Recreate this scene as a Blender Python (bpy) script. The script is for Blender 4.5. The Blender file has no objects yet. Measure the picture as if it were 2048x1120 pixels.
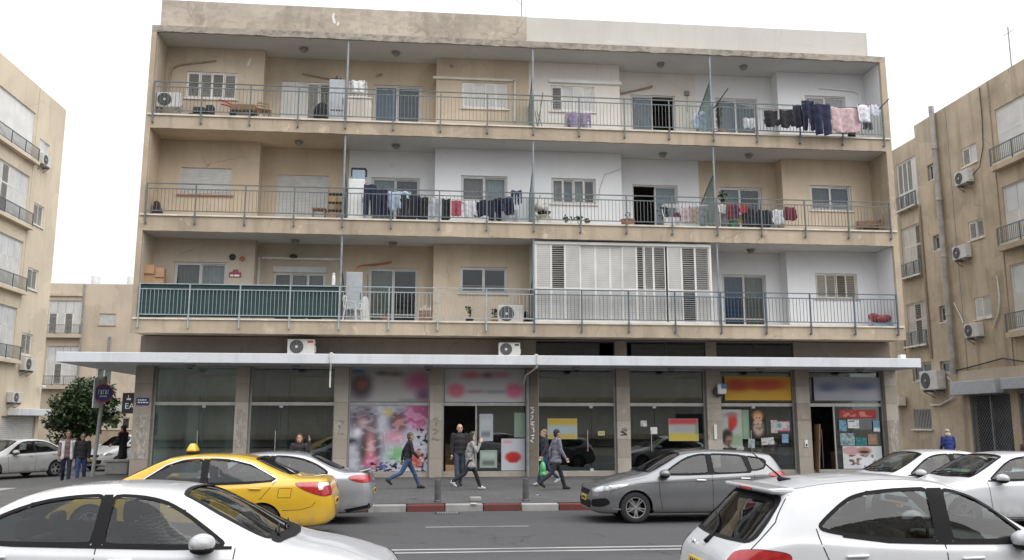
import bpy, bmesh, math, random
import numpy as np
from mathutils import Vector, Matrix, geometry
from mathutils.bvhtree import BVHTree

rnd = random.Random(7)
rad = math.radians
scene = bpy.context.scene
COL = scene.collection

# ------------------------------------------------------------------ camera, sky, sun, exposure
cam_d = bpy.data.cameras.new('camera'); cam = bpy.data.objects.new('camera', cam_d); COL.objects.link(cam)
cam.location = (0.0, -28.341, 1.859)
cam.rotation_euler = (rad(90 + 9.478), 0, rad(-5.705))
cam_d.sensor_width = 36.0; cam_d.lens = 36.0 * 1727.3 / 2048.0
cam_d.clip_start = 0.1; cam_d.clip_end = 900
scene.camera = cam

world = bpy.data.worlds.new('World'); scene.world = world; world.use_nodes = True
wn = world.node_tree; wn.nodes.clear()
w_out = wn.nodes.new('ShaderNodeOutputWorld'); w_bg = wn.nodes.new('ShaderNodeBackground')
w_sky = wn.nodes.new('ShaderNodeTexSky'); w_sky.sky_type = 'NISHITA'; w_sky.sun_disc = False
w_sky.sun_elevation = rad(48); w_sky.sun_rotation = rad(132); w_sky.dust_density = 3.0
w_mix = wn.nodes.new('ShaderNodeMix'); w_mix.data_type = 'RGBA'
w_mix.inputs[0].default_value = 0.88
w_mix.inputs[7].default_value = (9.15, 9.35, 9.75, 1)          # even cloud cover over the clear sky
w_geo = wn.nodes.new('ShaderNodeNewGeometry'); w_sep = wn.nodes.new('ShaderNodeSeparateXYZ')   # standard overcast sky: zenith brighter than horizon
wn.links.new(w_geo.outputs['Incoming'], w_sep.inputs[0])
w_rng = wn.nodes.new('ShaderNodeMapRange'); w_rng.inputs[1].default_value = 0.0; w_rng.inputs[2].default_value = -1.0
w_rng.inputs[3].default_value = 0.70; w_rng.inputs[4].default_value = 1.45
wn.links.new(w_sep.outputs[2], w_rng.inputs[0])
w_mul = wn.nodes.new('ShaderNodeVectorMath'); w_mul.operation = 'SCALE'
wn.links.new(w_sky.outputs[0], w_mix.inputs[6]); wn.links.new(w_mix.outputs[2], w_mul.inputs[0]); wn.links.new(w_rng.outputs[0], w_mul.inputs['Scale'])
wn.links.new(w_mul.outputs[0], w_bg.inputs[0])
w_bg.inputs[1].default_value = 0.10
wn.links.new(w_bg.outputs[0], w_out.inputs[0])

sun_d = bpy.data.lights.new('sun', 'SUN'); sun = bpy.data.objects.new('sun', sun_d); COL.objects.link(sun)
sun_d.energy = 1.5; sun_d.angle = rad(75); sun_d.color = (1.0, 0.97, 0.93)
sun.rotation_euler = Vector((-0.38, 0.44, -0.82)).to_track_quat('-Z', 'Y').to_euler()
sun.location = (20, -30, 40)

scene.view_settings.view_transform = 'Standard'; scene.view_settings.look = 'None'
scene.view_settings.exposure = 0.62; scene.view_settings.gamma = 1.0
scene.view_settings.use_curve_mapping = False
scene.render.engine = 'CYCLES'
scene.cycles.max_bounces = 8; scene.cycles.diffuse_bounces = 4; scene.cycles.glossy_bounces = 4
scene.cycles.transparent_max_bounces = 12; scene.cycles.use_denoising = True
scene.cycles.caustics_reflective = False; scene.cycles.caustics_refractive = False

# ------------------------------------------------------------------ mesh helpers
class MB:
    """collects shapes and links them as one mesh"""
    def __init__(s): s.v = []; s.f = []
    def add(s, vs, fs):
        o = len(s.v); s.v.extend([tuple(p) for p in vs]); s.f.extend([tuple(i + o for i in f) for f in fs]); return s
    def box(s, x0, x1, y0, y1, z0, z1):
        return s.add([(x0,y0,z0),(x1,y0,z0),(x1,y1,z0),(x0,y1,z0),(x0,y0,z1),(x1,y0,z1),(x1,y1,z1),(x0,y1,z1)],
                     [(0,3,2,1),(4,5,6,7),(0,1,5,4),(1,2,6,5),(2,3,7,6),(3,0,4,7)])
    def bar(s, p, q, w, d=None, up=(0, 0, 1)):
        p = Vector(p); q = Vector(q); d = d or w; a = (q - p).normalized(); u = Vector(up)
        if abs(a.dot(u)) > .98: u = Vector((0, 1, 0))
        r = a.cross(u).normalized(); u = r.cross(a)
        c = []
        for e in (p, q):
            for sx, sy in ((-1,-1),(1,-1),(1,1),(-1,1)): c.append(e + r * (sx * w / 2) + u * (sy * d / 2))
        return s.add(c, [(0,3,2,1),(4,5,6,7),(0,1,5,4),(1,2,6,5),(2,3,7,6),(3,0,4,7)])
    def tube(s, pts, r, n=8):
        pts = [Vector(p) for p in pts]; m = len(pts); rs = r if isinstance(r, (list, tuple)) else [r] * m
        vs = []; fs = []; last = None
        for i, p in enumerate(pts):
            a = (pts[min(i + 1, m - 1)] - pts[max(i - 1, 0)]).normalized()
            if last is None:
                u = Vector((0, 0, 1)) if abs(a.z) < .9 else Vector((0, 1, 0)); x = a.cross(u).normalized()
            else:
                x = (last - a * last.dot(a)).normalized()
            last = x; y = a.cross(x)
            for k in range(n):
                t = 2 * math.pi * k / n; vs.append(p + (x * math.cos(t) + y * math.sin(t)) * rs[i])
        for i in range(m - 1):
            for k in range(n):
                k2 = (k + 1) % n; fs.append((i*n+k, i*n+k2, (i+1)*n+k2, (i+1)*n+k))
        fs.append(tuple(range(n - 1, -1, -1))); fs.append(tuple((m-1)*n + k for k in range(n)))
        return s.add(vs, fs)
    def lathe(s, prof, n=24, c=(0,0,0), axis='z', caps=True):
        vs = []; fs = []; m = len(prof)
        for r, z in prof:
            for k in range(n):
                t = 2*math.pi*k/n; a, b = r*math.cos(t), r*math.sin(t)
                p = (a,b,z) if axis == 'z' else ((a,z,b) if axis == 'y' else (z,a,b))
                vs.append((p[0]+c[0], p[1]+c[1], p[2]+c[2]))
        for i in range(m-1):
            for k in range(n):
                k2=(k+1)%n; fs.append((i*n+k, i*n+k2, (i+1)*n+k2, (i+1)*n+k))
        if caps and prof[0][0] > 1e-4: fs.append(tuple(range(n-1,-1,-1)))
        if caps and prof[-1][0] > 1e-4: fs.append(tuple((m-1)*n+k for k in range(n)))
        return s.add(vs, fs)
    def ell(s, c, r, n=14, m=9, rot=None):
        vs = []; fs = []
        for i in range(m + 1):
            ph = math.pi * i / m
            for k in range(n):
                t = 2*math.pi*k/n
                p = Vector((r[0]*math.sin(ph)*math.cos(t), r[1]*math.sin(ph)*math.sin(t), r[2]*math.cos(ph)))
                if rot is not None: p = rot @ p
                vs.append(p + Vector(c))
        for i in range(m):
            for k in range(n):
                k2=(k+1)%n; fs.append((i*n+k, (i+1)*n+k, (i+1)*n+k2, i*n+k2))
        return s.add(vs, fs)
    def cap(s, p, q, r0, r1, n=10):
        p = Vector(p); q = Vector(q); a = q - p; L = a.length
        if L < 1e-6: return s.ell(p, (r0,)*3)
        a /= L; pts = []; rs = []
        for k in range(4):
            t = math.pi/2*k/4; pts.append(p - a*r0*math.cos(t)); rs.append(max(r0*math.sin(t), .15*r0))
        pts.append(p); rs.append(r0)
        pts.append(p+a*L*.5); rs.append((r0+r1)/2); pts.append(q); rs.append(r1)
        for k in range(1, 5):
            t = math.pi/2*k/4; pts.append(q + a*r1*math.sin(t)); rs.append(max(r1*math.cos(t), .15*r1))
        return s.tube(pts, rs, n)
    def prism(s, poly, y0, y1):
        n = len(poly); vs = [(x,y0,z) for x,z in poly] + [(x,y1,z) for x,z in poly]
        fs = [tuple(range(n)), tuple(range(2*n-1, n-1, -1))] + [(i, n+i, n+(i+1)%n, (i+1)%n) for i in range(n)]
        return s.add(vs, fs)
    def mesh(s, name, smooth=False):
        me = bpy.data.meshes.new(name); me.from_pydata(s.v, [], s.f)
        if smooth: me.polygons.foreach_set('use_smooth', [True]*len(me.polygons))
        me.update(); return me

def fix_normals(me):
    bm = bmesh.new(); bm.from_mesh(me); bmesh.ops.recalc_face_normals(bm, faces=bm.faces); bm.to_mesh(me); bm.free(); me.update(); return me

def tag(o, label=None, cat=None, group=None, kind=None):
    for k, v in (('label', label), ('category', cat), ('group', group), ('kind', kind)):
        if v: o[k] = v
    return o

def obj(name, m, mat=None, parent=None, loc=None, rz=0.0, smooth=False, **t):
    me = m.mesh(name, smooth) if isinstance(m, MB) else m
    o = bpy.data.objects.new(name, me); COL.objects.link(o)
    if mat is not None and len(me.materials) == 0: me.materials.append(mat)
    if parent is not None: o.parent = parent
    if loc is not None: o.location = loc
    if rz: o.rotation_euler = (0, 0, rz)
    return tag(o, **t)

def empty(name, loc=(0,0,0), rz=0.0, parent=None, **t):
    o = bpy.data.objects.new(name, None); COL.objects.link(o); o.location = loc; o.rotation_euler = (0,0,rz)
    o.empty_display_size = .2
    if parent is not None: o.parent = parent
    return tag(o, **t)

def copy_tree(o, parent=None, loc=None, rz=None, **t):
    c = o.copy(); COL.objects.link(c); c.parent = parent
    if loc is not None: c.location = loc
    if rz is not None: c.rotation_euler = (0,0,rz)
    for ch in list(o.children): copy_tree(ch, c)
    return tag(c, **t)

BENCH = bpy.data.scenes.new('workbench')       # empty scene for evaluating modifiers, removed at the end
def evaluated(mb, mods):
    """mesh of mb after modifiers"""
    o = bpy.data.objects.new('tmp', mb.mesh('tmp')); BENCH.collection.objects.link(o)
    for typ, kw in mods:
        m = o.modifiers.new('m', typ)
        for k, v in kw.items(): setattr(m, k, v)
    vl = BENCH.view_layers[0]; vl.update(); dg = vl.depsgraph
    me = bpy.data.meshes.new_from_object(o.evaluated_get(dg))
    old = o.data; bpy.data.objects.remove(o); bpy.data.meshes.remove(old)
    me.polygons.foreach_set('use_smooth', [True]*len(me.polygons)); return me

def skin(mb, voxel=.014, it=3):
    return evaluated(mb, [('REMESH', dict(mode='VOXEL', voxel_size=voxel)), ('SMOOTH', dict(iterations=it, factor=.5))])

def bevelled(mb, w=.02, seg=2):
    bm = bmesh.new(); me = mb.mesh('m'); bm.from_mesh(me)
    bmesh.ops.bevel(bm, geom=list(bm.edges), offset=w, segments=seg, profile=.5, affect='EDGES', clamp_overlap=True)
    bm.to_mesh(me); bm.free(); me.update(); return me

# ------------------------------------------------------------------ materials
def _new(name):
    m = bpy.data.materials.new(name); m.use_nodes = True; nt = m.node_tree
    return m, nt, nt.nodes['Principled BSDF']
def _n(nt, typ, **kw):
    n = nt.nodes.new(typ)
    for k, v in kw.items(): setattr(n, k, v)
    return n
def _noise(nt, vec, scale, detail=4, rough=.55):
    n = _n(nt, 'ShaderNodeTexNoise'); n.inputs['Scale'].default_value = scale; n.inputs['Detail'].default_value = detail
    n.inputs['Roughness'].default_value = rough
    if vec is not None: nt.links.new(vec, n.inputs['Vector'])
    return n.outputs[0]
def _ramp(nt, src, a, b):
    n = _n(nt, 'ShaderNodeMapRange'); n.inputs[1].default_value = a; n.inputs[2].default_value = b
    nt.links.new(src, n.inputs[0]); return n.outputs[0]
def _mul(nt, a, k):
    n = _n(nt, 'ShaderNodeMath', operation='MULTIPLY'); nt.links.new(a, n.inputs[0])
    if isinstance(k, (int, float)): n.inputs[1].default_value = k
    else: nt.links.new(k, n.inputs[1])
    return n.outputs[0]
def _mix(nt, fac, a, b):
    n = _n(nt, 'ShaderNodeMix', data_type='RGBA')
    if isinstance(fac, (int, float)): n.inputs[0].default_value = fac
    else: nt.links.new(fac, n.inputs[0])
    for i, c in ((6, a), (7, b)):
        if isinstance(c, tuple): n.inputs[i].default_value = (*c[:3], 1)
        else: nt.links.new(c, n.inputs[i])
    return n.outputs[2]
def _map(nt, vec, sc):
    n = _n(nt, 'ShaderNodeMapping'); n.inputs['Scale'].default_value = sc; nt.links.new(vec, n.inputs['Vector']); return n.outputs[0]
def _bump(nt, bs, h, strength, dist=.02):
    n = _n(nt, 'ShaderNodeBump'); n.inputs['Strength'].default_value = strength; n.inputs['Distance'].default_value = dist
    nt.links.new(h, n.inputs['Height']); nt.links.new(n.outputs[0], bs.inputs['Normal'])

def plain(name, col, rough=.6, metal=0.0, var=.12, scale=4.0, bump=0.0, bscale=60, coat=0.0, spec=.5):
    m, nt, b = _new(name)
    tc = _n(nt, 'ShaderNodeTexCoord').outputs['Object']
    if var > 0:
        f = _ramp(nt, _noise(nt, tc, scale, 5), .3, .7)
        lo = tuple(c*(1-var) for c in col); hi = tuple(min(1, c*(1+var*.6)) for c in col)
        nt.links.new(_mix(nt, f, lo, hi), b.inputs['Base Color'])
    else: b.inputs['Base Color'].default_value = (*col, 1)
    b.inputs['Roughness'].default_value = rough; b.inputs['Metallic'].default_value = metal
    b.inputs['Coat Weight'].default_value = coat; b.inputs['Specular IOR Level'].default_value = spec
    if bump > 0: _bump(nt, b, _noise(nt, tc, bscale, 3), bump)
    return m

def stucco(name, col, dark=None, blot=.5, streak=.4, pale=0.0, rough=.92, edge=0.0, wear=1.0):
    m, nt, b = _new(name)
    pos = _n(nt, 'ShaderNodeNewGeometry').outputs['Position']
    dark = dark or tuple(c*.6 for c in col)
    big = _ramp(nt, _noise(nt, pos, .55, 7, .6), .42, .72)
    st = _ramp(nt, _noise(nt, _map(nt, pos, (1.7, 1.7, .16)), 1.3, 5, .6), .5, .78)
    c = _mix(nt, _mul(nt, big, blot), col, dark)
    c = _mix(nt, _mul(nt, st, streak), c, tuple(d*.85 for d in dark))
    if pale > 0:
        pl = _ramp(nt, _noise(nt, _map(nt, pos, (1.1, 1.1, .8)), 1.9, 4, .65), .60, .68)
        c = _mix(nt, _mul(nt, pl, pale), c, tuple(min(1, x*1.35) for x in col))
    if edge > 0:
        ed = _ramp(nt, _noise(nt, _map(nt, pos, (1.5, 1.5, 2.5)), 2.4, 8, .7), .45, .62)
        c = _mix(nt, _mul(nt, ed, edge), c, (.16, .15, .13))
    # repair patches, drips and hairline cracks
    wob = _n(nt, 'ShaderNodeVectorMath', operation='ADD'); nn = _n(nt, 'ShaderNodeTexNoise'); nn.inputs['Scale'].default_value = 1.6; nn.inputs['Detail'].default_value = 4
    sc = _n(nt, 'ShaderNodeVectorMath', operation='SCALE'); sc.inputs['Scale'].default_value = .5; nt.links.new(pos, nn.inputs['Vector']); nt.links.new(nn.outputs['Color'], sc.inputs[0])
    nt.links.new(pos, wob.inputs[0]); nt.links.new(sc.outputs[0], wob.inputs[1])
    vc = _n(nt, 'ShaderNodeTexVoronoi'); vc.inputs['Scale'].default_value = .62; nt.links.new(wob.outputs[0], vc.inputs['Vector'])
    sp = _n(nt, 'ShaderNodeSeparateColor'); nt.links.new(vc.outputs['Color'], sp.inputs[0])
    c = _mix(nt, _mul(nt, _ramp(nt, sp.outputs[0], .78, .82), wear*.30), c, tuple(min(1, x*1.18) for x in col))
    c = _mix(nt, _mul(nt, _ramp(nt, sp.outputs[1], .80, .84), wear*.30), c, tuple(x*.78 for x in col))
    dr = _ramp(nt, _noise(nt, _map(nt, pos, (7, 7, .30)), 1.0, 4, .6), .60, .74)
    c = _mix(nt, _mul(nt, dr, wear*.22), c, tuple(x*.55 for x in col))
    ve = _n(nt, 'ShaderNodeTexVoronoi', feature='DISTANCE_TO_EDGE'); ve.inputs['Scale'].default_value = .38; nt.links.new(wob.outputs[0], ve.inputs['Vector'])
    ck = _mul(nt, _ramp(nt, ve.outputs['Distance'], .006, .001), _ramp(nt, _noise(nt, pos, .7, 3), .50, .60))
    c = _mix(nt, _mul(nt, ck, wear*.6), c, tuple(x*.35 for x in col))
    fine = _noise(nt, pos, 26, 4)
    c = _mix(nt, _mul(nt, _ramp(nt, fine, .3, .7), .14), c, tuple(x*.7 for x in col))
    nt.links.new(c, b.inputs['Base Color']); b.inputs['Roughness'].default_value = rough
    b.inputs['Specular IOR Level'].default_value = .25
    _bump(nt, b, _noise(nt, pos, 70, 3), .25, .012)
    return m

def glass(name, tint=(.75,.8,.8), refl=1.0, rough=.01, ior=1.5):
    m, nt, b = _new(name); nt.nodes.remove(b)
    out = nt.nodes['Material Output']
    tr = _n(nt, 'ShaderNodeBsdfTransparent'); tr.inputs[0].default_value = (*tint, 1)
    gl = _n(nt, 'ShaderNodeBsdfGlossy'); gl.inputs[0].default_value = (refl, refl, refl, 1); gl.inputs[1].default_value = rough
    lw = _n(nt, 'ShaderNodeLayerWeight'); lw.inputs[0].default_value = .5      # Schlick reflectance, the same from both sides
    pw = _n(nt, 'ShaderNodeMath', operation='POWER'); nt.links.new(lw.outputs['Facing'], pw.inputs[0]); pw.inputs[1].default_value = 5
    f0 = ((ior-1)/(ior+1))**2; ma = _n(nt, 'ShaderNodeMath', operation='MULTIPLY_ADD'); nt.links.new(pw.outputs[0], ma.inputs[0]); ma.inputs[1].default_value = 1-f0; ma.inputs[2].default_value = f0
    mx = _n(nt, 'ShaderNodeMixShader'); nt.links.new(ma.outputs[0], mx.inputs[0])
    nt.links.new(tr.outputs[0], mx.inputs[1]); nt.links.new(gl.outputs[0], mx.inputs[2]); nt.links.new(mx.outputs[0], out.inputs[0])
    return m

def paint(name, col, metal=0.0, rough=.35, flake=0.0):
    m, nt, b = _new(name)
    tc = _n(nt, 'ShaderNodeTexCoord').outputs['Object']
    f = _ramp(nt, _noise(nt, tc, 2.2, 5), .35, .7)
    nt.links.new(_mix(nt, f, tuple(c*.95 for c in col), col), b.inputs['Base Color'])
    sz = _n(nt, 'ShaderNodeSeparateXYZ'); nt.links.new(tc, sz.inputs[0])      # road dust caked low on the sides
    du = _mul(nt, _ramp(nt, sz.outputs[2], .62, .25), _ramp(nt, _noise(nt, tc, 5, 6, .65), .32, .62))
    sk = _ramp(nt, _noise(nt, _map(nt, tc, (9, 9, 1.2)), 1.5, 4), .58, .72)
    cc = _mix(nt, _mul(nt, du, .55), _mix(nt, f, tuple(c*.93 for c in col), col), (.16,.15,.135))
    cc = _mix(nt, _mul(nt, sk, .07), cc, (.25,.24,.22)); nt.links.new(cc, b.inputs['Base Color'])
    b.inputs['Metallic'].default_value = metal; b.inputs['Roughness'].default_value = rough
    b.inputs['Coat Weight'].default_value = 1.0; b.inputs['Coat Roughness'].default_value = .06
    r = _ramp(nt, _noise(nt, tc, 30, 4), .3, .8)
    n = _n(nt, 'ShaderNodeMapRange'); n.inputs[3].default_value = rough; n.inputs[4].default_value = rough+.12
    nt.links.new(r, n.inputs[0]); nt.links.new(n.outputs[0], b.inputs['Roughness'])
    return m

def printed(name='print', rough=.5):
    m, nt, b = _new(name); a = _n(nt, 'ShaderNodeVertexColor'); a.layer_name = 'Col'
    nt.links.new(a.outputs[0], b.inputs['Base Color']); b.inputs['Roughness'].default_value = rough
    return m

def S(r, g, b):
    f = lambda c: (c/255/12.92 if c/255 <= .04045 else ((c/255+.055)/1.055)**2.4)
    return (f(r), f(g), f(b))

K = {}
K['beige_a'] = stucco('stucco beige', (.57,.485,.375), (.34,.28,.21), .75, .5)
K['beige_b'] = stucco('stucco warm beige', (.59,.49,.37), (.40,.325,.24), .7, .45)
K['tan'] = stucco('stucco tan', (.56,.46,.34), (.39,.31,.22), .6, .4)
K['greige'] = stucco('stucco greige', (.53,.46,.375), (.37,.315,.25), .6, .4)
K['cream'] = stucco('plaster cream white', (.74,.71,.65), (.60,.55,.47), .35, .2, wear=.5)
K['white'] = stucco('plaster white', (.755,.765,.775), (.63,.63,.63), .25, .12, wear=.3)
K['slab'] = stucco('balcony slab stucco', (.49,.405,.305), (.26,.21,.155), .7, .75, pale=.75)
K['roof_edge'] = stucco('weathered roof edge', (.42,.37,.31), (.24,.21,.18), .6, .6, pale=.7, edge=.85)
K['parapet_old'] = stucco('old parapet stucco', (.52,.455,.375), (.29,.25,.205), .8, .7, pale=.45, edge=.3)
K['parapet_new'] = stucco('pale parapet stucco', (.58,.56,.515), (.48,.45,.40), .4, .35, wear=.25)
K['ceiling'] = stucco('ceiling plaster', (.58,.58,.58), (.46,.45,.44), .3, 0, wear=.4)
K['mezz'] = stucco('mezzanine wall', (.22,.185,.15), (.14,.12,.10), .5, .4)
K['stone'] = stucco('pillar stone', (.40,.355,.30), (.25,.22,.19), .7, .6, pale=.6, rough=.6)
K['stone2'] = stucco('paler pillar stone', (.46,.415,.36), (.29,.26,.22), .7, .5, pale=.4, rough=.6)
K['stone3'] = stucco('browner pillar stone', (.35,.30,.25), (.22,.19,.16), .7, .5, pale=.6, rough=.6)
K['left_wall'] = stucco('left building stucco', (.67,.58,.44), (.48,.40,.30), .5, .4)
K['right_wall'] = stucco('right building stucco', (.55,.455,.335), (.29,.23,.16), .85, .8)
K['back_wall'] = stucco('back building stucco', (.55,.47,.37), (.36,.30,.24), .5, .4)
K['coping'] = plain('coping stone', (.72,.66,.56), .6, var=.2, scale=2)
K['canopy'] = stucco('canopy white', (.66,.68,.71), (.48,.48,.47), .18, .45, rough=.5, wear=.4)
K['rail'] = plain('railing grey paint', (.135,.155,.16), .45, .2, var=.25, scale=6)
K['rail_blue'] = plain('railing blue paint', (.085,.12,.155), .42, .2, var=.25, scale=6)
K['rail_light'] = plain('railing light paint', (.36,.41,.44), .45, .2, var=.2, scale=6)
K['support'] = plain('support post paint', (.25,.285,.315), .45, .2, var=.25, scale=5)
K['alu'] = plain('window aluminium', (.52,.52,.50), .45, .1, var=.1)
K['alu_grey'] = plain('shop aluminium', (.42,.42,.40), .4, .4, var=.15)
K['bronze'] = plain('bronze frame', (.36,.33,.28), .45, .3, var=.15)
K['shutter'] = plain('shutter white', (.74,.73,.70), .55, var=.12, scale=1.5)
K['shutter_cream'] = plain('shutter cream', (.62,.58,.50), .6, var=.15, scale=1.5)
K['roller'] = plain('roller shutter', (.56,.56,.54), .55, var=.12)
K['glass'] = glass('window glass', (.72,.76,.77), 1.0)
K['glass_dark'] = glass('tinted glass', (.40,.42,.43), 1.0)
K['shopglass'] = glass('shop glass', (.74,.80,.79), 1.0, ior=1.8)
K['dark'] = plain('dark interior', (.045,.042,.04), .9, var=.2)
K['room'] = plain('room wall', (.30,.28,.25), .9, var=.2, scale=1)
K['black'] = plain('black plastic', (.018,.018,.02), .5, var=.1)
K['rubber'] = plain('tyre rubber', (.022,.022,.023), .85, var=.2)
K['chrome'] = plain('chrome', (.75,.75,.76), .18, 1.0, var=.05)
K['alloy'] = plain('alloy wheel', (.46,.46,.47), .35, .85, var=.1)
K['ac'] = plain('air conditioner white', (.58,.57,.53), .5, var=.12, scale=3)
K['ac_dark'] = plain('air conditioner grille', (.06,.06,.06), .6)
K['pipe_grey'] = plain('grey pipe', (.24,.245,.25), .55, var=.25)
K['pipe_white'] = plain('white pipe', (.66,.64,.59), .55, var=.2)
K['pipe_brown'] = plain('wrapped pipe', (.34,.27,.20), .8, var=.4, scale=20)
K['wood'] = plain('wood', (.26,.15,.08), .7, var=.4, scale=12)
K['cardboard'] = plain('cardboard', (.42,.26,.15), .85, var=.15)
K['terracotta'] = plain('terracotta', (.36,.17,.10), .85, var=.2)
K['leaf'] = plain('leaf', (.055,.095,.03), .6, var=.5, scale=9)
K['leaf_dry'] = plain('grey leaf', (.12,.14,.08), .7, var=.4, scale=9)
K['tree_leaf'] = plain('tree foliage', (.075,.12,.05), .6, var=.65, scale=2.6)
K['bark'] = plain('bark', (.12,.09,.07), .9, var=.4, scale=10, bump=.4)
K['red'] = plain('red plastic', (.42,.03,.03), .4)
K['white_gloss'] = plain('white enamel', (.76,.76,.75), .35, var=.08)
K['grey_metal'] = plain('grey metal cabinet', (.42,.44,.46), .5, .1, var=.12)
K['print'] = printed('printed sheet')
K['frost'] = glass('frosted screen', (.62,.72,.72), .6, .25)

K['pale_panel'] = plain('translucent sheet', (.60,.61,.60), .5, var=.15, scale=1.2)
K['pipe_light'] = plain('light grey pipe', (.38,.355,.315), .6, var=.35, scale=2)
K['bollard'] = plain('bollard paint', (.085,.085,.088), .6, var=.35, scale=8)
# ================================================================== ground, road, pavement
def asphalt(name, col=(.062,.062,.064), stripe=.3):
    m, nt, b = _new(name); pos = _n(nt, 'ShaderNodeNewGeometry').outputs['Position']
    c = _mix(nt, _ramp(nt, _noise(nt, pos, 55, 3), .35, .65), tuple(x*.72 for x in col), tuple(x*1.25 for x in col))
    wear = _ramp(nt, _noise(nt, _map(nt, pos, (.06, .9, 1)), 1.0, 5), .4, .7)
    c = _mix(nt, _mul(nt, wear, stripe), c, tuple(x*1.7 for x in col))
    patch = _ramp(nt, _noise(nt, _map(nt, pos, (.5, 1.2, 1)), .7, 6, .65), .56, .64)
    c = _mix(nt, _mul(nt, patch, .35), c, tuple(x*.6 for x in col))
    oil = _ramp(nt, _noise(nt, pos, 1.7, 3, .5), .66, .74)
    c = _mix(nt, _mul(nt, oil, .5), c, tuple(x*.45 for x in col))
    ve = _n(nt, 'ShaderNodeTexVoronoi', feature='DISTANCE_TO_EDGE'); ve.inputs['Scale'].default_value = .45
    wob = _n(nt, 'ShaderNodeVectorMath', operation='ADD'); nn = _n(nt, 'ShaderNodeTexNoise'); nn.inputs['Scale'].default_value = 1.1; nn.inputs['Detail'].default_value = 5
    nt.links.new(pos, nn.inputs['Vector']); nt.links.new(pos, wob.inputs[0]); nt.links.new(nn.outputs['Color'], wob.inputs[1]); nt.links.new(wob.outputs[0], ve.inputs['Vector'])
    ck = _mul(nt, _ramp(nt, ve.outputs['Distance'], .010, .002), _ramp(nt, _noise(nt, pos, .35, 3), .48, .56))
    c = _mix(nt, _mul(nt, ck, .75), c, tuple(x*.3 for x in col))
    nt.links.new(c, b.inputs['Base Color']); b.inputs['Roughness'].default_value = .8
    _bump(nt, b, _noise(nt, pos, 90, 2), .35, .01); return m
def pavers(name):
    m, nt, b = _new(name); pos = _n(nt, 'ShaderNodeNewGeometry').outputs['Position']
    br = _n(nt, 'ShaderNodeTexBrick'); nt.links.new(pos, br.inputs['Vector'])
    br.inputs['Color1'].default_value = (.085,.084,.083,1); br.inputs['Color2'].default_value = (.11,.108,.106,1); br.inputs['Mortar'].default_value = (.045,.044,.043,1)
    br.inputs['Scale'].default_value = 1.0; br.inputs['Mortar Size'].default_value = .008
    br.inputs['Brick Width'].default_value = .4; br.inputs['Row Height'].default_value = .2
    g = _ramp(nt, _noise(nt, pos, .8, 7, .65), .4, .75)
    c = _mix(nt, _mul(nt, g, .55), br.outputs[0], (.055,.054,.053))
    c = _mix(nt, _mul(nt, _ramp(nt, _noise(nt, pos, 40, 3), .3, .7), .25), c, (.07,.069,.068))
    nt.links.new(c, b.inputs['Base Color']); b.inputs['Roughness'].default_value = .85
    _bump(nt, b, br.outputs[1], -.3, .01); return m
K['asphalt'] = asphalt('asphalt'); K['asphalt2'] = asphalt('side street asphalt', (.08,.079,.077), .2)
K['paving'] = pavers('pavement slabs')
K['ground'] = stucco('dusty ground', (.20,.18,.155), (.13,.12,.10), .6, 0)
K['kerb_red'] = stucco('kerb red paint', (.17,.050,.045), (.09,.055,.05), .95, .4, pale=.6)
K['kerb_white'] = stucco('kerb white paint', (.40,.395,.38), (.16,.155,.145), .9, .3)
K['marking'] = stucco('worn road paint', (.40,.40,.39), (.16,.16,.16), .8, .1)
ZR = -.15
def walk_z(y): return .138 + .0145 * (min(y, 1.06) - 1.06)

obj('ground', MB().add([(-300,-300,ZR-.03),(300,-300,ZR-.03),(300,300,ZR-.03),(-300,300,ZR-.03)], [(0,1,2,3)]), K['ground'], kind='structure')
road = obj('road', MB().add([(-90,-26,ZR),(90,-26,ZR),(90,-7.2,ZR),(-90,-7.2,ZR)], [(0,1,2,3)]), K['asphalt'], kind='structure')
street = obj('side_street', MB().add([(-19.0,-7.2,ZR),(-11.35,-7.2,ZR),(-11.35,70,ZR),(-19.0,70,ZR)], [(0,1,2,3)]), K['asphalt2'], kind='structure')
m = MB(); ys = [-7.32, -4, -1, 1.06, 60]
for i in range(4):
    a, b = ys[i], ys[i+1]
    x1 = 60 if b < 2 else 60
    m.add([(-11.2,a,walk_z(a)),(x1,a,walk_z(a)),(x1,b,walk_z(b)),(-11.2,b,walk_z(b))], [(0,1,2,3)])
obj('pavement', m, K['paving'], kind='structure')
m = MB().add([(-60,-7.32,.02),(-19.15,-7.32,.02),(-19.15,70,.02),(-60,70,.02)], [(0,1,2,3)])
obj('pavement', m, K['paving'], kind='structure')
kerb = empty('kerb', (0,0,0), kind='structure')
ks = MB().box(0, .88, -7.56, -7.32, ZR-.05, .012)
kme = bevelled(ks, .025, 2); kme2 = kme.copy(); kme.materials.append(K['kerb_red']); kme2.materials.append(K['kerb_white'])
x = -1.275 - 11*.895
for i in range(35):
    o = obj('kerb_stone', kme2 if i % 2 == 1 else kme, None, kerb, (x, rnd.uniform(-.008,.008), rnd.uniform(-.008,.006))); x += .895
sk = MB().box(-11.35, -11.2, -7.32, 70, ZR-.05, .03)
obj('kerb_stone', sk, K['kerb_white'], kerb)
obj('kerb_stone', MB().box(-19.15, -19.0, -7.3, 70, ZR-.05, .05), K['kerb_white'], kerb)
def mark(x0, x1, y0, y1, par=road): obj('road_marking', MB().add([(x0,y0,ZR+.004),(x1,y0,ZR+.004),(x1,y1,ZR+.004),(x0,y1,ZR+.004)], [(0,1,2,3)]), K['marking'], par)
mark(-40, 60, -13.80, -13.68); mark(-40, 60, -14.14, -14.02)
for i in range(-5, 9): mark(.05 + i*6, 2.1 + i*6, -10.68, -10.60)
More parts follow.
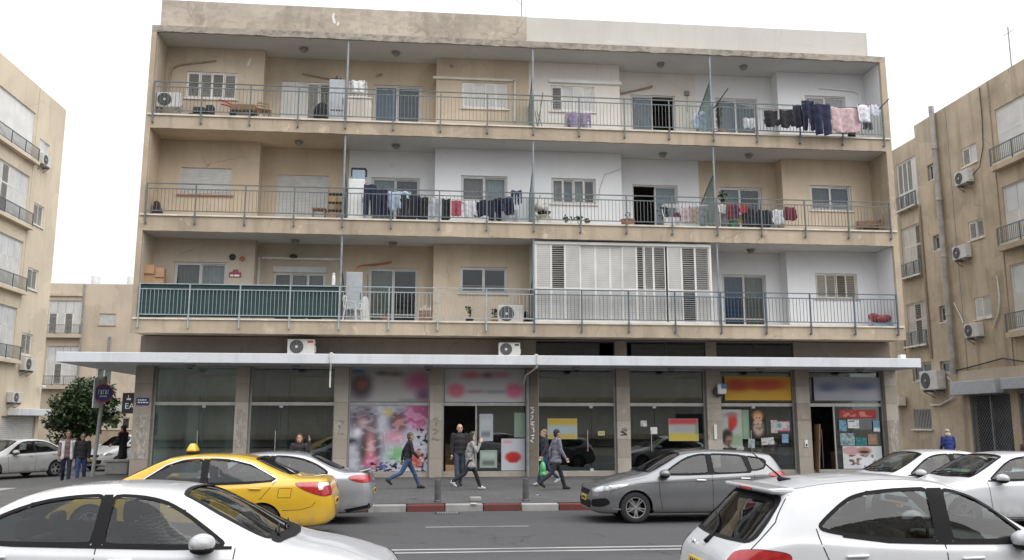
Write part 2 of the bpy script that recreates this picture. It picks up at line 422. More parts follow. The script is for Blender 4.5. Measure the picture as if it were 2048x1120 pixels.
for i in range(7): mark(-18.4 + i*1.0, -17.9 + i*1.0, -2.6, 1.4, street)

# ================================================================== wall with openings
def wall_mesh(x0, x1, z0, z1, y, t, holes):
    """front face at y, thickness t to +y, holes = (x0,x1,z0,z1) with reveals"""
    xs = sorted({x0, x1, *[min(max(h[i], x0), x1) for h in holes for i in (0,1)]})
    zs = sorted({z0, z1, *[min(max(h[i], z0), z1) for h in holes for i in (2,3)]})
    m = MB()
    inh = lambda cx, cz: any(h[0] < cx < h[1] and h[2] < cz < h[3] for h in holes)
    solid = [[not inh((xs[i]+xs[i+1])/2, (zs[j]+zs[j+1])/2) for j in range(len(zs)-1)] for i in range(len(xs)-1)]
    S_ = lambda i, j: 0 <= i < len(xs)-1 and 0 <= j < len(zs)-1 and solid[i][j]
    for i in range(len(xs)-1):
        for j in range(len(zs)-1):
            if not solid[i][j]: continue
            a, b, c, d = xs[i], xs[i+1], zs[j], zs[j+1]
            m.add([(a,y,c),(b,y,c),(b,y,d),(a,y,d)], [(0,1,2,3)])
            m.add([(a,y+t,c),(b,y+t,c),(b,y+t,d),(a,y+t,d)], [(3,2,1,0)])
            if not S_(i-1,j): m.add([(a,y,c),(a,y,d),(a,y+t,d),(a,y+t,c)], [(0,1,2,3)])
            if not S_(i+1,j): m.add([(b,y,c),(b,y+t,c),(b,y+t,d),(b,y,d)], [(0,1,2,3)])
            if not S_(i,j-1): m.add([(a,y,c),(a,y+t,c),(b,y+t,c),(b,y,c)], [(0,1,2,3)])
            if not S_(i,j+1): m.add([(a,y,d),(b,y,d),(b,y+t,d),(a,y+t,d)], [(0,1,2,3)])
    return m

def frame_mb(x0, x1, z0, z1, y, w=.05, d=.06, mull=()):
    m = MB(); m.box(x0, x1, y, y+d, z1-w, z1); m.box(x0, x1, y, y+d, z0, z0+w)
    m.box(x0, x0+w, y, y+d, z0+w, z1-w); m.box(x1-w, x1, y, y+d, z0+w, z1-w)
    for u in mull: m.box(u-w*.5, u+w*.5, y+.003, y+d-.003, z0+w, z1-w)
    return m

def louvre_mb(x0, x1, z0, z1, y, pitch=.06, tilt=25, w=.035, d=.035, gap=.9):
    m = frame_mb(x0, x1, z0, z1, y, w, d)
    n = max(2, int((z1-z0-2*w)/pitch)); p = (z1-z0-2*w)/n; t = rad(tilt); ch = p*gap
    for k in range(n):
        z = z0+w+p*(k+.5); dy, dz = ch*math.sin(t)*.5, ch*math.cos(t)*.5
        m.bar((x0+w, y+d*.5, z), (x1-w, y+d*.5, z), .006, ch, up=(0, -math.sin(t), math.cos(t)))
    return m

def curtain_mb(x0, x1, z0, z1, y, amp=.02, wl=.12):
    n = max(6, int((x1-x0)/.03)); vs = []; fs = []
    for i in range(n+1):
        x = x0+(x1-x0)*i/n; yy = y+amp*math.sin(x*2*math.pi/wl)+amp*.4*math.sin(x*17)
        vs += [(x,yy,z0),(x,yy,z1)]
    for i in range(n): fs.append((2*i,2*i+2,2*i+3,2*i+1))
    return MB().add(vs, fs)
CUR = {}
def curtain_mat(c):
    if c not in CUR: CUR[c] = plain('curtain', c, .9, var=.15, scale=3)
    return CUR[c]

def slider(par, x0, x1, z0, z1, y, panes=2, curt=None, opened=None, mat='alu', door=False, g='glass', box=0, grille=False):
    """sliding window or door set in the wall; opened = index of pane left open"""
    w = empty('sliding_door' if door else 'window', (0,0,0), parent=par)
    if box: obj('shutter_box', MB().box(x0, x1, y-.01, y+.12, z1-box, z1), K['roller'], w); z1 -= box
    obj('frame', frame_mb(x0, x1, z0, z1, y+.05, .05, .10), K[mat], w)
    n = panes; pw = (x1-x0-.1)/n
    for i in range(n):
        a = x0+.05+i*pw; b = a+pw; yy = y+.06+(.035 if i % 2 else 0)
        if opened == i:
            continue
        s = obj('sash', frame_mb(a, b, z0+.05, z1-.05, yy, .045, .03), K[mat], w)
        obj('pane', MB().box(a+.045, b-.045, yy+.011, yy+.016, z0+.095, z1-.095), K[g], w)
        if door: obj('rail', MB().box(a+.045, b-.045, yy-.003, yy+.02, z0+.42, z0+.46), K[mat], w)
        if curt and curt[i]: obj('curtain', curtain_mb(a+.01, b-.01, z0+.06, z1-.06, yy+.13), curtain_mat(curt[i]), w)
    if not door: obj('sill', MB().box(x0-.06, x1+.06, y-.06, y+.05, z0-.045, z0), K['coping'], w)
    if grille:
        gm = MB()
        for k in range(5): gm.box(x0+.02, x1-.02, y+.01, y+.02, z0+.06+k*.05, z0+.07+k*.05)
        obj('guard_bars', gm, K['alu'], w)
    return w

def louvred(par, x0, x1, z0, z1, y, tilts, mat='shutter', door=False, pitch=.06):
    w = empty('shuttered_door' if door else 'shuttered_window', (0,0,0), parent=par)
    obj('frame', frame_mb(x0, x1, z0, z1, y+.04, .04, .08), K[mat], w)
    n = len(tilts); pw = (x1-x0-.08)/n
    for i, t in enumerate(tilts):
        a = x0+.04+i*pw
        obj('shutter_leaf', louvre_mb(a+.004, a+pw-.004, z0+.04, z1-.04, y+.03+(.035 if i % 2 else 0), pitch, t), K[mat], w)
    if not door: obj('sill', MB().box(x0-.06, x1+.06, y-.06, y+.04, z0-.045, z0), K['coping'], w)
    return w

def rolled(par, x0, x1, z0, z1, y, door=False, pitch=.05):
    w = empty('roller_shutter', (0,0,0), parent=par)
    m = MB(); n = int((z1-z0)/pitch); p = (z1-z0)/n
    for k in range(n):
        z = z0+k*p
        m.prism([(0,0)], 0, 0) if False else None
        m.add([(x0,y+.05,z),(x1,y+.05,z),(x1,y+.035,z+p*.5),(x0,y+.035,z+p*.5),(x1,y+.048,z+p*.93),(x0,y+.048,z+p*.93),(x1,y+.06,z+p),(x0,y+.06,z+p)],
              [(0,1,2,3),(3,2,4,5),(5,4,6,7)])
    obj('slats', m, K['roller'], w, kind='stuff')
    obj('guide_rail', MB().box(x0-.03, x0+.02, y+.02, y+.08, z0, z1), K['roller'], w)
    obj('guide_rail', MB().box(x1-.02, x1+.03, y+.02, y+.08, z0, z1), K['roller'], w)
    if not door: obj('sill', MB().box(x0-.08, x1+.08, y-.07, y+.05, z0-.05, z0), K['terracotta'], w)
    return w

# ================================================================== main apartment building
BLD = empty('apartment_building', (0,0,0), label='four storey beige apartment block with long balconies above a row of shops', cat='building')
BX = [-9.18, -2.82, 3.57, 9.96, 16.34]; ST = [-5.83, .22, 6.92, 12.93]; YP, YR = 1.22, 1.78
FL, FR = -9.345, 16.557
FLOORS = [(5.21, 8.05, 6.33, 7.26), (8.60, 11.52, 9.60, 10.55), (12.01, 14.91, 13.05, 14.03)]    # coping top, ceiling, window sill, window head
WX = [(-8.46,-6.74), (-5.30,-3.50), (-2.03,-.31), (1.14,2.79), (4.36,5.98), (7.45,9.15), (10.70,12.35), (13.97,15.56)]
def b_(name, x0, x1, y0, y1, z0, z1, mat, par=BLD): return obj(name, MB().box(x0,x1,y0,y1,z0,z1), K[mat], par)

# slabs and roof
tops = [4.73, 8.05, 11.52, 14.91]
def slab(x0, x1, y0, y1, z0, z1, mat, wob=.012):
    """slab whose front edge is slightly uneven"""
    n = 120; m = MB(); vs = []; fs = []
    r2 = random.Random(int(z0*100))
    for i in range(n+1):
        x = x0+(x1-x0)*i/n; d = r2.uniform(-wob, wob)*.5; e = r2.uniform(-wob, wob)
        vs += [(x,y0+d*.4,z0+e*.6),(x,y0+d*.4,z1),(x,y1,z1),(x,y1,z0+.03),(x,y0+.10,z0+.03),(x,y0+.095,z0+e*.3)]
    for i in range(n):
        a = 6*i
        for k in range(6): fs.append((a+k, a+6+k, a+6+(k+1)%6, a+(k+1)%6))
    fs.append((0,1,2,3,4,5)); fs.append(tuple(6*n+5-k for k in range(6)))
    return m.add(vs, fs)
obj('floor_slab', slab(FL, FR, 0, 8, 4.73, 5.155, 'slab'), K['slab'], BLD)
obj('floor_slab', slab(BX[0], BX[4], 0, 8, 8.05, 8.545, 'slab'), K['slab'], BLD)
obj('floor_slab', slab(BX[0], BX[4], 0, 8, 11.52, 11.955, 'slab'), K['slab'], BLD)
obj('roof_slab', slab(FL, FR, 0, 8, 14.91, 15.13, 'roof_edge', .035), K['roof_edge'], BLD)
for z in (5.21, 8.60, 12.01):
    b_('coping', FL+.06, FR-.06, -.05, .34, z-.055, z, 'coping')
    b_('balcony_floor', BX[0], BX[4], .345, 5.9, z-.055, z-.02, 'coping')
# end fins
for x0, x1 in ((FL, BX[0]), (BX[4], FR)):
    for za, zb in ((5.155, 14.91),): b_('end_wall', x0, x1, .002, 8, za, zb, 'slab')
# parapet
b_('parapet', -9.24, 3.40, .5, .75, 15.13, 16.30, 'parapet_old'); b_('parapet', 3.403, 16.2, .52, .77, 15.13, 16.29, 'parapet_new')
b_('parapet', -9.24, -9.0, .75, 8, 15.13, 16.29, 'parapet_old'); b_('parapet', 15.96, 16.2, .77, 8, 15.13, 16.29, 'parapet_new')
obj('roof_deck', MB().box(-9, 16, .77, 8, 15.13, 15.2), K['slab'], BLD)
b_('rear_wall', FL, FR, 8, 8.2, 0, 15.13, 'slab')
b_('side_wall', FL+.002, FL+.2, 1.3, 8, .1, 4.73, 'stone'); b_('side_wall', FR-.2, FR-.002, 1.3, 8, .1, 4.73, 'stone')

COLR = [['greige','beige_b','white','white'], ['tan','white','white','beige_b'], ['beige_a','beige_b','cream','white']]
CEIL = [['ceiling']*4, ['tan','ceiling','ceiling','ceiling'], ['ceiling']*4]
for fi, (zf, zc, zs, zh) in enumerate(FLOORS):
    zfl = zf-.02
    # holes
    hol = []
    for i, (a, b) in enumerate(WX):
        hol.append((a, b, zfl if i in (1,2,5,6) else zs, zh))
    segs = [(BX[0],ST[0],YP,0),(ST[0],BX[1],YR,0),(BX[1],ST[1],YR,1),(ST[1],BX[2],YP,1),(BX[2],ST[2],YP,2),(ST[2],BX[3],YR,2),(BX[3],ST[3],YR,3),(ST[3],BX[4],YP,3)]
    for a, b, y, bay in segs:
        obj('wall', wall_mesh(a, b, zfl, zc, y, .2, [h for h in hol if a < (h[0]+h[1])/2 < b]), K[COLR[fi][bay]], BLD)
    for s, bay, side in ((ST[0],0,1),(ST[1],1,-1),(ST[2],2,1),(ST[3],3,-1)):
        x0, x1 = (s-.2, s-.001) if side == 1 else (s+.001, s+.2)
        b_('return_wall', x0, x1, YP+.2, YR+.2, zfl, zc, COLR[fi][bay])
    for bay in range(4):
        b_('ceiling', BX[bay]+(.0 if bay else 0), BX[bay+1], .102, YR+.1, zc+.004, zc+.028, CEIL[fi][bay])
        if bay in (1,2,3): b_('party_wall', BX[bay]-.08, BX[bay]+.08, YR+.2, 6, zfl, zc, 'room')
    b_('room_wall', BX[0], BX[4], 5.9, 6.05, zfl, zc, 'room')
    if COLR[fi][3] == 'white': b_('wall_lining', BX[4]-.012, BX[4]+.002, .14, YP, zfl, zc-.012, 'white')
    b_('wall_lining', BX[0]-.002, BX[0]+.012, .14, YP, zfl, zc-.012, COLR[fi][0])

W_ = (.62,.62,.60); G_ = (.40,.42,.42); R_ = (.40,.22,.20); D_ = (.10,.09,.09); BL = (.03,.10,.24); PB = (.45,.55,.62)
z0 = lambda f: FLOORS[f][0]-.02
def win(i, f): a, b = WX[i]; return a, b, FLOORS[f][2], FLOORS[f][3]
def dor(i, f): a, b = WX[i]; return a, b, FLOORS[f][0]-.02, FLOORS[f][3]
# top floor
louvred(BLD, *win(0,2), YP, [68,66,70,60]); louvred(BLD, *dor(1,2), YR, [12,12,55,70], door=True)
slider(BLD, *dor(2,2), YR, 2, [(.22,.30,.40),(.12,.13,.15)], door=True, g='glass')
louvred(BLD, *win(3,2), YP, [22,20,26,22]); louvred(BLD, *win(4,2), YP, [75,14,12,14])
slider(BLD, *dor(5,2), YR, 2, [(.40,.44,.46), None], opened=1, door=True)
slider(BLD, *dor(6,2), YR, 2, [G_, (.26,.27,.30)], door=True); slider(BLD, *win(7,2), YP, 2, [(.22,.23,.26),(.2,.21,.24)])
# middle floor
rolled(BLD, *win(0,1), YP); rolled(BLD, *dor(1,1), YR, door=True)
slider(BLD, *dor(2,1), YR, 2, [(.5,.55,.58), D_], door=True); slider(BLD, *win(3,1), YP, 2, [(.42,.33,.31),(.58,.62,.62)])
slider(BLD, *win(4,1), YP, 4, [(.66,.58,.52),G_,W_,(.30,.22,.20)]); slider(BLD, *dor(5,1), YR, 2, [None,PB], opened=0, door=True)
slider(BLD, *dor(6,1), YR, 2, [(.35,.42,.42), D_], door=True); slider(BLD, *win(7,1), YP, 2, [(.25,.24,.24),(.16,.18,.22)], grille=True)
# first floor
slider(BLD, *win(0,0), YP, 2, [(.22,.21,.19),(.55,.54,.50)]); slider(BLD, *dor(1,0), YR, 3, [(.20,.13,.12),(.33,.28,.24),(.3,.27,.23)], door=True, box=.2)
slider(BLD, *dor(2,0), YR, 2, [(.40,.38,.30), None], door=True); slider(BLD, *win(3,0), YP, 2, None, grille=True)
slider(BLD, *dor(6,0), YR, 2, [BL,(.34,.29,.22)], door=True); louvred(BLD, *win(7,0), YP, [40,45,68,50], mat='shutter_cream')

# louvred enclosure of the first floor balcony
ENC = empty('balcony_enclosure', (0,0,0), parent=BLD)
ex = [3.66,4.178,4.182,4.653,4.657,5.183,5.187,5.708,5.712,6.218,6.222,6.63,6.634,7.133,7.137,7.393,7.397,7.718,7.722,8.14,8.21,8.708,8.712,9.188,9.192,9.685]
up = [14,74,14,12,12,12,16,74,50,62,14,72,60]; dn = [14,14,16,14,12,14,14,18,16,18,14,76,16]
yoff = [0,0,0,.06,.06,.06,.03,.03,.0,.0,.0,.0,.0]
obj('shade_backing', MB().box(3.66,9.69,.42,.43,5.28,7.9), K['dark'], ENC)  # added dark sheet standing in for the shade inside, so slat gaps read dark
obj('head_rail', MB().box(3.60,9.76,.12,.30,7.90,7.99), K['shutter'], ENC); obj('sill_rail', MB().box(3.60,9.76,.12,.30,5.21,5.28), K['shutter'], ENC)
obj('end_post', MB().box(3.60,3.655,.13,.29,5.28,7.90), K['shutter'], ENC); obj('end_post', MB().box(9.69,9.76,.13,.29,5.28,7.90), K['shutter'], ENC)
for k in range(13):
    a, b = ex[2*k], ex[2*k+1]
    obj('shutter_leaf', louvre_mb(a, b, 6.36, 7.90, .16+yoff[k], .072, up[k]+5, .03, .04, .92), K['shutter'], ENC)
    obj('shutter_leaf', louvre_mb(a, b, 5.28, 6.355, .16+yoff[k], .072, dn[k]+5, .03, .04, .92), K['shutter'], ENC)

# railings, one per flat, with posts, rails and balusters
post_me = MB().box(-.026,.026,-.026,.026,-.36,1.0).mesh('post'); bal_me = MB().box(-.0085,.0085,-.0085,.0085,0,1.0).mesh('baluster')
RM = [['rail_light','rail_light','rail_blue','rail_blue'], ['rail','rail','rail','rail'], ['rail','rail','rail','rail']]
RH = [1.10, 1.02, 1.10]
post_k = {}; bal_k = {}
for fi, (zf, zc, zs, zh) in enumerate(FLOORS):
    h = RH[fi]
    for bay in range(4):
        mt = RM[fi][bay]; rl = empty('railing', (0,0,0), parent=BLD)
        if mt not in post_k:
            for d_, src, nm in ((post_k, None, 'p'), (bal_k, None, 'b')): pass
        x0, x1 = BX[bay]+(.05 if bay == 0 else .0), BX[bay+1]-(.06 if bay == 3 else .0)
        y = -.085
        for nm, zz, ww in (('top_rail', zf+h, .045), ('mid_rail', zf+h-.17, .026), ('bottom_rail', zf+.11, .026)):
            obj(nm, MB().box(x0+.001, x1-.001, y-ww*.5, y+ww*.5, zz-.03, zz), K[mt], rl)
        n = 4; key = (mt, fi)
        if key not in post_k:
            post_k[key] = MB().box(-.021,.021,-.024,.024,zf-.33,zf+h-.031).box(-.024,.024,.025,.085,zf-.33,zf-.28).mesh('post'); post_k[key].materials.append(K[mt])
            bal_k[key] = MB().box(-.007,.007,-.007,.007,zf+.11,zf+h-.2).mesh('baluster'); bal_k[key].materials.append(K[mt])
        for k in range(n + (1 if bay == 3 else 0)):
            xx = x0+(x1-x0)*k/n + (.03 if (k == 0 and bay == 0) else (-.03 if k == n else 0))
            obj('post', post_k[key], None, rl, (xx, y, 0))
        for k in range(n):
            for j in range(1, 13):
                obj('baluster', bal_k[key], None, rl, (x0+(x1-x0)*(k+j/13)/n+rnd.uniform(-.004,.004), y, 0))
# support posts between slabs and privacy screens
for fi, (zf, zc, zs, zh) in enumerate(FLOORS):
    for bi in (1,2,3):
        obj('support_post', MB().tube([(BX[bi],.08,zf),(BX[bi],.08,zc)], .036, 10), K['support'], BLD)
def screen(bi, fi, label, h0=1.0, h1=1.95):
    zf = FLOORS[fi][0]; x = BX[bi]
    s = empty('privacy_screen', (x, 0, zf), label=label, cat='screen', group='balcony privacy screens')
    ywall = (YP if bi == 2 else YR)-.02
    p = [(.14,.06),(ywall,.06),(ywall,h0+.15),(.14,h1)]
    q = lambda k: (0, p[k][0], p[k][1])
    fm = MB()
    for a, b in ((0,1),(1,2),(2,3),(3,0)): fm.bar(q(a), q(b), .035)
    fm.bar((0,(p[0][0]+p[1][0])/2,.06), (0,(p[0][0]+p[1][0])/2,(h0+.15+h1)/2), .025)
    obj('frame', fm, K['support'], s)
    obj('panel', MB().add([(-.004,*p[k]) for k in range(4)]+[(.004,*p[k]) for k in range(4)], [(0,1,2,3),(7,6,5,4),(0,4,5,1),(1,5,6,2),(2,6,7,3),(3,7,4,0)]), K['frost'], s)
screen(2, 2, 'slanted glass screen on top balcony beside purple draped air conditioner')
screen(3, 2, 'slanted glass screen on top balcony beside tall potted plant')
screen(2, 1, 'slanted glass screen on middle balcony behind straw coloured chair')
screen(3, 1, 'slanted glass screen on middle balcony behind clothes airer')
screen(1, 1, 'slanted glass screen on middle balcony next to white fridge', .9, 1.8)
screen(1, 0, 'slanted glass screen on first floor balcony next to grey cabinet', .9, 1.8)
screen(2, 0, 'slanted glass screen on first floor beside louvred enclosure', .9, 1.6)

# mezzanine band above the canopy
mh = [(3.77,6.53,4.10,4.70),(6.94,9.77,4.10,4.70),(10.15,12.97,4.10,4.70)]
obj('mezzanine_wall', wall_mesh(FL+.0, FR-.0, 3.70, 4.73, 1.12, .18, mh), K['mezz'], BLD)
for a, b, c, d in mh:
    w = empty('mezzanine_window', (0,0,0), parent=BLD)
    obj('frame', frame_mb(a, b, c, d, 1.17, .04, .05, ((a+b)/2,)), K['black'], w)
    for u, v in ((a+.04,(a+b)/2-.02),((a+b)/2+.02,b-.04)): obj('pane', MB().box(u, v, 1.19, 1.195, c+.04, d-.04), K['glass_dark'], w)
b_('mezzanine_floor', FL+.2, FR-.2, 1.3, 7.9, 3.70, 3.80, 'dark'); b_('mezzanine_back', FL+.2, FR-.2, 4, 4.1, 3.8, 4.73, 'dark')

# canopy over the shops
CAN = empty('canopy', (0,0,0), parent=BLD)
for a, b in ((-11.25,-2.995),(-2.985,3.60),(3.61,16.65)):
    obj('canopy_slab', bevelled(MB().box(a, b, -.64, 1.115, 3.74, 4.05), .012, 1), K['canopy'], CAN)
obj('canopy_slab', MB().box(-11.25, FL-.01, 1.117, 9.5, 3.74, 4.05), K['canopy'], CAN)
# pillars, clad in stone panels
PIL = [(-9.345,-8.79),(-6.15,-5.73),(-2.96,-2.52),(.17,.59),(3.46,3.80),(6.50,6.96),(9.66,10.16),(12.86,13.35),(16.12,16.557)]
for i, (a, b) in enumerate(PIL):
    p = empty('pillar', (0,0,0), parent=BLD)
    obj('core', MB().box(a+.02, b-.02, .88, 1.45, .12, 3.74), K['mezz'], p)
    z = .13
    mt = 'stone' if i != 4 else 'mezz'
    hs = [.62,.6,.62,.6,.6,.57]
    for hgt in hs:
        e = .002*rnd.random()
        if i != 4: mt = rnd.choice(('stone','stone','stone2','stone3'))
        obj('stone_panel', MB().box(a+e, b-e, .85-e, .879, z+.004, z+hgt-.004), K[mt], p)
        for xa, xb in ((a+e, a+.019), (b-.019, b-e)):
            obj('stone_panel', MB().box(xa, xb, .879, 1.44, z+.004, z+hgt-.004), K[mt], p)
        z += hgt

# paint marks on the plaster and a gully by the kerb
def splash(x, z, y, pts): obj('paint_mark', MB().prism([(x+a, z+b) for a, b in pts], y-.003, y-.0005), K['shutter'], BLD)
splash(-6.42, 14.30, YP, [(0,0),(.06,.05),(.10,.18),(.13,.34),(.08,.30),(.05,.22),(.0,.12)]); splash(-3.42, 15.75, .5, [(0,0),(.06,-.06),(.10,-.02),(.07,.10),(.03,.2),(.05,.34),(0,.36),(-.04,.2)])
splash(-3.30, 15.62, .5, [(0,0),(.08,.03),(.10,.14),(.04,.16)])
gy = empty('drain_grate', (.56,-7.95,ZR), label='dark iron drain grate in the road beside the red kerb stone', cat='drain')
obj('frame', MB().box(-.28,.28,-.18,.18,-.02,.006), K['black'], gy)
for k in range(9): obj('bar', MB().box(-.24+k*.055,-.21+k*.055,-.15,.15,.0065,.014), K['pipe_grey'], gy)
for k, (x_, y_, c_, lab) in enumerate(((1.15,-7.62,'shutter','crumpled white paper scrap on the kerb'),(-.2,-6.2,'cardboard','flattened brown carton scrap on the pavement'),(2.95,-5.6,'shutter','tiny white paper scrap on the pavement right of centre'))):
    q = random.Random(k); obj('litter', MB().add([(q.uniform(-.08,.08)+(-.08,.08,.09,-.07)[j],q.uniform(-.03,.03)+(-.05,-.05,.05,.06)[j],.004+q.uniform(0,.03)) for j in range(4)], [(0,1,2),(0,2,3)]), K[c_], None, (x_,y_,walk_z(y_)+(.004 if y_ > -7.3 else .01)), label=lab, cat='litter')
# ================================================================== printed sheets
class Paint:
    def __init__(s, bg): s.bg = bg; s.ops = []
    def rect(s, u0, u1, v0, v1, c, k=.02): s.ops.append(('r', u0, u1, v0, v1, c, k*1.6)); return s
    def ell(s, u, v, ru, rv, c, k=.3): s.ops.append(('e', u, v, ru, rv, c, min(1.9, k*2.6))); return s
    def noise(s, c, sx, sz, th, seed=0, amt=1.0, box=(0,1,0,1)): s.ops.append(('n', c, sx, sz, th, seed, amt, box)); return s
    def __call__(s, U, V):
        out = np.empty((len(U), 3)); out[:] = s.bg
        ss = lambda x: np.clip(x, 0, 1)**2*(3-2*np.clip(x, 0, 1))
        for o in s.ops:
            if o[0] == 'r':
                _, a, b, c, d, col, k = o
                f = ss((U-a)/k+.5)*ss((b-U)/k+.5)*ss((V-c)/k+.5)*ss((d-V)/k+.5)
            elif o[0] == 'e':
                _, a, b, ru, rv, col, k = o
                d = np.sqrt(((U-a)/ru)**2+((V-b)/rv)**2); f = ss((1-d)/k+.5)
            else:
                _, col, sx, sz, th, seed, amt, bx = o
                r = np.random.RandomState(seed); g = r.rand(int(sz)+2, int(sx)+2)
                x = U*sx; y = V*sz; i = x.astype(int); j = y.astype(int); fx = x-i; fy = y-j
                val = g[j,i]*(1-fx)*(1-fy)+g[j,i+1]*fx*(1-fy)+g[j+1,i]*(1-fx)*fy+g[j+1,i+1]*fx*fy
                f = ss((val-th)/.06+.5)*amt*((U>=bx[0])&(U<=bx[1])&(V>=bx[2])&(V<=bx[3]))
            out = out*(1-f[:,None])+np.array(col)*f[:,None]
        return out

def sheet(name, x0, x1, z0, z1, y, pnt, cell=.022, parent=None, mat='print', thick=.008, tilt=0, **t):
    nx = max(2, int((x1-x0)/cell)); nz = max(2, int((z1-z0)/cell)); cx, cz = (x0+x1)/2, (z0+z1)/2
    uu, vv = np.meshgrid(np.linspace(0,1,nx+1), np.linspace(0,1,nz+1)); U = uu.ravel(); V = vv.ravel()
    X = (U-.5)*(x1-x0); Z = (V-.5)*(z1-z0); ca, sa = math.cos(tilt), math.sin(tilt)
    vs = [(X[i]*ca-Z[i]*sa, 0, X[i]*sa+Z[i]*ca) for i in range(len(U))]
    fs = [(j*(nx+1)+i, j*(nx+1)+i+1, (j+1)*(nx+1)+i+1, (j+1)*(nx+1)+i) for j in range(nz) for i in range(nx)]
    n0 = len(vs); k = [0, nx, (nx+1)*(nz+1)-1, (nx+1)*nz]
    vs += [(vs[q][0], thick, vs[q][2]) for q in k]
    fs += [(n0+3,n0+2,n0+1,n0)] + [(k[a], n0+a, n0+(a+1)%4, k[(a+1)%4]) for a in range(4)]
    me = bpy.data.meshes.new(name); me.from_pydata(vs, [], fs); me.update()
    c = pnt(U, V); lin = np.where(c <= .04045, c/12.92, ((np.clip(c,0,1)+.055)/1.055)**2.4)
    lin = np.vstack([lin, np.full((4,3), .5)])
    at = me.color_attributes.new('Col', 'FLOAT_COLOR', 'POINT')
    at.data.foreach_set('color', np.hstack([lin, np.ones((len(lin),1))]).ravel())
    return obj(name, me, K[mat], parent, (cx, y, cz), **t)

def text_mesh(s, size, ext=.004):
    cu = bpy.data.curves.new('t', 'FONT'); cu.body = s; cu.size = size; cu.extrude = ext; cu.align_x = 'CENTER'; cu.align_y = 'CENTER'
    o = bpy.data.objects.new('t', cu); BENCH.collection.objects.link(o); BENCH.view_layers[0].update()
    me = bpy.data.meshes.new_from_object(o.evaluated_get(BENCH.view_layers[0].depsgraph))
    bpy.data.objects.remove(o); bpy.data.curves.remove(cu)
    me.transform(Matrix.Rotation(rad(90), 4, 'X')); me.materials.clear(); return me

# ================================================================== shop fronts
SB = [(-8.79,-6.15),(-5.73,-2.96),(-2.52,.17),(.59,3.46),(3.80,6.50),(6.96,9.66),(10.16,12.86),(13.35,16.12)]
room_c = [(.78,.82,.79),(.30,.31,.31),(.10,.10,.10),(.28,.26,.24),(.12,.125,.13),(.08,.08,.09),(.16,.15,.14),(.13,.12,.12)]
doors = [-7.2, -4.72, None, None, 5.66, 7.87, 11.4, 14.4]
for i, (a, b) in enumerate(SB):
    sf = empty('shopfront', (0,0,0), parent=BLD)
    obj('frame', frame_mb(a+.002, b-.002, .26, 3.735, 1.08, .05, .09), K['alu_grey'], sf)
    obj('transom', MB().box(a+.052, b-.052, 1.07, 1.16, 2.47, 2.58), K['alu_grey'], sf)
    obj('sill', MB().box(a+.002, b-.002, 1.0, 1.2, .12, .258), K['stone'], sf)
    obj('upper_pane', MB().box(a+.052, b-.052, 1.115, 1.123, 2.58, 3.685), K['shopglass'], sf)
    if i == 3:   # open doorway on the left, display window on the right
        obj('lower_pane', MB().box(1.75, b-.052, 1.115, 1.123, .31, 2.47), K['shopglass'], sf)
        obj('mullion', MB().box(1.70, 1.75, 1.09, 1.15, .31, 2.47), K['alu_grey'], sf)
    elif i == 7:
        obj('lower_pane', MB().box(14.33, b-.052, 1.115, 1.123, .31, 2.47), K['shopglass'], sf)
        obj('mullion', MB().box(14.28, 14.33, 1.09, 1.15, .31, 2.47), K['alu_grey'], sf)
    else:
        dx = doors[i] or (a+b)/2
        obj('lower_pane', MB().box(a+.052, dx-.006, 1.115, 1.123, .31, 2.47), K['shopglass'], sf)
        obj('lower_pane', MB().box(dx+.006, b-.052, 1.115, 1.123, .31, 2.47), K['shopglass'], sf)
        obj('hinge', MB().box(dx-.06, dx+.06, 1.10, 1.14, 2.40, 2.47), K['alu'], sf); obj('hinge', MB().box(dx-.06, dx+.06, 1.10, 1.14, .31, .38), K['alu'], sf)
        obj('pull_handle', MB().tube([(dx-.14,1.07,.95),(dx-.14,1.07,1.65)], .014), K['chrome'], sf)
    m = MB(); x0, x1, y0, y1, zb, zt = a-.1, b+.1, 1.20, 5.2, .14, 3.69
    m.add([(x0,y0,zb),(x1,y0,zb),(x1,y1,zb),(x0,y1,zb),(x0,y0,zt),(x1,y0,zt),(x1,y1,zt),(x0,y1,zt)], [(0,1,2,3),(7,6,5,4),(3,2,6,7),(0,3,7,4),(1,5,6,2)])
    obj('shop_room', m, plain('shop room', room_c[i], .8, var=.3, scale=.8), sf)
# columns, shelves and counters that show through the glass
for x, w_, h_, y_, c_ in ((-8.2,.35,3.4,3.0,(.5,.52,.5)),(-7.0,.3,3.4,3.6,(.55,.57,.55)),(-6.6,.5,3.2,4.5,(.6,.62,.6)),(-5.2,.35,3.4,3.5,(.3,.31,.31)),(-4.0,.4,3.4,4.6,(.26,.26,.26))):
    obj('shop_column', MB().box(x, x+w_, y_, y_+.3, .15, .15+h_), plain('shop column', c_, .8), BLD)
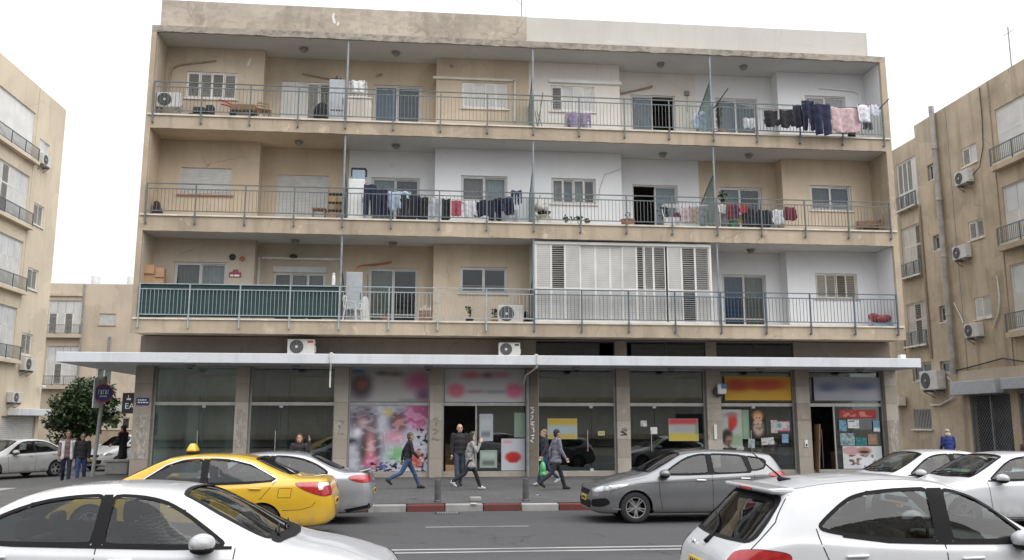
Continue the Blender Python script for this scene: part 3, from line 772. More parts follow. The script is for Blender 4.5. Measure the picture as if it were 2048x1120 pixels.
# posters and signs of the third shop (printed film over the glass)
P = Paint((.66,.66,.68))
P.rect(.0,.42,.45,1,(.60,.60,.62),.2).rect(.25,.85,.05,.95,(.70,.69,.68),.15).ell(.13,.45,.12,.34,(.24,.20,.22),.6).ell(.14,.55,.07,.18,(.55,.33,.28),.6)
P.ell(.86,.62,.15,.26,(.70,.36,.50),.6).ell(.93,.2,.08,.2,(.45,.28,.42),.7).rect(.02,.15,.88,1,(.25,.42,.62),.08).ell(.4,.88,.08,.07,(.42,.38,.38),.8).ell(.57,.86,.1,.08,(.45,.42,.40),.8).rect(.62,1,.0,.08,(.55,.52,.53),.1)
sheet('shop_poster', -2.46, .11, 2.60, 3.68, 1.085, P, label='pale upper window film with blurred pink panel above the pink poster wall', cat='poster')
P = Paint((.70,.71,.76))
P.ell(.17,.80,.15,.17,(.22,.17,.22),.5).ell(.17,.74,.09,.09,(.72,.62,.62),.6).ell(.62,.76,.11,.16,(.28,.24,.30),.5).ell(.62,.74,.07,.10,(.62,.35,.32),.6)
P.ell(.26,.34,.13,.30,(.22,.16,.18),.5).ell(.27,.36,.06,.24,(.78,.55,.55),.6).ell(.28,.14,.09,.10,(.80,.42,.55),.6).ell(.60,.26,.10,.10,(.45,.68,.45),.7).ell(.57,.52,.12,.09,(.80,.55,.62),.8)
P.ell(.86,.86,.16,.20,(.68,.32,.50),.4).ell(.97,.92,.12,.12,(.60,.30,.45),.4).ell(.48,.90,.06,.05,(.78,.70,.40),.8).ell(.03,.45,.07,.05,(.25,.25,.32),.6).ell(.1,.6,.05,.06,(.9,.88,.92),.7)
P.noise((.06,.05,.10),34,30,.68,3,1,(.86,1,.0,.72)).noise((.08,.07,.13),40,46,.60,5,1,(.27,.62,.0,.14)).noise((.35,.40,.62),22,20,.72,8,.8,(.4,.75,.0,.2)).noise((.62,.25,.45),26,22,.66,9,.8,(.80,1,.55,.9)).ell(.86,.18,.08,.12,(.68,.30,.26),.6)
P.noise((.85,.85,.88),18,24,.62,12,.35)
sheet('shop_poster', -2.46, .11, .32, 2.46, 1.085, P, label='large pale poster wall with pink flowers, portraits and scribbled ink along its edge', cat='poster')
P = Paint((.72,.72,.72))
P.rect(.22,.42,.72,.92,(.74,.45,.48),.1).rect(.46,.60,.74,.90,(.50,.36,.38),.1).rect(.60,.80,.74,.92,(.72,.52,.55),.1).ell(.14,.34,.10,.2,(.78,.42,.50),.4).ell(.86,.34,.10,.22,(.80,.40,.52),.4).rect(.27,.48,.27,.36,(.62,.50,.54),.08).rect(.50,.76,.26,.36,(.55,.56,.60),.08)
o = sheet('shop_sign', .66, 3.39, 2.60, 3.70, 1.04, P, thick=.06, label='white shop sign with two pink discs above the open doorway', cat='sign')
# things in the fourth shop
sheet('shop_poster', 2.58, 3.38, .33, 1.38, 1.095, Paint((.72,.73,.75)).ell(.5,.42,.32,.16,(.68,.14,.14),.25).rect(.32,.68,.26,.42,(.66,.12,.12),.06).rect(.1,.45,.86,.93,(.82,.52,.52),.06), label='white poster with a red bucket shape leaning in the shop window', cat='poster')
sheet('shop_poster', 1.84, 2.30, 1.30, 2.20, 1.095, Paint((.66,.68,.70)).rect(.1,.9,.55,.8,(.70,.72,.74),.1).rect(.15,.8,.15,.35,(.45,.48,.50),.1), label='pale grey notice hanging just inside the doorway shop window', cat='poster')
sheet('shop_poster', 1.86, 2.44, .42, 1.0, 1.095, Paint((.56,.62,.58)).rect(.1,.9,.55,.85,(.62,.70,.66),.1).rect(.15,.85,.15,.4,(.36,.40,.38),.1), label='small greenish grey notice low in the doorway shop window', cat='poster')
sheet('shop_poster', 3.02, 3.39, 1.42, 2.24, 1.095, Paint((.50,.58,.52)).ell(.5,.6,.35,.3,(.50,.60,.52),.5), label='narrow green panel at the right edge of the doorway shop window', cat='poster')
sheet('paper_notice', 1.58, 1.70, 1.2, 1.62, 1.07, Paint((.66,.65,.60)).noise((.3,.3,.3),6,14,.55,2,.5), label='narrow paper strip taped beside the open doorway', cat='notice')
sheet('shop_poster', 2.42, 2.62, 1.0, 1.3, 1.6, Paint((.25,.10,.12)), label='small dark red panel inside the doorway shop', cat='poster')
# fifth to sixth shop
P5 = Paint((.62,.66,.66)).rect(0,1,.68,1,(.72,.60,.20),.14).rect(0,1,0,.22,(.70,.60,.22),.18).rect(.1,.85,.3,.62,(.60,.68,.70),.2)
sheet('shop_poster', 4.15, 5.17, 1.36, 2.05, 1.09, P5, label='yellow and pale blue poster on dark glass behind the walking pair', cat='poster')
P6 = Paint((.66,.66,.64)).rect(0,1,.74,1,(.70,.22,.26),.12).rect(0,1,0,.34,(.74,.66,.26),.16).rect(.15,.85,.4,.65,(.60,.60,.62),.2).rect(.9,1,.3,.8,(.40,.55,.40),.1)
sheet('shop_poster', 8.35, 9.40, 1.29, 2.05, 1.09, P6, label='red topped yellow poster on dark glass above the grey hatchback', cat='poster')
sheet('paper_notice', 5.88, 6.12, 1.48, 1.63, 1.09, Paint((.72,.70,.52)).rect(.1,.9,.3,.7,(.62,.60,.42),.1), label='small cream door notice on dark glass', cat='notice')
sheet('paper_notice', 7.37, 7.59, 1.78, 1.98, 1.09, Paint((.80,.80,.78)).noise((.4,.4,.4),8,8,.6,4,.6), label='upper small white paper on dark glass', cat='notice')
sheet('paper_notice', 7.71, 7.95, 1.53, 1.76, 1.09, Paint((.86,.86,.85)), label='lower plain white paper on dark glass', cat='notice')
# orange and white fascia signs
P7 = Paint((.80,.58,.14)).rect(0,1,0,.42,(.80,.64,.18),.4).rect(.0,.3,.55,.85,(.72,.30,.10),.2).rect(.35,.9,.5,.85,(.74,.28,.10),.2).ell(.2,.6,.15,.2,(.66,.22,.10),.6).ell(.6,.62,.2,.18,(.70,.26,.10),.6)
sheet('shop_sign', 10.36, 12.76, 2.68, 3.50, 1.02, P7, thick=.06, label='orange and yellow shop sign over the toy window', cat='sign')
P8 = Paint((.62,.63,.66)).rect(.05,.42,.45,.75,(.46,.48,.56),.2).rect(.5,.95,.5,.78,(.44,.47,.57),.2).rect(.05,.95,.1,.35,(.66,.67,.70),.2).ell(.2,.55,.1,.15,(.40,.43,.53),.6).ell(.75,.6,.12,.12,(.40,.44,.56),.6)
sheet('shop_sign', 13.60, 16.05, 2.68, 3.50, 1.02, P8, thick=.06, label='grey white shop sign with faint blue lettering', cat='sign')
# seventh shop: posters and toys in the window
sheet('shop_poster', 10.24, 10.95, 1.05, 2.36, 1.09, Paint((.66,.68,.66)).ell(.55,.70,.22,.2,(.72,.20,.12),.3).ell(.45,.55,.12,.12,(.66,.16,.10),.4).ell(.25,.28,.28,.2,(.12,.09,.09),.3).ell(.35,.2,.2,.12,(.58,.44,.36),.4).noise((.34,.26,.22),10,12,.55,7,.8,(0,.5,0,.3)).rect(.5,1,.05,.35,(.52,.62,.50),.1).ell(.5,.86,.3,.06,(.60,.40,.44),.6), label='pale poster with an orange red shape at left of the toy window', cat='poster')
sheet('shop_poster', 10.95, 11.22, 1.35, 2.35, 1.10, Paint((.45,.55,.46)).rect(.2,.8,.1,.9,(.52,.62,.52),.2), label='narrow green strip poster in the toy window', cat='poster')
Pd = Paint((.06,.045,.04)).ell(.5,.80,.34,.17,(.62,.45,.20),.3).ell(.5,.70,.25,.15,(.80,.62,.50),.3).ell(.42,.71,.04,.025,(.1,.08,.08),.5).ell(.6,.71,.04,.025,(.1,.08,.08),.5).ell(.5,.35,.33,.28,(.66,.58,.52),.3).noise((.35,.26,.22),10,14,.6,11,.7,(.15,.85,.1,.6)).ell(.35,.55,.12,.06,(.80,.62,.5),.4).ell(.62,.55,.12,.06,(.80,.62,.5),.4)
sheet('shop_poster', 11.24, 11.84, 1.38, 2.36, 1.095, Pd, label='dark poster of a fair haired doll in the toy window', cat='poster')
def paperish(i, x0, x1, z0, z1, bg, lab, ops=None, tilt=0):
    sheet('paper_notice', x0, x1, z0, z1, 1.075-.003*(i%3), ops or Paint(bg).noise(tuple(c*.6 for c in bg),8,8,.62,i,.7), tilt=tilt, label=lab, cat='notice')
paperish(1, 12.20, 12.66, 1.62, 1.96, (.78,.72,.74), 'pink edged notice with a teal disc in the toy window', Paint((.78,.74,.75)).rect(0,1,0,.14,(.78,.30,.45),.06).rect(0,1,.9,1,(.78,.35,.48),.06).ell(.2,.55,.18,.26,(.30,.60,.62),.3).noise((.5,.45,.5),10,8,.6,3,.6,(.4,1,.2,.85)))
paperish(2, 11.98, 12.22, 1.56, 2.0, (.70,.70,.68), 'tall white sheet left of the pink edged notice')
paperish(3, 11.62, 12.08, 1.16, 1.40, (.74,.75,.74), 'crumpled white paper low in the toy window', tilt=.08)
paperish(4, 11.14, 11.38, 1.05, 1.36, (.62,.68,.68), 'pale blue grey card below the doll poster', tilt=-.06)
paperish(5, 12.36, 12.60, 1.22, 1.52, (.50,.62,.74), 'small sky blue card at right of the toy window')
paperish(6, 10.72, 10.98, .98, 1.10, (.72,.73,.70), 'short white strip at the bottom of the toy window')
# goods piled on the window floor
def pile(name, x, y, z, n, col, r, lab, cat='toys', spread=.35):
    m = MB(); q = random.Random(hash(lab) % 999)
    for k in range(n): m.ell((q.uniform(-spread,spread), q.uniform(-.12,.12), q.uniform(0,.28)), (r*q.uniform(.6,1.2), r*q.uniform(.6,1), r*q.uniform(.6,1.1)), 10, 7)
    obj(name, skin(m, .02, 4), plain(name, col, .8, var=.5, scale=9), None, (x,y,z), label=lab, cat=cat)
def shelf(x0, x1, lab):
    s = empty('display_shelf', ((x0+x1)/2,1.62,.15), label=lab, cat='shelf'); h=(x1-x0)/2
    for z in (.35,.72): obj('board', MB().box(-h,h,-.2,.2,z,z+.025), K['wood'], s)
    for x_ in (-h,h-.03): obj('side_panel', MB().box(x_,x_+.03,-.2,.2,0,.72), K['wood'], s)
shelf(10.3, 12.75, 'low display shelf behind the toy window glass'); shelf(14.45, 15.95, 'low display shelf behind the bag shop glass')
pile('soft_toys', 11.5, 1.62, .92, 16, (.40,.38,.33), .10, 'heap of grey green soft toys on the window shelf', spread=.55)
pile('soft_toy', 12.15, 1.58, .95, 6, (.55,.36,.48), .12, 'pink soft toy beside the grey green heap', spread=.12)
pile('soft_toys', 10.7, 1.62, .92, 10, (.30,.20,.16), .10, 'brown soft toys at left of the window shelf', spread=.3)
sheet('shop_poster', 12.28, 12.72, .45, 1.20, 1.30, Paint((.05,.10,.17)).ell(.4,.8,.25,.15,(.05,.28,.30),.6).ell(.2,.9,.06,.04,(.2,.75,.6),.5).rect(.4,.8,.4,.55,(.42,.42,.52),.2), label='dark blue toy box with a teal glow at right of the toy window', cat='box')
# eighth shop
sheet('shop_sign', 14.50, 15.86, 2.06, 2.36, 1.09, Paint((.62,.16,.12)).noise((.78,.55,.48),12,4,.62,6,.8,(.1,.95,.2,.8)).rect(0,1,.0,.12,(.45,.12,.10),.1), thick=.02, label='red strip sign with pale lettering inside the bag shop window', cat='sign')
paperish(7, 14.78, 15.20, 1.72, 2.02, (.80,.81,.82), 'white notice with a dark bar under the red strip sign', Paint((.80,.81,.82)).rect(.1,.6,.75,.85,(.2,.2,.2),.04).noise((.5,.5,.5),10,8,.62,3,.5))
paperish(8, 14.46, 14.74, 1.62, 2.0, (.42,.58,.68), 'blue sky poster left of the white notice')
paperish(9, 15.72, 15.96, 1.60, 1.98, (.48,.62,.72), 'blue and white card at right of the bag shop window', Paint((.40,.56,.66)).rect(0,1,0,.35,(.80,.82,.84),.1))
sheet('shop_poster', 14.48, 15.02, 1.12, 1.55, 1.095, Paint((.46,.56,.58)).noise((.62,.68,.68),9,8,.55,5,.8).noise((.25,.33,.36),8,8,.62,15,.7), label='grey blue photo poster in the bag shop window', cat='poster')
sheet('shop_poster', 15.05, 15.45, 1.12, 1.40, 1.095, Paint((.10,.38,.40)).noise((.25,.55,.55),8,6,.6,5,.8), label='teal folded shirt poster in the bag shop window', cat='poster')
sheet('shop_poster', 15.5, 15.85, 1.15, 1.52, 1.095, Paint((.52,.42,.34)).ell(.5,.5,.3,.3,(.60,.48,.40),.4), label='tan bag poster at right of the bag shop window', cat='poster')
Pb = Paint((.78,.78,.79)).ell(.22,.80,.22,.18,(.70,.55,.56),.15).rect(.06,.38,.70,.92,(.72,.58,.58),.08).ell(.55,.78,.17,.18,(.62,.46,.38),.3).ell(.55,.74,.12,.05,(.06,.05,.05),.3).noise((.35,.22,.18),16,16,.55,21,.85,(.15,.8,.15,.62)).ell(.62,.25,.22,.28,(.84,.84,.86),.3).noise((.1,.1,.1),24,24,.80,22,.9,(.5,.85,.05,.4)).rect(.86,1,0,1,(.74,.76,.77),.1)
sheet('shop_poster', 14.55, 15.98, .33, 1.10, 1.095, Pb, label='large white poster with a pink bag and patterned scarf', cat='poster')
obj('clothes_rail', MB().tube([(13.55,1.9,.15),(13.55,1.9,1.7),(14.2,1.9,1.7),(14.2,1.9,.15)], .015), K['chrome'], label='chrome clothes rail in the dark bag shop entrance', cat='rail')
obj('leaning_board', MB().box(-.02,.02,-.2,.2,0,1.7), K['wood'], loc=(13.52,1.0,.16), label='brown board leaning in the bag shop doorway', cat='board').rotation_euler = (0, rad(4), 0)
obj('shop_counter', bevelled(MB().box(.75,1.35,3.4,4.2,.15,1.15)), K['wood'], label='brown counter deep inside the doorway shop', cat='counter')
obj('carton', bevelled(MB().box(.72,1.12,1.35,1.7,.16,.5)), K['cardboard'], label='brown carton on the floor inside the open doorway', cat='box')

# small things fixed to the pillars
sg = empty('blade_sign', (-9.55, 1.0, 2.53), label='black projecting shop sign with white letters on the corner pillar', cat='sign')
obj('board', bevelled(MB().box(-.19,.19,-.04,.04,-.33,.33), .01), K['black'], sg)
me = text_mesh('EA', .26); obj('lettering', me, K['white_gloss'], sg, (.05,-.046,-.1))
obj('emblem', MB().box(-.05,.08,-.046,-.04,.10,.16).tube([(.0,-.045,.17),(.0,-.045,.26)], .012), K['white_gloss'], sg)
sp = empty('street_name_plate', (-9.06, .84, 2.58), label='blue street name plate with white lettering on the corner pillar', cat='sign')
obj('plate', bevelled(MB().box(-.20,.20,-.012,.0,-.12,.12), .006, 1), plain('enamel blue', (.025,.04,.14), .4), sp)
pl = MB()
for zz, ws in ((.05,(.05,.04,.06,.05)),(-.03,(.07,.05,.08,.06))):
    xx = -.15
    for ww in ws: pl.box(xx, xx+ww, -.017, -.0125, zz-.02, zz+.02); xx += ww+.02
obj('lettering', pl, K['white_gloss'], sp)
al = empty('alarm_box', (10.13, .72, 3.06), label='round white and blue alarm box on a pillar beside the orange sign', cat='alarm')
obj('housing', bevelled(MB().box(-.14,.17,-.1,.1,-.19,.17), .05, 3), K['white_gloss'], al)
obj('panel', MB().box(-.02,.16,-.108,-.101,0,.16), plain('alarm blue', (.06,.22,.42), .35), al)
obj('bracket', MB().lathe([(.0,-.04),(.17,-.04),(.17,.04),(0,.04)], 20, (-.1,.04,-.1), 'y'), K['black'], al)
ib = empty('intercom', (13.12, .84, 1.2), label='small white intercom on the pillar between the last two shops', cat='intercom')
obj('case', bevelled(MB().box(-.06,.06,-.03,.0,-.12,.12), .01), K['white_gloss'], ib); obj('button', MB().box(-.03,.03,-.036,-.03,-.09,-.01), K['black'], ib)
obj('cable_box', bevelled(MB().box(9.86,9.96,.80,.849,1.35,1.85), .01), K['white_gloss'], label='tall white cable box on the pillar beside the toy window', cat='box')
obj('wall_plaque', bevelled(MB().box(13.0,13.25,.835,.849,2.02,2.16), .004, 1), K['bronze'], label='small grey plaque on the pillar between the last two shops', cat='plaque')
def scribble(x0, x1, z0, z1, y, n, mat, seed, lab, w=.018):
    q = random.Random(seed); m = MB()
    for k in range(n):
        zc = z0+(z1-z0)*(k+.5)/n; p = [(q.uniform(x0,x1), zc+q.uniform(-.5,.5)*(z1-z0)/n) for _ in range(5)]
        for a, b in zip(p, p[1:]): m.bar((a[0],y-.001*q.random(),a[1]), (b[0],y-.001*q.random(),b[1]), .003, w, up=(0,0,1) if abs(a[0]-b[0])>abs(a[1]-b[1]) else (1,0,0))
    obj('graffiti', m, K[mat], label=lab, cat='graffiti')
scribble(3.53, 3.68, 1.25, 2.42, .846, 11, 'white_gloss', 3, 'white graffiti letters running down the dark pillar')
scribble(6.60, 6.86, 1.45, 1.70, .846, 3, 'black', 5, 'black graffiti tag on the pillar behind the grey car', .03)
scribble(-2.85, -2.62, 1.5, 2.0, .846, 3, 'mezz', 8, 'faint graffiti on the pillar left of the poster wall')
scribble(.26, .5, 1.3, 2.1, .846, 5, 'mezz', 9, 'faint graffiti on the pillar right of the poster wall')
P = Paint((.60,.57,.53)).noise((.70,.68,.65),9,16,.5,2,.8).noise((.48,.45,.42),9,14,.64,4,.6)
sheet('torn_bills', -9.22, -8.86, .75, 2.15, .842, P, thick=.004, label='torn paper bills pasted on the corner pillar', cat='poster')
P = Paint((.59,.56,.52)).noise((.68,.66,.63),7,16,.55,12,.8).noise((.48,.45,.42),8,14,.66,14,.6)
sheet('torn_bills', -6.08, -5.80, 1.1, 2.35, .842, P, thick=.004, label='torn paper bills on the pillar between the two empty shops', cat='poster')
sheet('torn_bills', 16.2, 16.48, .9, 2.0, .842, P, thick=.004, label='scraped bill remains on the rightmost pillar', cat='poster')
# pipes down the canopy and pillar
for x_, nm in ((-2.99,'thin grey drain wrapped over the canopy edge above the second empty shop'),(3.59,'white drain pipe bent under the canopy at the dark pillar')):
    obj('drain_pipe', MB().tube([(x_,1.05,4.12),(x_,-.3,4.10),(x_,-.69,4.06),(x_,-.69,3.78),(x_+(.02 if x_<0 else -.02),-.60,3.66),(x_-(.0 if x_<0 else .28),.2 if x_>0 else -.5,3.45 if x_>0 else 3.5),(x_-(.0 if x_<0 else .3),.6 if x_>0 else -.48,3.2 if x_>0 else 3.0)], .028), K['pipe_white'], label=nm, cat='pipe')
obj('drain_pipe', MB().tube([(3.44,.80,.14),(3.44,.80,3.70)], .05), K['pipe_grey'], label='grey drain pipe up the dark pillar beside white graffiti', cat='pipe')
for k, (x_, y_) in enumerate(((-7.5,.3),(-4.2,.3),(.1,.2),(5.0,.2),(8.3,.3),(11.4,.3),(14.9,.2))):
    names = ['first empty shop','second empty shop','poster wall','walking pair','red topped poster','orange sign','grey white sign']
    s = empty('canopy_lamp', (x_,y_,3.74), label='small round lamp under the canopy above the '+names[k], cat='lamp', group='lamps under the canopy')
    obj('housing', MB().lathe([(.14,0),(.15,-.04),(.11,-.10)], 16), K['pipe_grey'], s); obj('lens', MB().lathe([(.10,-.1),(.07,-.14),(.0,-.15)], 16), K['frost'], s)

# ================================================================== air conditioners
def ac_unit(loc, rz, label, w=.85, h=.56, d=.30, bracket=False, brand=None, group='outdoor air conditioner units'):
    a = empty('air_conditioner', loc, rz, label=label, cat='air conditioner', group=group)
    obj('casing', bevelled(MB().box(-w/2,w/2,-d,0,.05,h), .02, 2), K['ac'], a)
    cx, cz, r = -w*.16, .05+(h-.05)*.5, h*.40
    obj('fan_opening', MB().lathe([(0,-d-.004),(r,-d-.004),(r,-d+.01)], 24, (cx,0,cz), 'y'), K['ac_dark'], a)
    gm = MB()
    for k in range(1, 6):
        rr = r*k/5; gm.tube([(cx+rr*math.cos(t*math.pi/10), -d-.014, cz+rr*math.sin(t*math.pi/10)) for t in range(21)], .004, 4)
    for k in range(8): gm.bar((cx,-d-.014,cz), (cx+r*math.cos(k*math.pi/4),-d-.014,cz+r*math.sin(k*math.pi/4)), .006)
    obj('fan_guard', gm, K['pipe_grey'], a)
    obj('hub', MB().lathe([(0,-d-.022),(.045,-d-.02),(.045,-d)], 14, (cx,0,cz), 'y'), K['ac'], a)
    for sx in (-1,1): obj('foot', MB().box(sx*w*.32-.03, sx*w*.32+.03, -d-.02, .02, 0, .05), K['pipe_grey'], a)
    obj('service_cover', bevelled(MB().box(w/2-.002,w/2+.03,-d*.8,-d*.2,.12,h*.6), .01, 1), K['ac'], a)
    if brand: obj('badge', bevelled(MB().box(w*.24,w*.44,-d-.008,-d+.002,h*.78,h*.9), .004, 1), brand, a)
    if bracket:
        for sx in (-1,1): obj('bracket', MB().bar((sx*w*.32,-d,-.02),(sx*w*.32,.15,-.02),.035).bar((sx*w*.32,-d*.9,-.03),(sx*w*.32,.12,-.3),.03), K['pipe_grey'], a)
    return a
redb = plain('red badge', (.5,.03,.03), .4); greyb = plain('dark lettering', (.05,.05,.06), .5)
ac_unit((-4.05,.62,4.05), 0, 'white air conditioner with red badge on the canopy left of centre', .87, .55, brand=redb)
ac_unit((2.78,.62,4.05), 0, 'smaller white air conditioner with dark lettering on the canopy near the middle', .72, .50, brand=greyb)
aa = ac_unit((-8.75,.62,12.33), 0, 'air conditioner at the left end of the top balcony', .80, .56)
for sx in (-.3,.3):
    for sy in (-.28,.02): obj('stand_leg', MB().bar((sx,sy,-.34),(sx,sy,0),.03), K['pipe_grey'], aa)
ac_unit((2.83,.75,5.19), 0, 'air conditioner standing on the first floor balcony beside the louvred enclosure', .86, .64)
ac_unit((5.22,.85,12.0), 0, 'air conditioner under a purple cloth on the top balcony', .85, .72)

# ceiling lamps
lamp0 = None
LN = [(-4.44,.88,2,'above the grey cabinet on the top balcony'),(-1.23,.89,2,'above the blue sliding door on the top balcony'),(8.40,.93,2,'above the half open door on the top balcony'),(11.52,.85,2,'above the tall potted plant on the top balcony'),
      (-4.49,.97,1,'in the tan bay of the middle balcony'),(-1.16,1.02,1,'above the fridge bay of the middle balcony'),(8.41,1.03,1,'above the open black doorway on the middle balcony'),(11.56,.84,1,'above the maroon laundry on the middle balcony'),
      (-4.48,1.04,0,'above the green screened balcony'),(-1.19,1.13,0,'above the ironing board balcony'),(11.55,1.07,0,'above the blue curtained door')]
for x_, y_, f_, d_ in LN:
    lab = 'round dome ceiling lamp '+d_
    if lamp0 is None:
        lamp0 = empty('ceiling_lamp', (0,0,0)); obj('base', MB().lathe([(.15,0),(.155,-.03),(.12,-.04)], 20), K['bronze'], lamp0)
        obj('dome', MB().lathe([(.13,-.035),(.115,-.09),(.07,-.13),(0,-.145)], 20), K['pipe_grey'], lamp0, smooth=True); o = lamp0
    else: o = copy_tree(lamp0)
    o.location = (x_, y_, FLOORS[f_][1]-.012); tag(o, lab, 'ceiling lamp', 'balcony ceiling lamps')
# ================================================================== laundry
def ziparea(poly, step):
    xs = [p[0] for p in poly]; zs = [p[1] for p in poly]
    vs = []; n = len(poly); bnd = []
    for i in range(n):
        a, b = Vector(poly[i]), Vector(poly[(i+1)%n]); k = max(1, int((b-a).length/step))
        for j in range(k): bnd.append(a+(b-a)*j/k)
    nb = len(bnd); vs = list(bnd); ed = [(i,(i+1)%nb) for i in range(nb)]
    x = min(xs)+step*.5
    while x < max(xs):
        z = min(zs)+step*.5
        while z < max(zs):
            vs.append(Vector((x+rnd.uniform(-.2,.2)*step, z+rnd.uniform(-.2,.2)*step))); z += step
        x += step
    r = geometry.delaunay_2d_cdt(vs, ed, [list(range(nb))], 1, 1e-5)
    used = sorted({i for f in r[2] for i in f}); mp = {u: k for k, u in enumerate(used)}
    return [r[0][u] for u in used], [[mp[i] for i in f] for f in r[2]]

SHAPES = {
 'sheet': [(0,0),(1,0),(1.0,1),(0,1)],
 'wavy': [(0,.06),(.2,0),(.45,.05),(.7,0),(1,.08),(.98,.6),(1,1),(0,1),(.02,.5)],
 'trousers': [(0,.0),(.44,.02),(.49,.50),(.53,.50),(.57,.0),(1,.03),(.98,.55),(.99,1),(.01,1),(.02,.55)],
 'shirt': [(.2,0),(.8,0),(.8,.52),(1,.30),(1.0,.55),(.86,.95),(.62,1),(.5,.95),(.38,1),(.14,.95),(0,.58),(.0,.30),(.2,.52)],
 'shirt_down': [(.08,1),(.93,1),(.92,.5),(1,.42),(.99,.10),(.86,.08),(.82,.2),(.7,.03),(.4,0),(.2,.05),(.16,.22),(.02,.12),(0,.42),(.10,.5)],
 'jacket': [(.0,.25),(.12,.05),(.5,0),(.9,.04),(1,.22),(.94,.7),(.85,1),(.15,1),(.05,.7)],
 'socks': [(0,.2),(.1,0),(.22,.1),(.25,.8),(.3,.8),(.33,.15),(.48,.05),(.52,.75),(.57,.8),(.62,.2),(.75,.08),(.8,.8),(.86,.75),(.9,.2),(1,.15),(1,1),(0,1)],
}
CL = {}
def cloth_mat(c):
    if c not in CL: CL[c] = plain('cloth', c, .9, var=.3, scale=7, bump=.2, bscale=25)
    return CL[c]
def garment(name, x0, x1, z0, z1, y, shape, col, label, sag=0.0, seed=0, group='washing on the balcony lines', pegs=True):
    q = random.Random(seed*13+int(x0*100)); w, h = x1-x0, z1-z0
    vs, fs = ziparea([(u*w, v*h) for u, v in SHAPES[shape]], max(.035, min(w, h)/9))
    ph = q.uniform(0, 6); f1 = q.uniform(1.5,2.6)/w*6.28*.5; amp = min(.06, w*.13); n = len(vs); V3 = []
    for p in vs:
        u, v = p[0]/w, p[1]/h
        yy = amp*math.sin(f1*p[0]*2+ph+v*1.5)*(1.1-.7*v)+.018*math.sin(p[0]*26+ph+v*3)*(1.1-v*.6)+.008*math.sin(v*19+p[0]*9)
        V3.append((p[0]-w/2, yy, p[1]-h - sag*math.sin(math.pi*u) + .012*math.sin(u*9+ph)))
    allv = [(a,b-.004,c) for a,b,c in V3]+[(a,b+.004,c) for a,b,c in V3]
    F = [tuple(f) for f in fs]+[tuple(i+n for i in reversed(f)) for f in fs]
    cnt = {}
    for f in fs:
        for i in range(len(f)):
            a, b = f[i], f[(i+1)%len(f)]; cnt[(a,b)] = 1
    for (a,b) in list(cnt):
        if (b,a) not in cnt: F.append((b,a,a+n,b+n))
    me = bpy.data.meshes.new(name); me.from_pydata(allv, [], F); me.update(); me.polygons.foreach_set('use_smooth', [True]*len(me.polygons))
    fix_normals(me)
    o = obj(name, me, cloth_mat(col), None, ((x0+x1)/2, y, z1), label=label, cat='laundry', group=group)
    if pegs:
        for s in (-.36,.36): obj('peg', MB().box(s*w-.008,s*w+.008,-.015,.015,-.03,.035), K['wood'], o)
    return o
NV = (.018,.02,.05); BK = (.02,.019,.022); WH = (.72,.73,.76); LB = (.42,.50,.62); MAR = (.20,.035,.05)
y = -.36; tp = 'hanging outside the top right railing'
garment('cloth', 11.21,11.66,12.33,12.72,.35,'wavy',WH,'small white cloth behind the top right railing next to the potted plant',seed=1)
garment('shirt', 11.66,12.24,12.14,12.76,y,'shirt_down',BK,'leftmost black top '+tp,seed=2); garment('shirt', 12.22,12.76,12.12,12.80,y,'shirt_down',BK,'second black top '+tp,seed=3)
garment('jacket', 12.70,13.16,12.16,12.98,y,'jacket',(.022,.022,.032),'thick dark jacket '+tp,seed=4)
garment('trousers', 13.06,13.52,12.04,13.16,y-.05,'trousers',NV,'tall navy trousers beside the dark jacket '+tp,seed=5)
garment('trousers', 13.52,14.17,11.92,13.07,y,'trousers',(.022,.025,.06),'wide navy trousers next to the pink towel',seed=6)
garment('towel', 14.17,15.27,12.04,12.98,y,'wavy',(.55,.40,.41),'large pink towel '+tp,sag=.03,seed=7)
garment('cloth', 15.14,15.63,12.45,13.08,y-.03,'wavy',WH,'white cloth just right of the pink towel',seed=8); garment('shirt', 15.62,16.0,12.68,13.12,y,'jacket',(.60,.62,.70),'pale lilac top at the far right end of the line',seed=9)
garment('shorts', 15.55,15.95,12.35,12.62,.1,'trousers',(.12,.13,.16),'dark shorts hanging low behind the white cloth at far right',seed=10)
garment('cloth', 15.05,15.35,12.05,12.4,.2,'jacket',BK,'black bundle behind the corner of the pink towel',seed=11,pegs=False)
cl = MB()
for x_ in (9.98, 16.30): cl.bar((x_,-.05,12.95),(x_,-.62,13.35),.022)
obj('clothesline_bracket', MB().bar((9.98,-.1,12.85),(10.35,-.6,13.42),.025), K['black'], label='black line bracket slanting out above the potted plant', cat='bracket')
obj('clothesline_bracket', MB().bar((16.0,-.1,12.95),(16.28,-.55,13.30),.025), K['black'], label='black line bracket at the top right corner of the railing', cat='bracket')
obj('clothesline', MB().tube([(10.2,-.36,12.85),(11.7,-.36,12.76),(13.0,-.40,13.02),(13.6,-.4,13.12),(14.2,-.36,13.0),(15.2,-.36,13.0),(16.2,-.36,13.15)], .005, 4), K['pipe_grey'], label='clothesline along the top right railing', cat='clothesline')
y = .22; md = 'on the middle balcony line'
garment('trousers', -2.17,-1.74,8.76,9.84,y,'trousers',NV,'first navy trousers beside the white fridge',seed=1); garment('trousers', -1.74,-1.37,8.77,9.73,y,'trousers',(.02,.022,.055),'second navy trousers right of the fridge',seed=2)
garment('shirt', -1.42,-.90,8.95,9.61,y,'shirt_down',LB,'light blue shirt '+md,seed=3); garment('shirt', -1.0,-.58,9.38,9.64,y+.04,'sheet',(.40,.50,.60),'folded pale blue cloth right of the light blue shirt',seed=4)
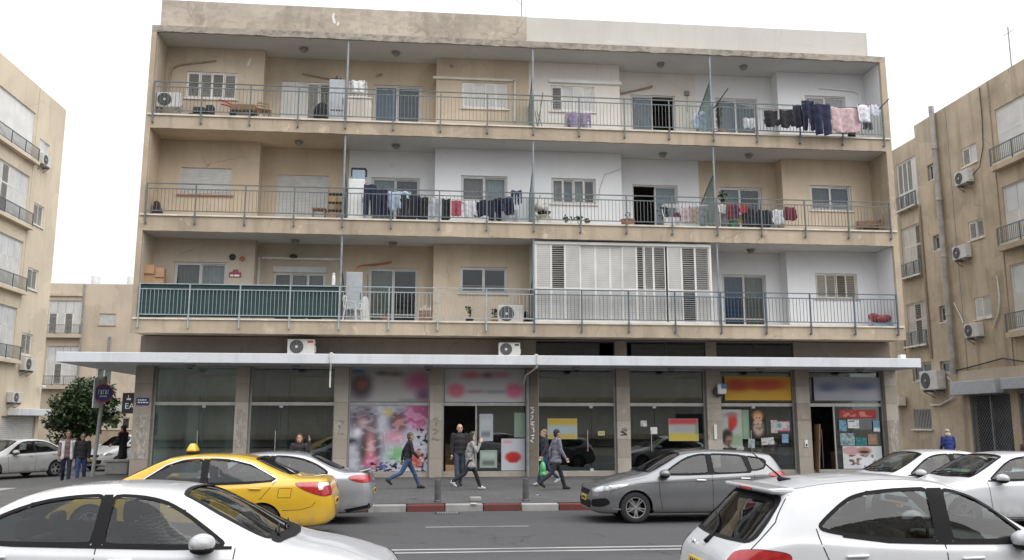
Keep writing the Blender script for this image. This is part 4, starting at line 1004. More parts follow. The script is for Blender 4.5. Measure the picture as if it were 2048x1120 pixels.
garment('trousers', -.93,-.40,8.62,9.5,y,'trousers',(.025,.025,.03),'dark trousers under the pale blue cloth '+md,seed=5); garment('trousers', -.33,.0,8.66,9.45,y,'sheet',BK,'narrow black skirt left of the grey sheet',seed=6)
garment('sheet', .02,.43,8.68,9.42,y,'sheet',(.48,.50,.53),'light grey sheet '+md,seed=7); garment('trousers', .45,.76,8.64,9.40,y,'wavy',BK,'black garment between the grey sheet and the red top',seed=8)
garment('shirt', .78,1.12,8.80,9.36,y,'wavy',(.42,.09,.12),'coral red top '+md,seed=9); garment('shirt', 1.14,1.68,8.76,9.34,y,'shirt_down',(.68,.68,.72),'white shirt right of the coral red top',seed=10)
garment('shirt', 1.68,2.26,8.84,9.40,y,'jacket',(.025,.025,.05),'dark navy jumper right of the white shirt',seed=11); garment('socks', 2.24,2.86,8.97,9.48,y,'socks',NV,'row of navy socks and small pieces '+md,seed=12)
garment('shirt', 2.82,3.19,9.2,9.76,y,'socks',(.03,.035,.11),'navy pieces at the raised right end of the line',seed=13)
garment('sheet', 2.2,3.12,8.60,9.24,.75,'sheet',(.55,.57,.60),'pale sheet hung behind the navy socks',seed=14,pegs=False)
garment('cloth', -1.9,-1.45,8.62,8.98,.7,'wavy',(.42,.42,.44),'grey cloth on the floor behind the navy trousers',seed=15,pegs=False)
garment('trousers', -.62,-.28,8.74,9.52,y+.07,'sheet',NV,'navy cloth tucked between the dark trousers and the black skirt',seed=31)
garment('shirt', -1.62,-1.30,8.80,9.66,y+.09,'wavy',(.03,.035,.09),'blue black cloth just left of the light blue shirt',seed=32)
garment('shirt', 1.56,1.86,8.80,9.36,y+.06,'wavy',(.022,.024,.06),'narrow navy cloth right beside the white shirt',seed=33)
garment('trousers', 2.05,2.5,8.70,9.44,y+.08,'trousers',(.02,.022,.05),'navy leggings behind the navy socks',seed=34)
garment('shirt', 2.55,2.95,8.9,9.56,y+.07,'jacket',(.025,.03,.08),'dark blue vest near the raised end of the line',seed=35)
obj('clothesline', MB().tube([(-2.25,.22,9.92),(-1.37,.22,9.68),(-.5,.22,9.50),(.5,.22,9.42),(1.6,.22,9.36),(2.3,.22,9.46),(3.2,.22,9.80)], .005, 4), K['pipe_grey'], label='sagging clothesline on the middle balcony with navy clothes', cat='clothesline')
garment('cloth', 8.80,9.18,8.78,9.36,.38,'jacket',(.56,.44,.46),'pale pink blouse on the airer of the middle balcony',seed=1); garment('cloth', 9.12,9.5,8.8,9.40,.45,'wavy',(.40,.33,.28),'beige patterned cloth on the airer',seed=2)
garment('trousers', 9.5,9.79,8.74,9.46,.4,'trousers',(.25,.27,.30),'grey trousers at the end of the airer',seed=3); garment('sheet', 8.2,8.8,8.68,9.0,.4,'wavy',(.62,.62,.63),'white cloth low on the airer',seed=4)
garment('shirt', 8.55,8.86,8.85,9.2,.5,'jacket',(.16,.05,.08),'dark red top behind the white cloth on the airer',seed=5)
a = empty('clothes_airer', (8.98,.5,8.58), label='folding clothes airer on the middle balcony beside the slanted screen', cat='airer')
am = MB()
for sx in (-.75,.75):
    for sy in (-.22,.22): am.bar((sx,sy,0),(sx,-sy,.85),.018)
obj('leg', am, K['white_gloss'], a, kind='stuff')
for k in range(5): obj('rail', MB().bar((-.8,-.22+k*.11,.86),(.8,-.22+k*.11,.86),.012), K['white_gloss'], a)
y = .22; rt = 'on the right middle balcony line'
garment('shirt', 10.1,10.38,9.12,9.46,y,'wavy',(.60,.60,.62),'small white cloth beside the support post '+rt,seed=1)
garment('trousers', 10.44,10.66,8.94,9.47,y,'sheet',MAR,'narrow maroon cloth '+rt,seed=2); garment('shirt', 10.66,10.86,8.96,9.48,y,'wavy',(.10,.04,.09),'dark purple cloth next to the narrow maroon cloth',seed=3)
garment('shirt', 10.86,11.16,9.16,9.45,y,'jacket',(.40,.05,.05),'small bright red top '+rt,seed=4); garment('cloth', 10.88,11.16,8.85,9.15,.4,'wavy',(.45,.34,.12),'yellow striped cloth below the small red top',seed=5)
garment('trousers', 11.18,11.42,8.64,9.34,y,'wavy',(.03,.03,.035),'black speckled trousers '+rt,seed=6); garment('jacket', 11.44,12.0,8.64,9.30,y,'jacket',(.022,.024,.035),'black jacket left of the white shirt '+rt,seed=7)
garment('shirt', 12.03,12.47,8.76,9.32,y,'shirt_down',WH,'white shirt '+rt,seed=8); garment('shirt', 12.48,12.96,8.93,9.43,y,'jacket',MAR,'maroon top at the right end '+rt,seed=9)
garment('cloth', 12.1,12.6,8.6,8.85,.7,'wavy',(.3,.26,.2),'brown cloth on the floor behind the white shirt at right',seed=10,pegs=False)
garment('shirt', 11.0,11.3,8.72,9.42,y+.08,'wavy',(.05,.04,.06),'dark plum cloth behind the small red top',seed=36)
garment('cloth', 11.85,12.12,8.74,9.30,y+.07,'wavy',(.10,.10,.13),'charcoal cloth between the black jacket and the white shirt',seed=37)
garment('shirt', 10.3,10.5,8.75,9.44,y+.07,'sheet',(.22,.20,.19),'grey brown cloth beside the narrow maroon cloth',seed=38)
obj('clothesline', MB().tube([(9.98,.22,9.52),(11.2,.22,9.46),(12.0,.22,9.32),(12.5,.22,9.40),(13.0,.22,9.50)], .005, 4), K['pipe_grey'], label='clothesline with maroon clothes on the right middle balcony', cat='clothesline')
garment('cloth', 9.36,9.62,12.25,12.85,.4,'jacket',(.45,.52,.62),'pale blue garment on the top balcony airer',seed=1); garment('cloth', 9.62,9.88,12.2,12.95,.45,'trousers',(.36,.45,.52),'blue grey trousers on the top balcony airer',seed=2)
obj('clothes_airer', MB().bar((9.2,.3,12.0),(9.25,.4,12.45),.02).bar((9.25,.4,12.45),(9.95,.4,12.95),.02).bar((9.9,.4,12.0),(9.95,.4,12.95),.02), K['pipe_grey'], label='bent grey clothes airer on the top balcony beside the slanted screen', cat='airer')
garment('cloth', 4.78,5.70,12.15,12.76,.52,'sheet',(.30,.24,.36),'purple patterned cloth draped over the top balcony air conditioner',seed=3,pegs=False)

# ================================================================== plants
def plant(loc, h, spread, n, pot, mat, label, leaf=.07, potr=.16, poth=.22, cat='plant', seed=1, name='potted_plant'):
    q = random.Random(seed); p = empty(name, loc, label=label, cat=cat)
    if pot == 'trough': obj('trough', bevelled(MB().box(-potr*2,potr*2,-.1,.1,0,poth), .015), K['terracotta'], p)
    else: obj('pot', MB().lathe([(potr*.7,0),(potr,poth*.85),(potr*1.08,poth*.85),(potr*1.08,poth),(potr*.9,poth),(potr*.85,poth*.9)], 18), K[pot], p, smooth=False)
    sm = MB(); lm = MB()
    for k in range(max(3, n//14)):
        a = q.uniform(0,6.28); tip = Vector((spread*.7*math.cos(a)*q.random(), spread*.5*math.sin(a)*q.random(), poth+(h-poth)*q.uniform(.6,1)))
        base = Vector((q.uniform(-.05,.05) if pot!='trough' else q.uniform(-potr*1.7,potr*1.7), 0, poth*.9)); mid = (base+tip)/2+Vector((q.uniform(-.05,.05),0,.05))
        if pot == 'trough': tip.x += base.x
        sm.tube([base,mid,tip], [.008,.006,.003], 5)
        for j in range(14):
            t = q.uniform(.25,1); c = base.lerp(mid, t*2) if t < .5 else mid.lerp(tip, t*2-1)
            d = Vector((q.uniform(-1,1),q.uniform(-1,1),q.uniform(-.3,1))).normalized(); s = d.cross(Vector((q.random(),q.random(),q.random()))).normalized()
            L = leaf*q.uniform(.6,1.3); lm.add([c, c+d*L*.5+s*L*.28, c+d*L, c+d*L*.5-s*L*.28], [(0,1,2,3)])
    obj('stem', sm, K['bark'], p); obj('foliage', lm, K[mat], p, kind='stuff')
plant((10.45,.75,11.99), 1.55, .30, 230, 'terracotta', 'leaf_dry', 'tall leafy plant in a terracotta pot on the top right balcony', .09, .26, .28, seed=3)
plant((8.3,.7,8.58), 1.0, .30, 180, 'terracotta', 'leaf', 'bushy plant beside the open black doorway on the middle balcony', .10, seed=4)
plant((4.75,.45,8.58), .36, .18, 60, 'terracotta', 'leaf', 'small succulent in a low pot on the middle balcony', .09, .12, .1, seed=5)
plant((5.15,.45,8.58), .40, .22, 80, 'trough', 'leaf', 'leafy plant in a dark trough on the middle balcony floor', .10, .17, .12, seed=6)
plant((5.55,.45,8.58), .30, .18, 50, 'trough', 'leaf_dry', 'thin grassy plant in the trough nearest the tall post on the middle balcony', .10, .12, .1, seed=7)
plant((6.92,.45,8.58), .62, .14, 50, 'terracotta', 'leaf_dry', 'cactus like plant in a wide tan pot on the middle balcony', .06, .24, .30, seed=8)
plant((10.42,.6,9.42), .6, .26, 120, 'terracotta', 'leaf', 'green plant raised beside the support post above the maroon laundry', .09, .12, .14, seed=9)
obj('plant_stand', MB().bar((10.3,.5,8.58),(10.3,.5,9.42),.02).bar((10.54,.5,8.58),(10.54,.5,9.42),.02).bar((10.3,.7,8.58),(10.3,.7,9.42),.02).bar((10.54,.7,8.58),(10.54,.7,9.42),.02).box(10.26,10.58,.46,.74,9.40,9.42), K['wood'], label='tall wooden plant stand beside the support post', cat='stand')
plant((1.45,.55,5.19), .75, .16, 40, 'black', 'leaf', 'spindly orchid in a black pot on the first floor balcony', .12, .13, .16, seed=10)
plant((2.30,.6,5.19), .5, .12, 30, 'terracotta', 'leaf', 'small dark leaved plant left of the first floor air conditioner', .12, .1, .14, seed=11)
plant((3.38,.6,5.19), .48, .12, 40, 'black', 'leaf', 'dark plant right of the first floor air conditioner', .12, .12, .16, seed=12)
plant((-1.35,.5,5.19), .55, .2, 50, 'terracotta', 'leaf_dry', 'dried straw coloured plant by the first floor sliding door', .09, .14, .16, seed=13)

# ================================================================== balcony clutter
def cabinet(loc, w, d, h, mat, label, doors=1, name='cabinet', cat='cabinet', vents=False):
    c = empty(name, loc, label=label, cat=cat); obj('carcass', bevelled(MB().box(-w/2,w/2,-d/2,d/2,0,h), .012), K[mat], c)
    for k in range(doors):
        a = -w/2+.015+k*(w-.03)/doors; b = a+(w-.03)/doors
        obj('door', bevelled(MB().box(a+.004,b-.004,-d/2-.018,-d/2-.001,.04,h-.04), .006, 1), K[mat], c)
        obj('handle', MB().box(b-.05,b-.03,-d/2-.035,-d/2-.018,h*.45,h*.58), K['black'], c)
    if vents:
        for k in range(5): obj('vent', MB().box(-w*.36+k*w*.17,-w*.36+k*w*.17+w*.11,-d/2-.024,-d/2-.017,h*.30,h*.335), K['black'], c)
    return c
cabinet((-3.2,.75,11.99), .54, .5, 1.66, 'grey_metal', 'tall pale grey cabinet on the top balcony beside the support post', vents=True)
cabinet((-2.43,.75,8.58), .56, .55, 1.52, 'white_gloss', 'tall white fridge on the middle balcony beside navy trousers', name='fridge', cat='fridge')
cabinet((-2.42,.75,5.19), .56, .45, 1.70, 'grey_metal', 'grey utility cabinet on the first floor balcony beside the ironing board')
bx = empty('storage_box', (-2.38,.75,10.10), label='grey plastic storage box with dark lid on top of the white fridge', cat='box')
obj('tub', bevelled(MB().box(-.22,.22,-.2,.2,0,.36), .03), plain('blue grey plastic', (.28,.35,.42), .4), bx); obj('lid', bevelled(MB().box(-.25,.25,-.23,.23,.36,.41), .015), K['black'], bx)
for k in range(2): obj('clip', MB().box(-.27+.49*k,-.22+.49*k,-.06,.06,.16,.4), K['black'], bx)
for k, (dx, hh) in enumerate(((-.05,.22),(.08,.16))):
    lab = ['dark bottle on top of the grey cabinet', 'short dark jar on top of the grey cabinet'][k]
    obj('bottle', MB().lathe([(.05,0),(.05,hh*.6),(.02,hh*.8),(.02,hh)], 12), K['black'], None, (-3.2+dx,.75,13.652), smooth=True, label=lab, cat='bottle')
# chest with slatted front, and a wire rack holding a white cloth
c = empty('slatted_chest', (-2.43,.75,11.99), label='beige slatted chest on the top balcony right of the support post', cat='chest')
obj('carcass', MB().box(-.42,.42,-.2,.25,.05,1.0), K['shutter_cream'], c); obj('lid', bevelled(MB().box(-.45,.45,-.26,.28,1.0,1.06), .01), K['shutter_cream'], c)
for k in range(8): obj('slat', MB().box(-.41+k*.103,-.41+k*.103+.088,-.225,-.201,.06,.99), K['shutter_cream'], c)
sh = empty('wire_rack', (-2.5,.75,13.06), label='white wire rack on top of the slatted chest', cat='rack')
rk = MB()
for k in range(6): rk.bar((-.3+k*.12,-.18,0),(-.3+k*.12,-.18,.55),.014); rk.bar((-.3+k*.12,.18,0),(-.3+k*.12,.18,.55),.014)
for zz in (0.02,.28,.55):
    for yy in (-.18,.18): rk.bar((-.3,yy,zz),(.3,yy,zz),.016)
obj('wire_frame', rk, K['white_gloss'], sh)
garment('cloth', -2.72,-2.25,13.2,13.64,.52,'wavy',(.74,.74,.72),'white cloth thrown over the wire rack',seed=21,pegs=False)
# top balcony left: low dark equipment, red handled cart, brown chair, black bag
bmm = MB().box(-.42,.42,-.2,.2,.0,.10).box(-.30,.10,-.18,.18,.10,.24).box(.12,.36,-.15,.15,.10,.3)
obj('tool_case', bevelled(bmm, .03), K['black'], None, (-7.62,.4,12.0), label='low black tool case on the top balcony below the shuttered window', cat='case').scale = (1,1,1.6)
ct = empty('hand_cart', (-6.35,.38,11.99), label='low brown cart with a red handle lying on the top balcony', cat='cart')
obj('tray', bevelled(MB().box(-.35,.50,-.25,.25,.28,.52), .04), K['wood'], ct); obj('handle', MB().tube([(-.3,-.2,.48),(-.5,-.2,.60),(-.72,-.2,.64)], .032).tube([(-.3,.2,.48),(-.5,.2,.60),(-.72,.2,.64)], .032), K['red'], ct)
for k in (-.25,.45): obj('wheel', MB().lathe([(0,-.03),(.11,-.03),(.11,.03),(0,.03)], 14, (k*.9,-.28,.15), 'y'), K['rubber'], ct)
obj('undercarriage', MB().bar((-.3,-.15,.2),(.45,-.15,.2),.04).bar((-.3,.15,.2),(.45,.15,.2),.04).bar((-.22,0,.15),(-.22,0,.3),.05).bar((.4,0,.15),(.4,0,.3),.05), K['pipe_grey'], ct)
def chair(loc, rz, mat, label, w=.46, h=.82, sh_=.42):
    c = empty('chair', loc, rz, label=label, cat='chair')
    obj('seat', bevelled(MB().box(-w/2,w/2,-w/2,w/2,sh_-.03,sh_), .01), K[mat], c)
    for sx in (-1,1):
        for sy in (-1,1): obj('leg', MB().bar((sx*(w/2-.03),sy*(w/2-.03),0),(sx*(w/2-.03),sy*(w/2-.03),sh_-.03),.035), K[mat], c)
        obj('back_post', MB().bar((sx*(w/2-.03),w/2-.03,sh_),(sx*(w/2-.03),w/2+.05,h),.035), K[mat], c)
    for k in range(3): obj('back_slat', MB().bar((-w/2+.04,w/2-.01+k*.02,sh_+.14+k*.11),(w/2-.04,w/2-.01+k*.02,sh_+.14+k*.11),.02,.05), K[mat], c)
    return c
chair((-5.62,.45,11.99), rad(20), 'wood', 'small brown wooden chair on the top balcony beside the red handled cart', .46, .74, .40)
bg = MB().ell((0,0,.3),(.24,.2,.34),14,9).ell((0,0,.1),(.26,.22,.14)).ell((.05,0,.55),(.16,.14,.12))
obj('cloth_sack', skin(bg, .025, 3), cloth_mat(BK), None, (-3.72,.45,12.1), label='black sack slumped beside the grey cabinet on the top balcony', cat='sack')
# middle balcony left
wg = MB().prism([(-.2,0),(.2,0),(.06,.4),(-.02,.62),(-.14,.58)], -.12, .12)
obj('folded_parasol', bevelled(wg, .03), cloth_mat((.05,.03,.035)), None, (-8.92,.65,8.58), label='dark folded parasol in the left corner of the middle balcony', cat='parasol')
st = empty('small_table', (-3.66,.6,8.58), label='small dark low table on the middle balcony in front of the closed roller door', cat='table')
obj('top', bevelled(MB().box(-.24,.24,-.2,.2,.42,.46), .01), K['wood'], st)
for sx in (-.2,.2):
    for sy in (-.16,.16): obj('leg', MB().bar((sx,sy,0),(sx,sy,.42),.03), K['wood'], st)
rs = empty('shelf_rack', (-3.12,.75,8.58), label='thin brown shelf rack on the middle balcony left of the fridge', cat='rack')
for sx in (-.26,.26):
    for sy in (-.16,.16): obj('upright', MB().bar((sx,sy,0),(sx,sy,1.22),.022), K['wood'], rs)
for zz in (.12,.45,.72,1.02): obj('shelf', MB().box(-.27,.27,-.17,.17,zz,zz+.02), K['wood'], rs)
for k, (xx, zz, cc, lab) in enumerate(((-.1,.14,'cardboard','small carton on the bottom of the brown shelf rack'),(.08,.47,'wood','brown tin on the middle of the brown shelf rack'),(-.12,.74,'cardboard','folded cardboard on the upper brown shelf rack'))):
    obj('carton', bevelled(MB().box(-.14,.14,-.12,.12,0,.2), .01), K[cc], None, (-3.12+xx,.75,8.58+zz), label=lab, cat='box')
# straw chair with white drying umbrella
chair((3.96,.6,8.58), rad(160), 'shutter_cream', 'straw coloured chair on the middle balcony beside the pale curtain', .50, .62, .40)
um = empty('folded_umbrella', (3.85,.45,9.15), label='white folded umbrella with dark tip above the straw coloured chair', cat='umbrella')
obj('canopy', MB().lathe([(.02,.42),(.10,.30),(.20,.12),(.22,.0),(.17,-.02)], 14), plain('umbrella cloth', (.60,.57,.52), .85), um, smooth=True); obj('handle', MB().tube([(0,0,-.3),(0,0,.55)], .012), K['black'], um)
obj('basin', MB().lathe([(.16,0),(.24,.12),(.25,.12),(.23,.1)], 18), K['black'], None, (4.0,.55,8.99), label='dark basin on the seat of the straw coloured chair', cat='basin')
gb = empty('bucket', (10.72,.55,8.58), label='green plastic bucket below the red laundry on the middle balcony', cat='bucket')
gm_ = plain('green plastic', (.04,.24,.08), .4)
obj('tub', MB().lathe([(.11,0),(.16,.36),(.17,.36),(.15,.33)], 18), gm_, gb); obj('handle', MB().tube([(.16*math.cos(t),0,.36+.14*math.sin(t)) for t in np.linspace(0,math.pi,9)], .006, 5), K['white_gloss'], gb)
ch = empty('lounge_chair', (15.85,.6,8.58), rad(-20), label='low brown wicker lounge chair at the right end of the middle balcony', cat='chair')
obj('seat', bevelled(MB().box(-.34,.34,-.28,.28,.26,.32), .03), K['wood'], ch)
obj('backrest', bevelled(MB().add([(-.34,.26,.3),(.34,.26,.3),(.36,.46,.62),(-.36,.46,.62),(-.34,.31,.29),(.34,.31,.29),(.36,.5,.6),(-.36,.5,.6)], [(0,1,2,3),(7,6,5,4),(0,4,5,1),(1,5,6,2),(2,6,7,3),(3,7,4,0)]), .01), K['wood'], ch)
for sx in (-1,1):
    obj('armrest', MB().tube([(sx*.36,-.28,.30),(sx*.40,-.1,.50),(sx*.38,.4,.58)], .022), K['wood'], ch)
    for sy in (-.22,.22): obj('leg', MB().bar((sx*.3,sy,.0),(sx*.3,sy,.27),.04), K['wood'], ch)
# first floor left: green shade cloth, carton, wall things
obj('shade_cloth', curtain_mb(-9.10,-2.86,5.24,6.30,-.045,.006,.33), plain('green shade cloth', (.022,.055,.052), .7, var=.25, scale=5), label='dark green cloth tied behind the railing of the left first floor balcony', cat='shade cloth')
cb = empty('carton', (-8.9,.7,6.30), rad(8), label='brown cardboard carton on a stack in the left corner of the first floor balcony', cat='box')
obj('walls', MB().box(-.30,.30,-.22,.22,0,.62), K['cardboard'], cb); obj('flap', MB().box(.05,.31,-.26,-.225,.3,.56), K['cardboard'], cb); obj('flap', MB().box(-.31,.0,-.27,-.23,.40,.70), K['cardboard'], cb)
cabinet((-8.88,.75,5.19), .62, .5, 1.105, 'wood', 'brown cupboard hidden behind the green cloth under the carton')
pq = empty('wall_plaque', (-6.45,1.22,6.86), label='red house shaped wall plaque beside the first floor window', cat='plaque')
obj('board', MB().prism([(-.20,-.10),(.20,-.10),(.20,.06),(.12,.06),(.08,.16),(-.06,.16),(-.10,.08),(-.20,.06)], -.03, 0), plain('faded red', (.30,.06,.08), .6), pq); obj('lettering', MB().box(-.16,-.06,-.036,-.031,-.08,-.02).box(-.03,.14,-.036,-.031,-.08,-.02), K['white_gloss'], pq)
for x_, z_, r_, lab in ((-6.57,7.45,.11,'round dark wreath on the wall right of the first floor window'),(-6.24,7.40,.085,'smaller round dark ornament beside the wreath')):
    obj('wall_ornament', MB().lathe([(0,-.05),(r_*.6,-.04),(r_,-.01),(r_,0)], 18, (0,0,0), 'y').tube([(r_*.75*math.cos(t),-.05,r_*.75*math.sin(t)) for t in np.linspace(0,6.28,15)], .022, 6), K['terracotta' if r_<.1 else 'black'], None, (x_,1.22,z_), label=lab, cat='ornament')
sp = empty('wall_lamp', (-4.62,1.78,7.62), label='small wall lamp above the first floor roller box', cat='lamp')
obj('bracket', MB().box(-.05,.05,-.06,0,-.05,.06), K['black'], sp); obj('shade', MB().lathe([(.0,.08),(.14,.0),(.13,-.06),(.04,-.07)], 14, (0,-.12,0)), K['black'], sp)
obj('paper_towel', MB().lathe([(.02,0),(.06,.02),(.06,.26),(.045,.36),(.06,.4),(0,.44)], 12), K['white_gloss'], None, (-3.05,.1,6.34), label='white bottle shaped thing standing on the railing by the support post', cat='bottle')
# white plastic chair, ironing board, crate
wc = empty('plastic_chair', (-2.42,.32,5.19), rad(70), label='white plastic chair on the first floor balcony in front of the grey cabinet', cat='chair')
obj('seat', bevelled(MB().box(-.22,.22,-.22,.22,.40,.43), .012), K['white_gloss'], wc)
for sx in (-1,1):
    for sy in (-1,1): obj('leg', MB().bar((sx*.24,sy*.24,0),(sx*.19,sy*.19,.41),.04), K['white_gloss'], wc)
    obj('armrest', MB().tube([(sx*.22,-.2,.42),(sx*.26,-.2,.62),(sx*.26,.2,.66),(sx*.22,.24,.7)], .02), K['white_gloss'], wc)
obj('backrest', MB().tube([(-.22,.2,.42),(-.2,.27,.75),(-.1,.29,.86),(.1,.29,.86),(.2,.27,.75),(.22,.2,.42)], .022).tube([(-.07,.22,.43),(-.06,.29,.85)], .018).tube([(.07,.22,.43),(.06,.29,.85)], .018), K['white_gloss'], wc)
ib = obj('ironing_board', bevelled(MB().prism([(-.10,0),(.10,0),(.12,.7),(.08,.86),(0,.9),(-.08,.86),(-.12,.7)], -.03, .03), .012), K['roller'], None, (-1.98,.45,5.19), label='folded grey ironing board leaning beside the first floor sliding door', cat='ironing board'); ib.rotation_euler = (rad(-8), rad(-5), 0)
cr = empty('wooden_crate', (-.03,.55,5.19), label='brown wooden crate of firewood on the first floor balcony', cat='crate')
for k in range(4): obj('board', MB().box(-.22,.22,-.19,-.17,.03+k*.1,.03+k*.1+.08), K['wood'], cr)
for sx in (-.22,.20):
    obj('side', MB().box(sx,sx+.02,-.17,.17,.02,.42), K['wood'], cr)
obj('bottom', MB().box(-.22,.22,-.17,.17,.0,.02), K['wood'], cr); obj('back', MB().box(-.22,.22,.17,.19,.02,.42), K['wood'], cr)
fw_ = MB()
for k in range(7): fw_.tube([(-.16+k*.05,.0+.03*(k%3),.1),(-.17+k*.055,.02,.5+.16*((k*5)%4)/4)], .025, 7)
obj('firewood', fw_, K['shutter_cream'], label='pale sticks standing in the brown wooden crate', cat='firewood', kind='stuff').location = (-.03,.55,5.19)
rb = MB().ell((0,0,.22),(.40,.2,.14),16,9).ell((-.22,0,.3),(.2,.18,.13)).ell((.25,0,.26),(.18,.16,.12))
tz = empty('wrapped_bundle', (15.98,.6,5.19), label='red and white bundle on a trolley at the right end of the first floor', cat='bundle')
me = skin(rb, .022, 3); obj('bundle', me, plain('red white wrap', (.36,.05,.06), .6, var=.9, scale=14), tz, (0,0,.12)); obj('trolley', bevelled(MB().box(-.36,.36,-.2,.2,.02,.14), .02), plain('blue plastic', (.16,.26,.38), .5), tz)
obj('handle', MB().tube([(-.36,-.15,.1),(-.46,-.15,.42),(-.40,-.15,.46)], .014), K['pipe_grey'], tz)

# ================================================================== pipes and trunking on the balcony walls
def pipe(pts, r, mat, label, name='pipe', n=8): return obj(name, MB().tube(pts, r, n), K[mat], label=label, cat='pipe')
pipe([(-9.05,.9,12.6),(-9.02,1.15,13.7),(-8.95,1.17,14.1),(-8.7,1.18,14.25),(-8.2,1.18,14.33),(-7.55,1.19,14.43),(-7.5,1.22,14.44)], .035, 'pipe_brown', 'bent brown pipe rising from the top left air conditioner', n=9)
pipe([(-4.6,1.74,14.32),(-3.6,1.72,14.15),(-3.35,1.5,14.10),(-3.3,1.1,13.9)], .03, 'pipe_brown', 'brown pipe running to the grey cabinet on the top balcony')
pipe([(-1.75,1.74,14.42),(-1.9,1.70,14.36),(-1.95,1.66,14.28)], .035, 'pipe_brown', 'short brown pipe stub above the blue sliding door')
obj('trunking', MB().box(.14,3.12,1.15,1.219,14.10,14.18).box(.10,.14,1.15,1.7,14.10,14.18).box(3.02,3.09,1.15,1.219,12.6,14.10), K['shutter_cream'], label='cream trunking above the closed shutters on the top balcony', cat='trunking')
obj('trunking', MB().box(4.30,6.98,1.13,1.219,14.13,14.24), K['shutter'], label='white trunking above the half open shutters on the top balcony', cat='trunking')
pipe([(6.95,1.3,13.98),(7.0,1.72,14.0),(7.6,1.74,14.15),(8.15,1.74,14.30),(8.3,1.75,14.36)], .04, 'pipe_brown', 'slanting brown pipe above the half open top door')
obj('trunking', MB().tube([(14.55,1.18,14.33),(15.5,1.18,14.28),(15.95,1.18,14.25),(16.12,1.19,14.12),(16.15,1.19,13.6),(16.15,1.19,12.6)], .035), K['white_gloss'], label='white curved pipe in the top right corner', cat='pipe')
obj('junction_box', bevelled(MB().box(9.53,9.70,1.70,1.779,14.05,14.22), .01), K['pipe_grey'], label='grey junction box on the white top balcony wall', cat='box')
pipe([(9.62,1.76,14.05),(9.63,1.76,13.4)], .008, 'pipe_grey', 'thin wire below the grey junction box')
pipe([(6.9,1.19,10.95),(6.55,1.19,10.80),(6.3,1.19,10.72),(6.1,1.19,10.15),(6.05,1.19,9.7)], .008, 'pipe_brown', 'thin brown cable on the white wall of the middle balcony', n=5)
obj('trunking', MB().box(-5.70,-2.98,1.70,1.779,7.49,7.57).box(-5.82,-5.74,1.70,1.779,6.3,7.57), K['pipe_white'], label='white trunking bent above the first floor roller box', cat='trunking')
pipe([(-2.4,.8,6.9),(-2.38,1.0,7.15),(-2.2,1.4,7.28),(-1.9,1.7,7.36),(-1.4,1.73,7.44),(-1.25,1.75,7.48)], .035, 'terracotta', 'red brown pipe rising from the first floor cabinet')
pipe([(-2.05,1.6,7.0),(-2.03,1.55,6.3),(-2.03,1.5,5.25)], .02, 'pipe_grey', 'grey pipe left of the first floor sliding door')
obj('vent_cover', MB().lathe([(0,-.03),(.06,-.03),(.07,0)], 14, (0,0,0), 'y'), K['pipe_brown'], None, (.75,1.22,14.62), label='small round vent above the cream trunking', cat='vent')
obj('vent_cover', bevelled(MB().box(-.07,.07,-.03,0,-.06,.06), .01), K['pipe_white'], None, (-1.3,1.78,11.0), label='small square vent on the white wall above the fridge bay door', cat='vent')
obj('broom', MB().tube([(3.75,.3,12.0),(3.95,.25,13.35)], .014).box(3.66,3.84,.24,.36,11.99,12.12), K['black'], label='black broom leaning by the slanted screen on the top balcony', cat='broom')
ld = MB()
for dx in (0,.22): ld.bar((3.80+dx*.2,.4+dx,12.0),(3.70+dx*.2,.5+dx,12.75),.025)
obj('folded_steps', MB().bar((3.78,.35,12.0),(3.70,.5,12.75),.025).bar((3.98,.35,12.0),(3.76,.5,12.75),.025).bar((3.86,.35,12.25),(3.76,.35,12.25),.02).bar((3.92,.35,12.1),(3.78,.35,12.1),.02), K['pipe_grey'], label='folded grey steps on the top balcony floor beside the screen', cat='steps')
for x_, z_, lab in ((2.95,14.3,'small dark stain clamp at the end of the cream trunking'),):
    obj('wall_clamp', MB().box(x_,x_+.12,1.12,1.219,z_-.18,z_-.08), K['bronze'], label=lab, cat='clamp')
# antenna on the roof
an = empty('antenna', (3.50,3.0,15.2), label='thin television antenna on the roof above the parapet joint', cat='antenna')
obj('mast', MB().tube([(0,0,0),(.02,0,3.8)], .022), K['pipe_grey'], an)
for k, zz in enumerate((2.9,3.2,3.5)): obj('element', MB().bar((-.35,0,zz+.25),(.0,0,zz-.05),.018), K['pipe_grey'], an)
